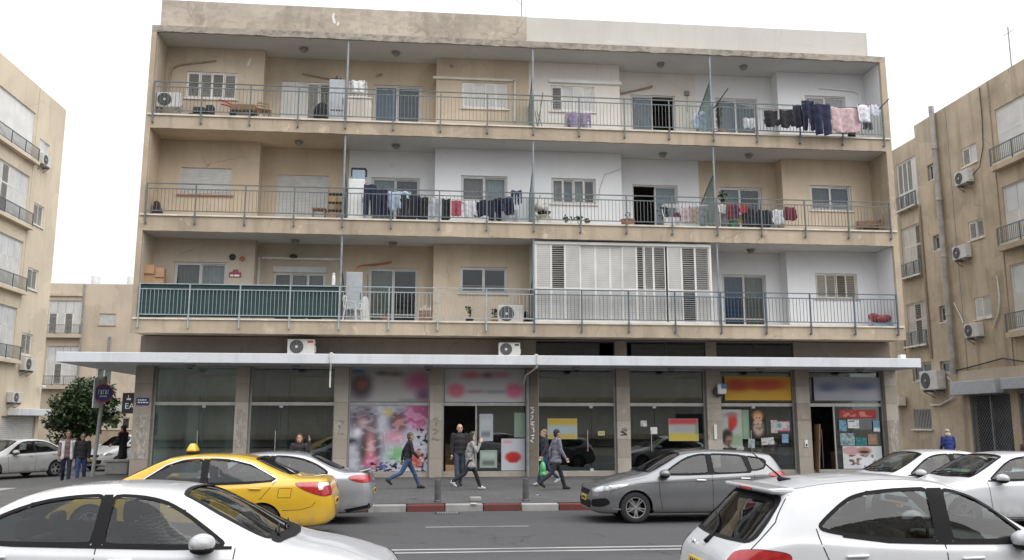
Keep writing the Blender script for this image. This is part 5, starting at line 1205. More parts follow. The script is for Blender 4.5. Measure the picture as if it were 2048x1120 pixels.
# ================================================================== neighbouring buildings (local x along the wall, local -y outwards)
def simple_rail(par, x0, x1, z0, z1, y, mat='rail'):
    r = empty('railing', (0,0,0), parent=par)
    obj('top_rail', MB().box(x0, x1, y-.02, y+.02, z1-.04, z1), K[mat], r); obj('bottom_rail', MB().box(x0, x1, y-.015, y+.015, z0+.06, z0+.09), K[mat], r)
    m = MB(); n = int((x1-x0)/.11)
    for k in range(1, n): m.box(x0+(x1-x0)*k/n-.008, x0+(x1-x0)*k/n+.008, y-.008, y+.008, z0+.09, z1-.04)
    obj('balusters', m, K[mat], r, kind='stuff')
    for k in range(4): xx = x0+.02+(x1-x0-.04)*k/3; obj('post', MB().box(xx-.02, xx+.02, y-.023, y+.023, z0-.15, z1-.041), K[mat], r)
def enclosure(par, x0, x1, z0, z1, y, cols, mat='shutter', glassy=(), split=.5, opaque=()):
    """balcony closed in with shutters: cols = tilt per leaf, upper band of plain panels"""
    e = empty('closed_balcony', (0,0,0), parent=par)
    obj('frame', frame_mb(x0, x1, z0, z1, y, .05, .08), K[mat], e)
    n = len(cols); w = (x1-x0-.1)/n; zm = z0+(z1-z0)*split
    for i, t in enumerate(cols):
        a = x0+.05+i*w
        if i in opaque:
            obj('panel', MB().box(a+.005, a+w-.005, y+.02, y+.04, z0+.05, z1-.05), K[mat], e); continue
        obj('shutter_leaf', louvre_mb(a+.004, a+w-.004, z0+.05, zm, y+.02, .085, t, .035, .035, .95), K[mat], e)
        if i in glassy: obj('pane', MB().box(a+.01, a+w-.01, y+.03, y+.036, zm+.01, z1-.05), K['pale_panel'], e)
        else: obj('shutter_leaf', louvre_mb(a+.004, a+w-.004, zm+.005, z1-.05, y+.02, .085, t, .035, .035, .95), K[mat], e)
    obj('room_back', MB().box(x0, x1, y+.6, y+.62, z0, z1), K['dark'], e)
    obj('balcony_sill', MB().box(x0-.05, x1+.05, y-.32, y+.02, z0-.07, z0), K['coping'], e)
def shut_win(par, x0, x1, z0, z1, y, tilts, back=True, mat='shutter'):
    w = louvred(par, x0, x1, z0, z1, y, tilts, mat=mat, pitch=.07)
    obj('room_back', MB().box(x0, x1, y+.5, y+.52, z0, z1), K['dark'], w)

# left building
LB_ = empty('apartment_building', (-20,0,0), rad(90), label='tall cream apartment block at the left edge across the side street', cat='building')
encz = [(15.05,17.5),(11.66,14.17),(8.35,10.8),(4.95,7.48)]; winz = [(15.25,16.43),(11.92,13.05),(8.6,9.68),(5.28,6.37)]
holes = [(12.0,15.95,a,b) for a,b in encz]+[(16.68,17.88,a,b) for a,b in winz]+[(15.4,19.1,.1,2.25),(7.2,11.2,encz[0][0],encz[0][1])]
obj('wall', wall_mesh(2.0, 19.46, -.1, 18.98, 0, .3, holes), K['left_wall'], LB_)
obj('side_wall', MB().box(19.1, 19.455, .301, 12, -.1, 18.97), K['left_wall'], LB_); obj('side_wall', MB().box(2.0, 2.3, .301, 12, -.1, 18.97), K['left_wall'], LB_)
obj('roof', MB().box(2.0, 19.45, .301, 12, 18.7, 18.9), K['left_wall'], LB_); obj('core', MB().box(2.3, 19.1, 2.2, 12, -.1, 18.7), K['dark'], LB_)
obj('expansion_joint', MB().box(16.15,16.18,-.004,.0,7.5,18.98), K['pipe_grey'], LB_)
et = [[8,8,8,8],[60,12,72,10],[10,12,10,12],[62,12,60,12]]
for k, (a, b) in enumerate(encz):
    enclosure(LB_, 12.0, 15.95, a, b, .06, et[k]+[10,10], glassy=(4,5) if k == 1 else ((0,1,2,3,4,5) if k in (2,3) else ()), split=.62, opaque=(0,1,2,3,4,5) if k == 0 else ())
    simple_rail(LB_, 11.8, 16.25, a+.0, a+.66, -.22); obj('balcony_slab', MB().box(11.8, 16.3, -.28, -.001, a-.18, a-.02), K['left_wall'], LB_)
enclosure(LB_, 7.2, 11.2, encz[0][0], encz[0][1], .06, [10]*4)
for k, (a, b) in enumerate(winz): shut_win(LB_, 16.68, 17.88, a, b, 0, [12,14] if k in (0,) else [60,58])
# shop shutter and awning
rolled(LB_, 15.4, 19.1, .1, 2.25, .05, door=True, pitch=.09); obj('shop_awning', bevelled(MB().box(15.9,19.6,-.55,-.002,2.28,2.62), .02), K['canopy'], LB_)
ac_unit((-19.99,17.0,15.0), rad(90), 'air conditioner on the left cream building below its top small window', 1.0, .62, bracket=True)
ac_unit((-19.99,17.2,4.45), rad(90), 'air conditioner on the left cream building below its lowest small window', 1.1, .68, bracket=True)
ac_unit((-19.99,16.2,2.84), rad(90), 'air conditioner on the left cream building just above the shop awning', 1.05, .55, bracket=True)
sc = empty('security_camera', (-19.95,19.1,3.8), label='small white security camera on the left building corner', cat='camera')
obj('bracket', MB().bar((0,0,0),(.2,0,0),.04), K['white_gloss'], sc); obj('housing', bevelled(MB().box(.15,.27,-.25,.12,-.08,.05), .02), K['white_gloss'], sc)

# building at the end of the side street
k_ = 1.191; sx_ = lambda x: x*k_; sz_ = lambda z: 1.86+(z-1.86)*k_
BB_ = empty('apartment_building', (0,34,0), label='low beige apartment block at the end of the side street behind the tree', cat='building')
hb = [(sx_(-21.9),sx_(-20.05),sz_(7.05),sz_(9.0)),(sx_(-19.04),sx_(-18.12),sz_(7.55),sz_(8.25)),(sx_(-21.8),sx_(-20.05),sz_(4.1),sz_(6.33)),(sx_(-18.97),sx_(-18.1),sz_(4.1),sz_(5.1)),(sx_(-18.0),sx_(-17.2),sz_(2.5),sz_(3.15)),(sx_(-18.0),sx_(-17.5),.9,sz_(2.24)),(sx_(-17.37),sx_(-16.88),.9,sz_(2.24))]
hb2 = [h for h in hb]
obj('wall', wall_mesh(-30, -12, -.15, sz_(10.0), 0, .3, hb2), K['back_wall'], BB_); obj('core', MB().box(-30,-12,1.4,10,-.15,sz_(9.9)), K['dark'], BB_)
obj('roof', MB().box(-30,-12,.301,10,sz_(9.75),sz_(9.9)), K['back_wall'], BB_); obj('ledge', MB().box(-30,sx_(-20.0),-.12,-.001,sz_(9.25),sz_(9.4)), K['back_wall'], BB_)
enclosure(BB_, *hb[0], .06, [58,12,60,10], split=.62, glassy=(0,1,2,3)); enclosure(BB_, *hb[2], .06, [10,62,10,10], split=.55, glassy=(0,1,2,3))
for h in (hb[0], hb[2]): simple_rail(BB_, h[0]-.15, h[1]+.1, h[2]-.05, h[2]+.6, -.3); obj('balcony_slab', MB().box(h[0]-.2,h[1]+.15,-.35,-.001,h[2]-.3,h[2]-.06), K['back_wall'], BB_)
rolled(BB_, *hb[1], .03); slider(BB_, *hb[3], .02, 2, [W_,W_]); rolled(BB_, *hb[4], .03)
for h in hb[5:]:
    slider(BB_, *h, .02, 1, [(.22,.17,.12)], door=True, mat='shutter_cream')
obj('drain_pipe', MB().tube([(sx_(-19.98),-.1,sz_(9.98)),(sx_(-19.95),-.1,2)], .06), K['pipe_grey'], BB_); obj('vent_pipe', MB().tube([(sx_(-18.35),-.08,sz_(5.9)),(sx_(-18.35),-.08,sz_(6.9))], .08), K['pipe_grey'], BB_)
for x_, lab in ((-20.33,'left white solar water tank on the low back building roof'),(-18.2,'right white solar water tank on the low back building roof')):
    t = empty('water_tank', (sx_(x_),37,sz_(9.9)), label=lab, cat='water tank', group='solar water tanks on the back roof')
    obj('tank', MB().lathe([(.0,1.25),(.26,1.22),(.30,1.15),(.30,.35),(.26,.28),(0,.26)], 18), K['white_gloss'], t, smooth=False)
    for q_ in range(3): obj('leg', MB().bar((.24*math.cos(q_*2.1),.24*math.sin(q_*2.1),-.05),(.24*math.cos(q_*2.1),.24*math.sin(q_*2.1),.32),.04), K['pipe_grey'], t)
    obj('solar_panel', MB().bar((-.7,-.3,.05),(.7,-.3,.05),.9,.05,up=(0,-.5,.8)), K['glass_dark'], t)
gw = empty('garden_wall', (-15.8,21.5,0), label='low tan garden wall behind the street tree', cat='wall')
obj('body', MB().box(-3.2,4.2,0,.25,-.15,1.55), K['right_wall'], gw); obj('cap', MB().box(-3.25,4.25,-.04,.29,1.55,1.63), K['coping'], gw)

# right building
RB_ = empty('apartment_building', (23,0,0), rad(-90), label='weathered tan apartment block at the right edge beyond the alley', cat='building')
Lz = [(12.1,14.5),(8.8,11.24),(5.5,7.54)]; Wz = [(12.25,14.54),(8.95,11.27),(5.5,8.07)]
hl = [(-10.87,-9.15,a,b) for a,b in Lz]; hw_ = [(-3.26,.35,a,b) for a,b in Wz]
hlw = [(-5.6,-4.6,12.8,13.62),(-5.6,-4.62,9.55,10.35),(-5.65,-4.58,6.18,7.1)]; hsw = [(-8.2,-7.62,12.92,13.68),(-8.2,-7.46,9.65,10.34),(-8.18,-7.47,6.36,7.09),(-8.47,-7.39,4.1,4.64)]
hd = [(-10.77,-9.21,3.85,4.7),(-11.0,-9.5,1.64,2.55),(-6.54,-3.95,.1,3.1),(-3.5,.2,.1,3.1)]
obj('wall', wall_mesh(-9.0, .7, -.1, 15.9, 0, .3, hw_+hlw+hsw+hd[2:]), K['right_wall'], RB_)
obj('wall', wall_mesh(-14.0, -9.002, -.1, 15.34, .04, .3, hl+hd[:2]), K['right_wall'], RB_)
obj('core', MB().box(-14,.7,1.6,12,-.1,15.2), K['dark'], RB_); obj('roof', MB().box(-14,.69,.35,12,15.2,15.3), K['right_wall'], RB_); obj('end_wall', MB().box(.4,.698,.301,12,-.1,15.89), K['right_wall'], RB_)
obj('parapet', MB().box(-9.0,-8.75,.301,6,15.3,15.9), K['right_wall'], RB_)
obj('ledge', MB().box(-7.05,.7,-.10,-.001,3.66,4.1), K['back_wall'], RB_)
obj('seam', MB().box(-6.5,-6.47,-.012,-.001,4.1,15.88), K['pipe_grey'], RB_); obj('seam', MB().box(-3.53,-3.49,-.03,-.001,4.1,15.88), K['pipe_brown'], RB_)
ct = [[62,60,58,10],[10,10,64],[10,66,12]]
for k, (a, b) in enumerate(Lz):
    enclosure(RB_, -10.87, -9.15, a, b, .08, ct[k], split=.35 if k == 0 else .6, mat='shutter' if k == 0 else 'shutter_cream'); simple_rail(RB_, -10.95, -9.05, a-.02, a+.66, -.15, 'rail')
wt = [[10,10,10,66,64],[10,10,66,10,60],[10,60,62,10,60]]
for k, (a, b) in enumerate(Wz):
    enclosure(RB_, -3.26, .35, a, b, .06, wt[k], split=.55, glassy=(0,1) if k else ()); simple_rail(RB_, -3.42, .55, a-.03, a+.66, -.28); obj('balcony_slab', MB().box(-3.42,.6,-.32,-.001,a-.3,a-.09), K['right_wall'], RB_)
for k, h in enumerate(hlw): shut_win(RB_, *h, 0, [64,14] if k == 0 else ([64,62] if k == 1 else [14,16]))
for h in hsw: slider(RB_, *h, .05, 2, [(.25,.24,.22),(.3,.29,.27)]); 
for h in (hd[0],): slider(RB_, *h, .08, 2, None)
bw = empty('barred_window', (0,0,0), parent=RB_); h = hd[1]
obj('frame', frame_mb(*h, .06, .05, .06), K['pipe_grey'], bw); obj('room_back', MB().box(h[0],h[1],.5,.52,h[2],h[3]), K['dark'], bw)
for k in range(12): obj('bar', MB().box(h[0]+.06+k*.125,h[0]+.085+k*.125,.03,.055,h[2],h[3]), K['roller'], bw)
obj('sill', MB().box(h[0]-.1,h[1]+.1,-.06,.05,h[2]-.07,h[2]), K['coping'], bw)
# ground floor shop with a mesh grille
for n_, h in enumerate(hd[2:]):
    sg_ = empty('shop_grille', (0,0,0), parent=RB_); obj('frame', frame_mb(*h, .04, .06, .08, ((h[0]+h[1])/2,)), K['pipe_grey'], sg_)
    gm = MB(); L_, H_ = h[1]-h[0], h[3]-h[2]; n = 22
    for k in range(-n, n):
        for sgn in (1,-1):
            # diagonal bars clipped to the opening
            t0 = k*L_/n*1.4; pts = []
            for s in np.linspace(0, 1, 40):
                xx = t0+s*H_*.9; xx = xx if sgn == 1 else L_-xx
                if 0 <= xx <= L_: pts.append((h[0]+xx, .07+.004*sgn, h[2]+s*H_))
            if len(pts) > 1: gm.bar(pts[0], pts[-1], .012)
    obj('mesh_bars', gm, K['pipe_grey'], sg_, kind='stuff'); obj('room_back', MB().box(h[0],h[1],.9,.92,h[2],h[3]), plain('shop dim', (.07,.085,.09), .8, var=.6, scale=2), sg_)
obj('shop_awning', bevelled(MB().box(-7.1,-4.1,-.5,-.102,3.08,3.64), .02), K['grey_metal'], RB_); obj('shop_awning', bevelled(MB().box(-3.75,.6,-.5,-.102,3.2,3.64), .02), K['grey_metal'], RB_)
obj('drain_pipe', MB().tube([(-7.25,-.17,16.2),(-7.22,-.17,4.0)], .12, 14), K['pipe_light'], RB_)
for zz in (14.2,11.8,9.2,6.6): obj('pipe_collar', MB().lathe([(.135,-.05),(.145,0),(.135,.05)], 14, (-7.235,-.17,zz)), K['pipe_light'], RB_)
obj('drain_pipe', MB().tube([(-9.0,-.06,12.0),(-9.0,-.06,4.8)], .06), K['pipe_brown'], RB_)
ac_unit((22.99,5.35,11.95), rad(-90), 'air conditioner on the right building below its top shuttered window', .92, .62, bracket=True)
ac_unit((22.99,5.95,8.80), rad(-90), 'air conditioner on the right building below its middle shuttered window', .92, .62, bracket=True)
ac_unit((22.99,5.6,5.40), rad(-90), 'air conditioner on the right building below its white closed shutter', .92, .62, bracket=True)
ac_unit((22.95,8.7,3.33), rad(-90), 'large air conditioner low on the right building beside the drain pipe', 1.35, .9, d=.42, bracket=True)
def wpipe(pts, r, mat, lab): obj('cable', MB().tube([(23-o_, yy, zz) for yy, zz, o_ in pts], r, 6), K[mat], label=lab, cat='cable')
wpipe([(4.7,12.2,.2),(4.4,12.5,.06),(4.1,13.3,.04),(4.0,14.6,.04),(4.0,15.8,.04)], .018, 'black', 'black cable looping up from the top air conditioner on the right building')
wpipe([(6.2,6.1,.2),(6.6,6.5,.05),(7.0,7.1,.04)], .022, 'pipe_white', 'white hose left of the lowest shutter on the right building')
wpipe([(4.0,7.8,.04),(3.95,6.9,.05),(4.1,6.3,.05),(4.5,5.7,.06)], .035, 'pipe_white', 'white hose right of the white closed shutter on the right building')
wpipe([(7.6,3.9,.25),(7.4,3.6,.1),(7.5,3.0,.1),(8.6,2.7,.08),(9.4,2.72,.06)], .035, 'pipe_white', 'white hose hanging below the large air conditioner')
wpipe([(7.1,4.15,.12),(5.5,4.3,.12),(4.0,4.45,.12),(2.6,4.2,.12),(1.0,4.25,.12)], .03, 'black', 'black cable along the ledge of the right building')
obj('wall_box', bevelled(MB().box(22.6,22.99,11.45,12.3,2.74,3.18), .01), K['coping'], label='pale yellow box sign on the wall beyond the rightmost pillar', cat='sign')
obj('antenna', MB().tube([(24.5,4.0,15.2),(24.52,4.0,18.6)], .025).bar((24.3,4.0,18.2),(24.8,4.0,18.5),.03), K['pipe_grey'], label='thin antenna pole on the right building roof', cat='antenna')
obj('camera_box', bevelled(MB().box(16.1,16.3,-.35,-.15,4.05,4.2), .02), K['white_gloss'], label='small white lamp box on the right end of the canopy', cat='lamp')

# opposite side of the street, seen in the shop glass
OB_ = empty('apartment_building', (0,-48,0), rad(180), label='pale apartment block across the road mirrored in the shop glass', cat='building')
ho = []
for f in range(4):
    for c in range(10): ho.append((-33+c*7, -30+c*7, 1.0+f*3.3, 2.8+f*3.3))
obj('wall', wall_mesh(-40, 40, -.1, 14, 0, .3, ho), K['parapet_new'], OB_); obj('core', MB().box(-40,40,.9,8,-.1,13.9), K['room'], OB_)
for k, h in enumerate(ho):
    if k % 7 == 1: obj('pane', MB().box(h[0],h[1],.1,.11,h[2],h[3]), K['glass_dark'], OB_)
    else: obj('shutter', MB().box(h[0],h[1],.1,.13,h[2],h[3]), K['shutter_cream'], OB_)
for f in range(4): obj('balcony_slab', MB().box(-38,38,-1.0,-.01,.55+f*3.3,.95+f*3.3), K['slab'], OB_)

# ================================================================== street tree
def tree(loc, label, h=4.4, rx=1.4, ry=1.3, zc=2.65, rz_=1.4, n=10000, seed=5):
    q = random.Random(seed); t = empty('street_tree', loc, label=label, cat='tree'); tm = MB()
    tm.tube([(0,0,-.15),(.05,0,.6),(.0,.05,1.3),(.08,.0,2.0)], [.16,.13,.11,.08], 10)
    tips = []
    for k in range(11):
        a = k*2.4; e = q.uniform(.2,1.1); L = q.uniform(.9,1.6)
        p0 = Vector((.02,.02,q.uniform(1.2,1.95))); d = Vector((math.cos(a)*math.cos(e), math.sin(a)*math.cos(e), math.sin(e)))
        p1 = p0+d*L*.5+Vector((0,0,.08)); p2 = p0+d*L; tm.tube([p0,p1,p2], [.05,.035,.012], 6)
    obj('trunk', tm, K['bark'], t)
    # clumps of leaves through an uneven crown
    cl = []
    for k in range(90):
        while True:
            p = Vector((q.uniform(-1,1),q.uniform(-1,1),q.uniform(-1,1)))
            if .25 < p.length < 1: break
        p = Vector((p.x*rx, p.y*ry, p.z*rz_+zc+.25*math.sin(p.x*4))); cl.append((p, q.uniform(.28,.55)))
    nv = n*4; V = np.zeros((nv,3)); F = []
    for i in range(n):
        c, r = cl[q.randrange(len(cl))]
        d = Vector((q.gauss(0,1),q.gauss(0,1),q.gauss(0,1))).normalized()*r*q.uniform(.55,1.0)
        p = c+Vector((d.x,d.y,d.z*.75)); a = Vector((q.uniform(-1,1),q.uniform(-1,1),q.uniform(-.9,.5))).normalized(); s = a.cross(Vector((q.random()-.5,q.random()-.5,1))).normalized(); L = q.uniform(.13,.26)
        for j, v in enumerate((p, p+a*L*.5+s*L*.3, p+a*L, p+a*L*.5-s*L*.3)): V[i*4+j] = v
        F.append((i*4,i*4+1,i*4+2,i*4+3))
    me = bpy.data.meshes.new('crown'); me.from_pydata(V.tolist(), [], F); me.update(); obj('crown', me, K['tree_leaf'], t, kind='stuff')
tree((-15.85,14.0,-.1), 'dense dark green street tree at the left behind the white cars')

# ================================================================== street furniture
for x_, y_, lab in ((.34,-7.05,'short grey bollard by the red kerb stone left of centre'),(2.47,-6.95,'short grey bollard near the white kerb stone right of centre')):
    b = empty('bollard', (x_,y_,walk_z(y_)), label=lab, cat='bollard', group='bollards on the pavement edge')
    obj('post', MB().lathe([(.075,-.05),(.075,.50),(.07,.53),(.0,.54)], 18), K['bollard'], b); obj('collar', MB().lathe([(.09,0),(.095,.03),(.08,.05)], 18), K['bollard'], b)
obj('stone_block', bevelled(MB().box(-.14,.14,-.1,.1,0,.10), .02), K['kerb_white'], None, (1.25,-6.85,walk_z(-6.85)), label='pale loose paving stone lying near the kerb between the bollards', cat='stone')
sgp = empty('bus_stop_sign', (-10.72,1.95,walk_z(1)), label='grey pole with a round blue and red sign at the street corner', cat='sign')
obj('pole', MB().tube([(-.12,0,0),(.0,0,2.4),(.05,0,3.3)], .06, 12), K['pipe_grey'], sgp)
obj('side_panel', bevelled(MB().box(-.2,-.16,-.3,.3,2.25,3.25), .01), K['white_gloss'], sgp)
obj('backing', bevelled(MB().box(-.13,.12,-.02,.02,2.38,3.2), .01), K['grey_metal'], sgp)
dm = empty('round_sign', (.06,-.07,2.74), rad(22), parent=sgp)
obj('red_rim', MB().lathe([(0,-.012),(.30,-.012),(.30,.012),(0,.012)], 28, (0,0,0), 'y'), plain('sign red', (.42,.03,.035), .4), dm)
obj('blue_disc', MB().lathe([(0,-.018),(.265,-.018),(.265,-.0125)], 28, (0,0,0), 'y'), plain('sign blue', (.02,.035,.16), .4), dm)
lt = MB()
for k, w_ in enumerate((.035,.05,.045,.05,.035)):
    xx = -.16+k*.07; lt.box(xx,xx+.014,-.024,-.019,-.03,.11); 
    if k % 2 == 0: lt.box(xx,xx+w_,-.0235,-.0195,.09,.11)
    else: lt.box(xx+.02,xx+.034,-.024,-.019,-.03,.11).box(xx,xx+w_,-.0235,-.0195,-.03,-.01)
for k in range(5): lt.box(-.11+k*.045,-.085+k*.045,-.024,-.019,-.12,-.08)
obj('lettering', lt, K['white_gloss'], dm)
obj('orange_tab', MB().box(.05,.13,-.035,-.021,3.02,3.22), plain('orange', (.5,.2,.03), .5), sgp)
ub = empty('concrete_planter', (-10.62,3.7,.14), label='pale grey concrete bin in front of the dark dressed person at the corner', cat='planter')
obj('body', bevelled(MB().box(-.38,.38,-.2,.2,0,.42), .03), K['kerb_white'], ub); obj('rim', bevelled(MB().box(-.42,.42,-.24,.24,.42,.5), .02), K['kerb_white'], ub)
# ================================================================== cars
def pchip(pts, x):
    xs = np.array([p[0] for p in pts], float); ys = np.array([p[1] for p in pts], float); h = np.diff(xs); d = np.diff(ys)/h; n = len(xs)
    m = np.zeros(n)
    for i in range(1, n-1):
        if d[i-1]*d[i] > 0:
            w1, w2 = 2*h[i]+h[i-1], h[i]+2*h[i-1]; m[i] = (w1+w2)/(w1/d[i-1]+w2/d[i])
    m[0], m[-1] = d[0], d[-1]
    x = np.clip(np.asarray(x, float), xs[0], xs[-1]); k = np.clip(np.searchsorted(xs, x)-1, 0, n-2); t = (x-xs[k])/h[k]
    return (2*t**3-3*t**2+1)*ys[k]+(t**3-2*t**2+t)*h[k]*m[k]+(-2*t**3+3*t**2)*ys[k+1]+(t**3-t**2)*h[k]*m[k+1]

def inside(poly, x, y):
    c = False; n = len(poly)
    for i in range(n):
        (x1,y1),(x2,y2) = poly[i], poly[(i+1)%n]
        if (y1 > y) != (y2 > y) and x < (x2-x1)*(y-y1)/(y2-y1)+x1: c = not c
    return c
def smooth_poly(p, it=2):
    """rounds gentle bends by a share of the edge and sharp corners by a few centimetres"""
    for k in range(it):
        q = []; n = len(p)
        for i in range(n):
            a, b, c = Vector(p[i-1]), Vector(p[i]), Vector(p[(i+1)%n]); e0, e1 = a-b, c-b; l0, l1 = e0.length, e1.length
            if l0 < 1e-6 or l1 < 1e-6: continue
            turn = math.pi-e0.angle(e1, 0); d = (.25*l0, .25*l1) if turn < .8 else (min(.25*l0, .035/(k+1)), min(.25*l1, .035/(k+1)))
            q += [tuple(b+e0*(d[0]/l0)), tuple(b+e1*(d[1]/l1))]
        p = q
    return p

K['car_glass'] = glass('car window', (.50,.55,.54), 1.0, .0, 1.6)
K['car_glass_dark'] = glass('car window tinted', (.20,.22,.23), 1.0, .0, 1.6)
K['trim'] = plain('car black trim', (.010,.010,.011), .65, var=.1, spec=.2)
K['lining'] = plain('car headliner', (.075,.074,.07), .9, var=.1)
K['seam'] = plain('panel gap', (.01,.01,.01), .9, var=0)
K['seat'] = plain('car seat cloth', (.06,.058,.055), .85, var=.2)
K['dash'] = plain('dashboard', (.10,.10,.095), .7, var=.2)
K['tail'] = plain('tail lamp red', (.38,.012,.015), .15, coat=1.0, var=.25, scale=16)
K['tail_clear'] = plain('tail lamp clear', (.72,.66,.64), .15, coat=1.0, var=.15)
K['amber'] = plain('amber lamp', (.65,.28,.05), .2, coat=1.0)
K['lamp'] = plain('head lamp', (.52,.54,.56), .12, .6, coat=1.0, var=.5, scale=14)
K['plate'] = plain('yellow number plate', (.62,.42,.05), .45, var=.1)

class Car:
    def __init__(s, name, label, loc, rz, sp, paint_mat):
        s.sp = sp; s.L, s.W, s.H = sp['L'], sp['W'], sp['H']; s.mat = paint_mat
        s.root = empty(name, loc, rz, label=label, cat=sp.get('cat', 'car'), group=sp.get('group'))
        s.build()
    def obj(s, name, m, mat, par=None, smooth=True, **t): return obj(name, m, mat, par or s.root, smooth=smooth, **t)
    def section(s, S_):
        sp = s.sp; T = pchip(sp['top'], S_); B = pchip(sp['belt'], S_); w = pchip(sp['hw'], S_)*s.W/2; b = pchip(sp['bot'], S_)
        T = np.maximum(T, B+.02); cab = np.clip((T-B)/(s.H-B-.02), 0, 1); cab = cab*cab*(3-2*cab)
        wr = (.87*w)*(1-cab)+(sp.get('wr', .60)*s.W/1.76)*cab; wr = np.minimum(wr, .9*w)
        zr = B+(T-B)*(.62*(1-cab)+.91*cab)
        hb = B-b; Z = np.zeros_like(w)
        rows = [(Z, b), (.78*w, b), (.93*w, b+.03), (.972*w, b+.14), (.985*w, b+hb*.42), (w, b+hb*.66), (.988*w, B-.07), (.955*w, B)]
        bulge = .02*cab
        rows += [(.955*w*.52+wr*.48+bulge, B+(zr-B)*.48), (wr+bulge*.3, zr), (.80*wr, zr+(T-zr)*.64), (.45*wr, zr+(T-zr)*.94), (Z, T)]
        return rows
    def build(s):
        sp = s.sp; L = s.L
        S_ = np.unique(np.concatenate([np.linspace(0, L, 170), np.linspace(0, .25, 16), np.linspace(L-.25, L, 16)]))
        rows = s.section(S_); nr = len(rows); sub = 6; ui = np.linspace(0, nr-1, (nr-1)*sub+1)
        Y = np.array([r[0] for r in rows]); Zz = np.array([r[1] for r in rows])
        idx = np.arange(nr); ys = np.zeros((len(ui), len(S_))); zs = np.zeros_like(ys)
        for j in range(len(S_)):
            ys[:,j] = pchip(list(zip(idx, Y[:,j])), ui); zs[:,j] = pchip(list(zip(idx, Zz[:,j])), ui)
        m = len(ui); n = len(S_); ring = 2*(m-1); V = []
        for j in range(n):
            x = L/2-S_[j]
            for i in range(m): V.append((x, ys[i,j], zs[i,j]))
            for i in range(m-2, 0, -1): V.append((x, -ys[i,j], zs[i,j]))
        F = []
        for j in range(n-1):
            for i in range(ring):
                i2 = (i+1) % ring; F.append((j*ring+i, j*ring+i2, (j+1)*ring+i2, (j+1)*ring+i))
        mir = lambda i: (ring-i) % ring
        for jj, rev in ((0, True), (n-1, False)):
            for i in range(m-1):
                f = [jj*ring+i, jj*ring+i+1, jj*ring+mir(i+1), jj*ring+mir(i)]
                f = list(dict.fromkeys(f))
                if len(f) > 2: F.append(tuple(f if rev else f[::-1]))
        s.bvh = BVHTree.FromPolygons(V, F)
        # cut the window and wheel openings
        ax = sp['axles']; R = sp['wheel']; Vn = np.array(V); keep = []
        side = [[(L/2-a, b) for a, b in smooth_poly(p)] for p in sp['side']]
        topw = [[(L/2-a, b) for a, b in smooth_poly(p)] for p in sp.get('topwin', [])]; rearw = [smooth_poly(p) for p in sp.get('rearwin', [])]
        for f in F:
            c = (Vn[f[0]]+Vn[f[2]])*.5
            if c[2] < .68 and not (abs(c[1]) > .4*s.W and min(abs(c[0]-(L/2-q)) for q in ax) < R+.06): keep.append(f); continue
            a0, b0, c0 = Vn[f[0]], Vn[f[1]], Vn[f[2]]; nn = np.cross(b0-a0, c0-a0); ln = np.linalg.norm(nn)+1e-12; nn = nn/ln; cut = False
            if abs(c[1]) > .45*s.W*.9 and c[2] < R*2.6:
                for q in ax:
                    if (c[0]-(L/2-q))**2+(c[2]-R)**2 < (R+.055)**2: cut = True
            if not cut and abs(nn[1]) > .22 and c[2] > .7:
                cut = any(inside(p, c[0], c[2]) for p in side)
            if not cut and abs(nn[2]) > .25 and c[2] > .7 and abs(nn[1]) < .75: cut = any(inside(p, c[0], c[1]) for p in topw)
            if not cut and rearw and c[0] < -L/2+1.0 and abs(nn[0]) > .3: cut = any(inside(p, c[1], c[2]) for p in rearw)
            if not cut: keep.append(f)
        me = bpy.data.meshes.new('body'); me.from_pydata(V, [], keep); me.update(); me.polygons.foreach_set('use_smooth', [True]*len(me.polygons))
        fix_normals(me); me.materials.append(s.mat); obj('body', me, None, s.root)
        # dark lining just inside the shell, so the cabin is not white paint
        N = np.zeros((len(V),3)); me.vertices.foreach_get('normal', N.ravel() if False else (nv := np.zeros(len(V)*3))); N = nv.reshape(-1,3)
        li = bpy.data.meshes.new('cabin_lining'); li.from_pydata((Vn-N*.018).tolist(), [], [f for f in keep if Vn[f[0]][2] > .6 and L/2-sp['cabin'][2]-.75 < Vn[f[0]][0] < L/2-1.0]); li.update(); obj('cabin_lining', li, K['lining'], s.root)
        g = sp.get('glass', 'car_glass')
        for p in side:
            for sg in (1, -1):
                w = s.decal('window', p, ('y', sg), K[g], -.008, .05); s.border('window_trim', p, ('y', sg), .034, K['trim'], .003, w)
        for k, p in enumerate(topw):
            w = s.decal('windscreen' if k == 0 else 'rear_window', p, ('z', 1), K[g], -.008, .06); s.border('window_trim', p, ('z', 1), .045, K['trim'], .002, w)
        for p in rearw:
            w = s.decal('rear_window', p, ('x', -1), K[sp.get('rglass', g)], -.004, .06); s.border('window_trim', p, ('x', -1), .045, K['trim'], .002, w)
        for q in ax:
            for sg in (1, -1): s.wheel(q, sg)
        for p in sp.get('seams', []):
            for sg in (1, -1): s.ribbon('door_seam', [(L/2-a, b) for a, b in p], ('y', sg), .010, K['seam'], .0012)
        for p in sp.get('pillars', []):
            pp = [(L/2-a, b) for a, b in p]
            for sg in (1, -1): s.decal('door_pillar', pp, ('y', sg), K['trim'], .0035, .05)
        for (a, z) in sp.get('handles', []):
            for sg in (1, -1):
                h = s.hit(('y', sg), (L/2-a, z))
                if h: s.obj('door_handle', MB().cap((L/2-a-.09, h[0].y+sg*.018, z), (L/2-a+.09, h[0].y+sg*.018, z+.004), .013, .015), K[sp.get('handle_mat','')] if sp.get('handle_mat') else s.mat)
        if sp.get('belt_trim'):
            for sg in (1, -1): s.ribbon('belt_moulding', [(L/2-a, b) for a, b in sp['belt_trim']], ('y', sg), .03, K['trim'], .004)
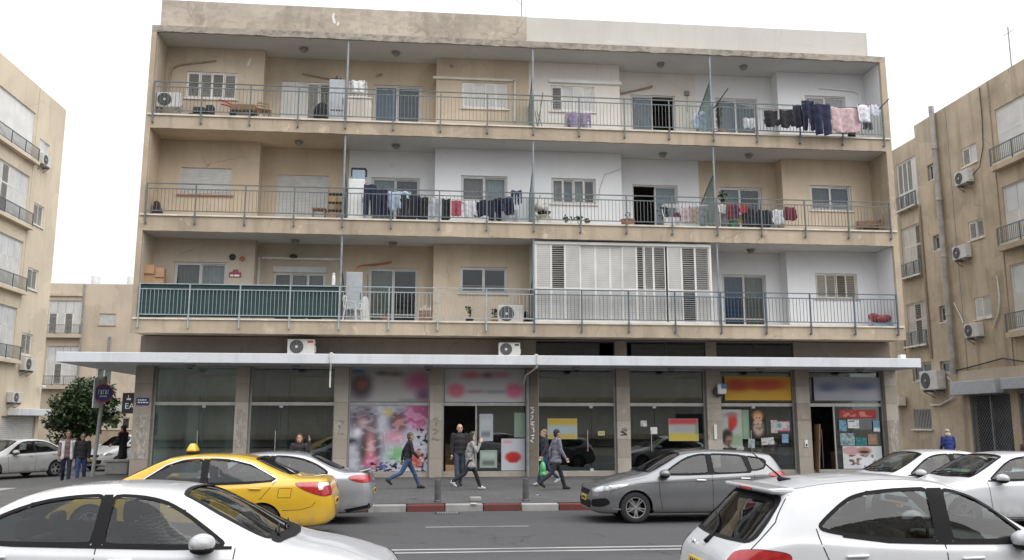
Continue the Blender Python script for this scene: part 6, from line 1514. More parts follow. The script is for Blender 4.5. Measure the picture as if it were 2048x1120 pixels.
        if sp.get('chrome_trim'):
            for sg in (1, -1): s.ribbon('chrome_strip', [(L/2-a, b) for a, b in sp['chrome_trim']], ('y', sg), .018, K['chrome'], .006)
        a, z = sp['mirror']
        for sg in (1, -1):
            yb = s.W/2*.93; mm = MB().ell((0,0,0), (.115,.125,.085), 16, 12)
            c = (L/2-a, sg*(yb+.115), z)
            o = s.obj('mirror', mm, s.mat if not sp.get('mirror_dark') else K['trim']); o.location = c
            s.obj('mirror_base', MB().cap((c[0]-.02, sg*(yb-.10), z-.06), (c[0], sg*(yb+.06), z-.05), .028, .03), K['trim'])
            s.obj('mirror_under', MB().ell((c[0]+.004, c[1], c[2]-.045), (.108,.118,.05), 12, 8), K['trim'])
        s.interior(); s.lights()
    def dirs(s, axis):
        k, sg = axis[0], axis[1]
        if k == 'y': return lambda a, b: (Vector((a, 3*sg, b)), Vector((0, -sg, 0)))
        if k == 'z': return lambda a, b: (Vector((a, b, 4)), Vector((0, 0, -1)))
        if k == 'x': return lambda a, b: (Vector((6*sg, a, b)), Vector((-sg, 0, 0)))
        ang = sg; d = Vector((math.cos(ang), math.sin(ang), 0)); t = Vector((-math.sin(ang), math.cos(ang), 0))
        return lambda a, b: (t*a+Vector((0,0,b))+d*8, -d)
    def hit(s, axis, ab):
        o, d = s.dirs(axis)(*ab); r = s.bvh.ray_cast(o, d)
        if r[0] is None:
            r = s.bvh.find_nearest(o + d*((8 if axis[0]=='a' else 3)-s.W/2*.9)); 
            if r[0] is None: return None
        n = r[1] if r[1].dot(d) < 0 else -r[1]
        return r[0], n
    def decal(s, name, poly, axis, mat, off, step=.05, par=None, thick=0):
        vs, fs = ziparea([tuple(p) for p in poly], step); V = []
        hn = Vector((0,0,0))
        for p in vs:
            h = s.hit(axis, p); V.append(h[0]+h[1]*off); hn += h[1]
        fs = [tuple(f) for f in fs]; an = Vector((0,0,0))
        for f in fs: an += (V[f[1]]-V[f[0]]).cross(V[f[2]]-V[f[0]])
        if an.dot(hn) < 0: fs = [f[::-1] for f in fs]
        me = bpy.data.meshes.new(name); me.from_pydata(V, [], fs); me.update(); me.polygons.foreach_set('use_smooth', [True]*len(me.polygons))
        return obj(name, me, mat, par or s.root)
    def ribbon(s, name, pts, axis, w, mat, off, par=None, closed=False):
        P = []; n = len(pts)
        for i in range(n if closed else n-1):
            a, b = Vector(pts[i]), Vector(pts[(i+1)%n]); k = max(1, int((b-a).length/.04))
            for j in range(k): P.append(a+(b-a)*j/k)
        if not closed: P.append(Vector(pts[-1]))
        H = [s.hit(axis, tuple(p)) for p in P]; m = len(P); V = []; F = []
        for i in range(m):
            p, nn = H[i]; q0 = H[(i-1)%m if closed else max(i-1,0)][0]; q1 = H[(i+1)%m if closed else min(i+1,m-1)][0]
            t = (q1-q0); t = t.normalized() if t.length > 1e-7 else Vector((1,0,0)); sd = t.cross(nn).normalized()
            V += [p+sd*w/2+nn*off, p-sd*w/2+nn*off]
        for i in range(m if closed else m-1):
            j = (i+1)%m; F.append((2*i, 2*i+1, 2*j+1, 2*j))
        me = bpy.data.meshes.new(name); me.from_pydata(V, [], F); me.update(); me.polygons.foreach_set('use_smooth', [True]*len(me.polygons))
        return obj(name, me, mat, par or s.root)
    def border(s, name, poly, axis, w, mat, off, par=None):
        return s.ribbon(name, poly, axis, w, mat, off, par, True)
    def wheel(s, q, sg):
        sp = s.sp; R = sp['wheel']; x = s.L/2-q; yo = s.W/2*.965
        w = empty('wheel', (x, sg*yo, R), rad(0) if sg < 0 else rad(180), parent=s.root)
        r = R*.66; wd = .2
        obj('tyre', MB().lathe([(r*.98,.012),(r+.02,0.0),(R-.035,.004),(R-.008,.03),(R,.06),(R,wd-.05),(R-.03,wd),(r,wd)], 40, (0,0,0), 'y', False), K['rubber'], w, smooth=True)
        rm = MB().lathe([(r*1.0,.012),(r*.93,.008),(r*.90,.04),(r*.86,.13),(0,.13)], 36, (0,0,0), 'y', False)
        obj('brake_disc', MB().lathe([(0,.11),(r*.6,.11),(r*.6,.125)], 24, (0,0,0), 'y'), K['pipe_grey'], w)
        obj('rim', rm, K['trim'] if sp.get('dark_rim', True) else K['alloy'], w, smooth=False)
        sm = MB().lathe([(r*1.0,.010),(r*.99,-.002),(r*.92,.0),(r*.905,.03)], 36, (0,0,0), 'y', False); ns = sp.get('spokes', 10)
        for k in range(ns):
            t = 2*math.pi*k/ns; t2 = t+(.16 if k % 2 else -.16)*sp.get('twist', 1)
            sm.bar((r*.12*math.cos(t),.022,r*.12*math.sin(t)), (r*.93*math.cos(t2),.012,r*.93*math.sin(t2)), r*.11, .022, up=(0,1,0))
        sm.lathe([(0,-.002),(r*.16,.0),(r*.2,.03)], 18, (0,0,0), 'y')
        obj('spokes', sm, K['alloy'], w)
        # well and arch lip
        wm = MB(); n = 22; vs = []
        for k in range(n+1):
            t = math.pi*(-.08+1.16*k/n); c, z = (R+.06)*math.cos(t), (R+.06)*math.sin(t)
            vs += [(x+c, sg*(s.W/2*.93), R+z), (x+c, sg*(s.W/2-.32), R+z)]
        wm.add(vs, [(2*k,2*k+1,2*k+3,2*k+2) for k in range(n)])
        vs2 = [(x, sg*(s.W/2-.32), R)]+[(x+(R+.06)*math.cos(math.pi*(-.08+1.16*k/n)), sg*(s.W/2-.32), R+(R+.06)*math.sin(math.pi*(-.08+1.16*k/n))) for k in range(n+1)]
        wm.add(vs2, [(0,k,k+1) for k in range(1, n+1)]); s.obj('wheel_well', wm, K['seam'], smooth=False)
        pts = [(x+(R+.062)*math.cos(t), R+(R+.062)*math.sin(t)) for t in np.linspace(-.12, math.pi+.12, 30)]
        pts = [(a, max(b, pchip(sp['bot'], [s.L/2-a])[0]+.02)) for a, b in pts]
        s.ribbon('arch_lip', pts, ('y', sg), .055, s.mat, .002)
    def interior(s):
        sp = s.sp; L = s.L; W = s.W; c = sp['cabin']      # s of dash, front seat, rear seat
        zb = pchip(sp['belt'], [c[1]])[0]
        s.obj('dashboard', bevelled(MB().box(L/2-c[0]-.38, L/2-c[0]+.25, -W*.40, W*.40, .45, zb-.03), .06, 3), K['dash'])
        for sg in (1, -1): s.seat(L/2-c[1], sg*W*.20, .5)
        s.obj('rear_bench', bevelled(MB().box(L/2-c[2]-.1, L/2-c[2]+.42, -W*.36, W*.36, .30, .52), .05, 2), K['seat'])
        bk = MB().add([(L/2-c[2]-.02,-W*.36,.5),(L/2-c[2]-.02,W*.36,.5),(L/2-c[2]-.2,W*.36,zb+.05),(L/2-c[2]-.2,-W*.36,zb+.05),(L/2-c[2]-.16,-W*.36,.5),(L/2-c[2]-.16,W*.36,.5),(L/2-c[2]-.32,W*.36,zb+.05),(L/2-c[2]-.32,-W*.36,zb+.05)], [(3,2,1,0),(4,5,6,7),(0,1,5,4),(1,2,6,5),(2,3,7,6),(3,0,4,7)])
        s.obj('rear_backrest', bevelled(bk, .04, 2), K['seat'])
        for sg in (1,-1): s.obj('headrest', bevelled(MB().box(L/2-c[2]-.30,L/2-c[2]-.20,sg*W*.2-.12,sg*W*.2+.12,zb+.06,zb+.24), .04, 3), K['seat'])
        x = L/2-c[0]-.42; yy = W*.20
        s.obj('steering_wheel', MB().tube([(x+.10*math.sin(t)*.4, yy+.18*math.cos(t), zb-.06+.17*math.sin(t)) for t in np.linspace(0, 2*math.pi, 25)], .016, 8).bar((x,yy-.17,zb-.06),(x,yy+.17,zb-.06),.03).cap((x,yy,zb-.06),(x+.3,yy,zb-.12),.05,.04), K['trim'])
        s.obj('floor_pan', MB().box(L/2-c[2]-.5, L/2-c[0]+.2, -W*.43, W*.43, .26, .29), K['seam'], smooth=False)
        for sg in (1,-1): s.obj('door_card', MB().box(L/2-c[2]-.4, L/2-c[0]+.1, sg*W*.445-.01, sg*W*.445+.01, .3, zb-.08), K['dash'], smooth=False)
    def seat(s, x, y, z):
        zb = pchip(s.sp['belt'], [s.L/2-x])[0]; hd = s.H-.14
        s.obj('front_seat', bevelled(MB().box(x-.28,x+.24,y-.24,y+.24,.30,.50), .06, 2), K['seat'])
        b = MB().add([(x-.18,y-.23,.46),(x-.18,y+.23,.46),(x-.38,y+.20,zb+.10),(x-.38,y-.20,zb+.10),(x-.32,y-.23,.46),(x-.32,y+.23,.46),(x-.50,y+.20,zb+.10),(x-.50,y-.20,zb+.10)], [(3,2,1,0),(4,5,6,7),(0,1,5,4),(1,2,6,5),(2,3,7,6),(3,0,4,7)])
        s.obj('seat_back', bevelled(b, .05, 3), K['seat']); s.obj('headrest', bevelled(MB().box(x-.50,x-.38,y-.13,y+.13,zb+.13,zb+.34), .05, 3), K['seat'])
        s.obj('headrest_stem', MB().bar((x-.43,y-.05,zb+.05),(x-.44,y-.05,zb+.16),.014).bar((x-.43,y+.05,zb+.05),(x-.44,y+.05,zb+.16),.014), K['chrome'], smooth=False)
    def lights(s):
        sp = s.sp; L = s.L
        for nm, ang, pts, mt in sp.get('lamps', []):
            # pts given as (s, y, z) on the left half, projected along a horizontal angle
            for sg in (1, -1):
                a = rad(ang)*sg; t = Vector((-math.sin(a), math.cos(a), 0)); pp = [(Vector((L/2-p[0], sg*p[1], 0)).dot(t), p[2]) for p in pts]
                pp = smooth_poly(pp, 2); o = s.decal(nm, pp, ('a', a), K[mt], .006, .035); s.ribbon('lamp_rim', pp, ('a', a), .012, K['seam'], .003, o, True)
        for nm, axis, pts, mt, off in sp.get('decals', []): s.decal(nm, smooth_poly(pts, 1), axis, K[mt] if isinstance(mt, str) else mt, off, .05)
        for kind, z, sgn in sp.get('plates', []):
            h = s.hit(('x', sgn), (0, z)); xx = h[0].x
            p = s.obj('number_plate', bevelled(MB().box(-.008,.008,-.26,.26,-.055,.055), .006, 1), K['plate'], smooth=False); p.location = (xx+sgn*.012, 0, z); p.rotation_euler = (0, rad(-6)*sgn, 0)
            dg = MB()
            for k in range(7): dg.box(sgn*.009-.001, sgn*.009+.001, -.20+k*.06, -.165+k*.06, -.03, .03)
            obj('digits', dg, K['trim'], p)

def sedan(L=4.64, W=1.78, H=1.46, **kw):
    f = L/4.64; h = H/1.46
    X = lambda p: [(a*f, b*h) for a, b in p]
    d = dict(L=L, W=W, H=H, wheel=.315, axles=[.89*f, 3.54*f], mirror=(1.68*f, .98*h), cabin=(1.30*f, 2.25*f, 3.15*f),
        top=X([(0,.52),(.03,.62),(.10,.70),(.25,.755),(.6,.86),(1.00,.945),(1.20,1.04),(1.58,1.25),(1.93,1.395),(2.2,1.44),(2.6,1.46),(3.0,1.445),(3.3,1.395),(3.62,1.255),(3.92,1.115),(4.1,1.065),(4.35,1.06),(4.52,1.035),(4.58,.92),(4.64,.72)]),
        belt=X([(0,.50),(.06,.62),(.25,.70),(.8,.79),(1.3,.865),(2.0,.90),(3.0,.935),(3.7,.965),(4.3,.97),(4.55,.90),(4.64,.68)]),
        hw=[(0,.62),(.02,.72),(.08,.82),(.2,.905),(.45,.965),(.9,.99),(1.6,1),(3.2,1),(3.9,.985),(4.25,.95),(4.45,.89),(4.57,.80),(4.64,.70)],
        bot=[(0,.30),(.05,.24),(.3,.19),(1.3,.19),(3.0,.19),(4.3,.22),(4.55,.27),(4.64,.33)])
    d['hw'] = [(a*f, b) for a, b in d['hw']]; d['bot'] = [(a*f, b) for a, b in d['bot']]
    d['side'] = [X([(1.50,.945),(1.66,1.06),(1.98,1.275),(2.22,1.355),(2.54,1.375),(2.56,.965),(2.0,.945)]), X([(2.64,.968),(2.62,1.375),(2.9,1.365),(3.2,1.315),(3.5,1.20),(3.74,1.045),(3.66,1.0)])]
    d['topwin'] = [[(1.16*f,-.69),(1.06*f,0),(1.16*f,.69),(1.55*f,.66),(1.94*f,.58),(2.0*f,0),(1.94*f,-.58),(1.55*f,-.66)], [(3.36*f,-.50),(3.34*f,0),(3.36*f,.50),(3.70*f,.56),(3.93*f,.52),(3.98*f,0),(3.93*f,-.52),(3.70*f,-.56)]]
    d['pillars'] = [X([(2.555,.955),(2.545,1.38),(2.625,1.38),(2.64,.965)])]
    d['seams'] = [X([(1.42,.92),(1.44,.6),(1.50,.26)]), X([(2.60,.94),(2.60,.55),(2.60,.25)]), X([(3.74,1.02),(3.66,.90),(3.52,.72),(3.28,.60),(3.16,.42),(3.12,.25)]), X([(.52,.73),(.30,.56)]), X([(1.5,.25),(2.6,.245),(3.1,.25)])]
    d['handles'] = [(2.38*f,.84*h),(3.42*f,.88*h)]
    d['belt_trim'] = X([(1.45,.925),(2.0,.93),(2.6,.95),(3.3,.975),(3.72,1.01)])
    d['lamps'] = [('headlight', 48, [(.10,.50,.60),(.14,.45,.68),(.62,.84,.74),(.70,.86,.715),(.55,.85,.64),(.3,.72,.58)], 'lamp'), ('taillight', 140, [(4.60,.50,.86),(4.60,.50,.98),(4.40,.82,.99),(4.18,.87,.95),(4.22,.87,.89),(4.45,.80,.82)], 'tail')]
    d['lamps'] = [(n, a, [(p[0]*f, p[1]*W/1.78, p[2]*h) for p in pts], m_) for n, a, pts, m_ in d['lamps']]
    d['decals'] = [('grille', ('x',1), [(-.42,.50*h),(-.46,.60*h),(.46,.60*h),(.42,.50*h)], 'trim', .006), ('lower_grille', ('x',1), [(-.5,.30*h),(-.55,.40*h),(.55,.40*h),(.5,.30*h)], 'trim', .006)]
    d['plates'] = [('f', .45, 1), ('r', .62, -1)]
    d.update(kw); return d

def hatch(L=4.30, W=1.76, H=1.47, **kw):
    f = L/4.30; h = H/1.47; X = lambda p: [(a*f, b*h) for a, b in p]
    d = dict(L=L, W=W, H=H, wheel=.32, axles=[.90*f, 3.50*f], mirror=(1.50*f, 1.0*h), cabin=(1.38*f, 2.2*f, 3.05*f),
        top=X([(0,.56),(.03,.66),(.12,.74),(.3,.80),(.8,.93),(1.10,.995),(1.28,1.07),(1.6,1.25),(1.95,1.405),(2.25,1.455),(2.6,1.47),(3.1,1.455),(3.6,1.415),(3.86,1.385),(3.93,1.33),(4.05,1.14),(4.16,.98),(4.24,.86),(4.28,.72),(4.30,.58)]),
        belt=X([(0,.54),(.06,.66),(.3,.75),(.8,.83),(1.3,.90),(2.0,.945),(3.0,.985),(3.6,1.02),(3.95,1.0),(4.15,.88),(4.25,.76),(4.30,.54)]),
        hw=[(0,.62),(.02,.72),(.08,.82),(.2,.905),(.45,.965),(.9,.99),(1.6,1),(3.2,1),(3.7,.985),(3.95,.955),(4.12,.91),(4.24,.84),(4.30,.74)],
        bot=[(0,.30),(.05,.24),(.3,.19),(1.3,.19),(3.0,.19),(3.9,.22),(4.2,.28),(4.30,.36)])
    d['hw'] = [(a*f, b) for a, b in d['hw']]; d['bot'] = [(a*f, b) for a, b in d['bot']]
    d['side'] = [X([(1.50,.985),(1.66,1.09),(1.98,1.29),(2.25,1.37),(2.46,1.385),(2.47,1.0),(2.0,.985)]), X([(2.56,1.0),(2.55,1.385),(2.9,1.38),(3.24,1.355),(3.32,1.02),(3.0,1.0)]), X([(3.38,1.04),(3.33,1.34),(3.62,1.30),(3.74,1.245),(3.66,1.09)])]
    d['topwin'] = [[(1.22*f,-.67),(1.14*f,0),(1.22*f,.67),(1.55*f,.65),(1.92*f,.57),(1.98*f,0),(1.92*f,-.57),(1.55*f,-.65)]]
    d['rearwin'] = [[(-.50,1.03*h),(0,1.01*h),(.50,1.03*h),(.50,1.2*h),(.46,1.34*h),(0,1.355*h),(-.46,1.34*h),(-.50,1.2*h)]]
    d['pillars'] = [X([(2.465,.99),(2.45,1.39),(2.555,1.39),(2.565,.99)]), X([(3.315,1.01),(3.235,1.36),(3.335,1.345),(3.385,1.03)])]
    d['seams'] = [X([(1.40,.95),(1.40,.6),(1.46,.26)]), X([(2.52,.97),(2.52,.55),(2.52,.25)]), X([(3.42,1.0),(3.42,.86),(3.26,.66),(3.14,.45),(3.10,.26)]), X([(.55,.76),(.36,.60)])]
    d['handles'] = [(2.28*f,.86*h),(3.22*f,.89*h)]
    d['belt_trim'] = X([(1.44,.965),(2.0,.967),(2.6,.985),(3.35,1.015)])
    d['lamps'] = [('headlight', 48, [(.10,.46,.64),(.14,.42,.70),(.70,.84,.80),(.78,.86,.79),(.60,.85,.70),(.3,.72,.63)], 'lamp'), ('taillight', 140, [(4.16,.55,.86),(4.08,.55,1.0),(3.92,.80,1.03),(3.72,.86,.98),(3.80,.86,.92),(4.05,.80,.84)], 'tail')]
    d['lamps'] = [(n, a, [(p[0]*f, p[1]*W/1.76, p[2]*h) for p in pts], m_) for n, a, pts, m_ in d['lamps']]
    d['decals'] = [('grille', ('x',1), [(-.42,.56*h),(-.46,.66*h),(.46,.66*h),(.42,.56*h)], 'trim', .006), ('lower_grille', ('x',1), [(-.56,.30*h),(-.62,.46*h),(.62,.46*h),(.56,.30*h)], 'trim', .006)]
    d['plates'] = [('f', .48, 1), ('r', .70, -1)]
    d.update(kw); return d

WHITE = paint('white car paint', (.62,.63,.645), 0, .35); WHITE2 = paint('pearl white car paint', (.56,.565,.56), 0, .4)
YELLOW = paint('taxi yellow paint', (.66,.395,.010), 0, .35); SILVER = paint('silver car paint', (.38,.39,.41), .55, .34); GREY = paint('grey metallic car paint', (.20,.205,.215), .55, .34)

NR = hatch(3.80,1.69,1.53, wheel=.30, spokes=8, rglass='car_glass_dark')
NR.update(top=[(0,.60),(.03,.70),(.12,.78),(.3,.86),(.55,.96),(.75,1.03),(.95,1.14),(1.2,1.30),(1.45,1.43),(1.75,1.51),(2.1,1.53),(2.6,1.505),(2.95,1.46),(3.12,1.425),(3.22,1.34),(3.40,1.16),(3.56,1.00),(3.66,.92),(3.74,.84),(3.78,.72),(3.80,.60)],
    belt=[(0,.58),(.06,.68),(.3,.78),(.8,.90),(1.3,.945),(2.0,.965),(2.6,1.0),(3.1,1.03),(3.4,.98),(3.6,.88),(3.74,.74),(3.80,.56)],
    hw=[(0,.62),(.02,.72),(.08,.82),(.2,.905),(.45,.965),(.9,.99),(1.6,1),(2.7,1),(3.2,.985),(3.45,.955),(3.62,.91),(3.74,.84),(3.80,.74)],
    side=[[(.92,.985),(1.05,1.10),(1.28,1.29),(1.48,1.385),(1.70,1.425),(1.71,.985),(1.3,.98)], [(1.84,.985),(1.83,1.43),(2.2,1.42),(2.50,1.385),(2.66,1.32),(2.93,1.12),(2.86,1.075),(2.3,1.0)]],
    topwin=[[(.82,-.56),(.76,0),(.82,.56),(1.1,.58),(1.42,.52),(1.47,0),(1.42,-.52),(1.1,-.58)]],
    wr=.66, rearwin=[[(-.71,.985),(0,.96),(.71,.985),(.68,1.15),(.60,1.35),(0,1.375),(-.60,1.35),(-.68,1.15)]],
    pillars=[[(1.705,.975),(1.69,1.435),(1.835,1.435),(1.845,.975)]], mirror=(1.08,1.0), cabin=(.95,1.62,2.45), axles=[.76,3.17],
    seams=[[(.88,.95),(.86,.6),(.95,.27)],[(1.78,.965),(1.78,.55),(1.80,.26)],[(2.95,1.10),(2.93,.98),(2.86,.80),(2.72,.6),(2.6,.3)]], handles=[(1.55,.84),(2.62,.87)], belt_trim=[(.9,.965),(1.3,.962),(1.78,.968),(2.3,.985),(2.72,1.04)],
    lamps=[('headlight', 48, [(.10,.46,.68),(.14,.42,.74),(.70,.80,.88),(.78,.82,.86),(.60,.81,.74),(.3,.68,.67)], 'lamp'), ('taillight', 128, [(3.74,.56,.70),(3.62,.58,.90),(3.46,.74,.935),(3.22,.82,.90),(3.20,.83,.84),(3.40,.82,.74),(3.62,.74,.66)], 'tail'), ('reversing_lamp', 128, [(3.72,.60,.70),(3.64,.61,.80),(3.58,.68,.80),(3.62,.70,.69)], 'tail_clear')])
near_l = Car('white_sedan', 'white sedan in the left foreground with a driver inside', (-2.56, -19.35, ZR), 0, sedan(4.66,1.78,1.46, glass='car_glass'), WHITE)
taxi = Car('taxi', 'yellow taxi sedan with a yellow roof lamp', (-4.12, -11.6, ZR), math.pi, sedan(5.02,1.82,1.48, spokes=10, lamps=[('headlight', 48, [(.10,.50,.60),(.14,.45,.68),(.62,.84,.74),(.70,.86,.715),(.55,.85,.64),(.3,.72,.58)], 'lamp'), ('taillight', 140, [(4.95,.46,.80),(4.95,.46,.98),(4.73,.80,1.0),(4.40,.89,.99),(4.48,.89,.90),(4.69,.82,.79),(4.85,.70,.74)], 'tail')],
    chrome_trim=[(1.62,.955),(2.13,1.30),(2.44,1.405),(2.8,1.425),(3.22,1.40),(3.58,1.315),(4.07,1.055),(3.99,1.0)]), YELLOW)
silver = Car('silver_sedan', 'silver sedan beyond the taxi with a small boot spoiler', (-3.35, -9.2, ZR), math.pi, sedan(4.6,1.76,1.45), SILVER)
grey = Car('grey_hatchback', 'grey hatchback facing left in front of the toy shop', (5.60, -9.6, ZR), math.pi, hatch(4.33,1.76,1.475, handle_mat='chrome'), GREY)
near_r = Car('white_hatchback', 'white hatchback in the right foreground with red tail lamp and roof aerial', (4.50, -20.0, ZR), 0, NR, WHITE)
r1 = Car('white_sedan', 'pearl white sedan at right behind the foreground hatchback, farther one', (11.25, -9.4, ZR), math.pi, sedan(4.5,1.76,1.45), WHITE2)
r2 = Car('white_sedan', 'white sedan cut by the right edge with a grey lower door', (11.65, -11.5, ZR), math.pi, sedan(4.55,1.78,1.47), WHITE)
far1 = Car('white_sedan', 'white sedan at the far left turning out of the side street', (-15.6, 7.0, ZR), rad(-118), sedan(4.6,1.78,1.46), WHITE2)
far2 = Car('compact_car', 'small tall white car parked behind the two walkers', (-13.5, 13.0, ZR), rad(-118), hatch(3.6,1.62,1.55, glass='car_glass_dark'), WHITE2)

# taxi roof lamp, number plate area, fuel flap
def roof_z(c, x, y=0): return c.hit(('z',1), (x,y))[0].z
z = roof_z(taxi, .1)
tl = empty('roof_lamp', (.12,0,z), parent=taxi.root)
obj('lamp_base', bevelled(MB().box(-.09,.09,-.16,.16,.0,.05), .02, 2), K['trim'], tl)
obj('lamp_shell', evaluated(MB().add([(-.10,-.17,.05),(.10,-.17,.05),(.10,.17,.05),(-.10,.17,.05),(-.04,-.10,.20),(.05,-.10,.20),(.05,.10,.20),(-.04,.10,.20)], [(0,3,2,1),(4,5,6,7),(0,1,5,4),(1,2,6,5),(2,3,7,6),(3,0,4,7)]), [('BEVEL', dict(width=.05, segments=4))]), plain('taxi lamp', (.62,.42,.03), .3, coat=.5), tl)
taxi.ribbon('fuel_flap', [(taxi.L/2-a, b) for a, b in ((4.09,.74),(4.31,.74),(4.33,.90),(4.11,.90))], ('y',1), .008, K['seam'], .0015, None, True)
taxi.ribbon('bumper_seam', [(taxi.L/2-a, b) for a, b in ((4.12,.52),(4.48,.53),(4.68,.58),(4.74,.66))], ('y',1), .008, K['seam'], .0015)
for sg in (1,):
    o = taxi.decal('taillight_lens', smooth_poly([(Vector((taxi.L/2-p[0], p[1], 0)).dot(Vector((-math.sin(rad(150)), math.cos(rad(150)), 0))), p[2]) for p in ((4.91,.56,.93),(4.91,.56,.985),(4.74,.78,.985),(4.73,.79,.86),(4.77,.74,.86),(4.79,.72,.93))], 1), ('a', rad(150)), K['tail_clear'], .010, .03)
# silver sedan spoiler
zz = roof_z(silver, -2.12)
silver.obj('spoiler', bevelled(MB().add([(-2.02,-.62,zz+.01),(-2.02,.62,zz+.01),(-2.26,.60,zz+.07),(-2.26,-.60,zz+.07),(-2.02,-.62,zz-.03),(-2.02,.62,zz-.03),(-2.26,.60,zz+.03),(-2.26,-.60,zz+.03)], [(0,1,2,3),(7,6,5,4),(0,4,5,1),(1,5,6,2),(2,6,7,3),(3,7,4,0)]), .012, 2), SILVER)
for c in (silver,): c.decal('bumper_valance', [(c.L/2-a, b) for a, b in ((4.05,.30),(4.62,.40),(4.62,.33),(4.1,.24))], ('y',1), K['trim'], .004)
# grey hatchback extras
grey.ribbon('character_line', [(grey.L/2-a, b) for a, b in ((.9,.80),(1.6,.82),(2.6,.86),(3.6,.92))], ('y',1), .006, K['seam'], .0005)
grey.decal('fog_lamp_bay', smooth_poly([(Vector((grey.L/2-p[0], p[1], 0)).dot(Vector((-math.sin(rad(45)), math.cos(rad(45)), 0))), p[2]) for p in ((.10,.55,.34),(.12,.55,.48),(.34,.80,.52),(.40,.82,.40),(.25,.74,.33))], 1), ('a', rad(45)), K['trim'], .006)
grey.ribbon('front_lip', [(grey.L/2-a, b) for a, b in ((.42,.30),(.6,.29))], ('y',1), .03, K['chrome'], .004)
# near right hatchback: spoiler, brake lamp, wiper, aerial, big tail lamps, badge
c = near_r; L = c.L
xs_ = -L/2+.70; zs_ = roof_z(c, xs_+.06)
sp_ = MB().add([(xs_+.05,-.62,zs_-.004),(xs_+.05,.62,zs_-.004),(xs_-.20,.60,zs_-.016),(xs_-.20,-.60,zs_-.016),(xs_+.05,-.62,zs_-.07),(xs_+.05,.62,zs_-.07),(xs_-.17,.58,zs_-.07),(xs_-.17,-.58,zs_-.07)], [(0,1,2,3),(7,6,5,4),(0,4,5,1),(1,5,6,2),(2,6,7,3),(3,7,4,0)])
so = c.obj('spoiler', bevelled(sp_, .03, 3), WHITE); obj('brake_lamp', bevelled(MB().box(xs_-.196,xs_-.184,-.16,.16,zs_-.058,zs_-.028), .006, 1), K['tail'], so)
c.obj('rear_wiper', MB().tube([c.hit(('x',-1), (y_, z_))[0]+Vector((-.02,0,0)) for y_, z_ in ((0,.90),(.02,.96),(.10,1.03),(.24,1.09),(.42,1.13))], [.028,.022,.014,.010,.008], 8), K['trim'])
zz = roof_z(c, xs_+.22)
c.obj('aerial', MB().cap((xs_+.26,0,zz),(xs_+.16,0,zz+.01),.02,.025).tube([(xs_+.18,0,zz+.02),(xs_-.10,0,zz+.26)], [.010,.005], 6), K['trim'])
mb_ = text_mesh('PM', .085, .004); mb_.transform(Matrix.Rotation(rad(-90), 4, 'Z')); hh = c.hit(('x',-1), (.30,.86)); o = obj('badge', mb_, K['chrome'], c.root, hh[0]+Vector((-.006,0,0)))
c.ribbon('roof_seam', [(xs_+.02,.55),(xs_+.5,.56),(1.0,.55)], ('z',1), .010, K['seam'], .001); c.ribbon('roof_seam', [(xs_+.02,-.55),(xs_+.5,-.56),(1.0,-.55)], ('z',1), .010, K['seam'], .001)
c.ribbon('hatch_seam', [(.75,.74),(.745,.95),(.72,1.15),(.64,1.38)], ('x',-1), .010, K['seam'], .001); c.ribbon('hatch_seam', [(-.75,.74),(-.745,.95),(-.72,1.15),(-.64,1.38)], ('x',-1), .010, K['seam'], .001)
# wipers and cowl on the near left sedan
c = near_l; L = c.L
c.decal('cowl_panel', smooth_poly([(L/2-1.06,-.68),(L/2-.97,0),(L/2-1.06,.68),(L/2-1.15,.70),(L/2-1.06,0),(L/2-1.15,-.70)], 1), ('z',1), K['trim'], .006)
for y0_, y1_ in ((-.50,-.02),(.05,.56)):
    c.obj('wiper', MB().tube([c.hit(('z',1), (L/2-1.10-.08*t, y0_+(y1_-y0_)*t))[0]+Vector((0,0,.025)) for t in (0,.25,.5,.75,1)], [.014,.012,.010,.009,.008], 6), K['trim'])
c.obj('rear_view_mirror', bevelled(MB().box(L/2-1.92,L/2-1.88,-.12,.12,1.22,1.29), .015, 2), K['trim'])
for cc in (taxi, silver, grey, r1, r2, far1):
    for y0_, y1_ in ((-.50,-.02),(.05,.56)):
        cc.obj('wiper', MB().tube([cc.hit(('z',1), (cc.L/2-1.13-.10*t, y0_+(y1_-y0_)*t))[0]+Vector((0,0,.02)) for t in (0,.5,1)], .009, 5), K['trim'])
r2.decal('sun_shade', [(r2.L/2-1.30,-.5),(r2.L/2-1.30,.35),(r2.L/2-1.38,.35),(r2.L/2-1.38,-.5)], ('z',1), plain('dash cover', (.30,.42,.38), .8), -.05)
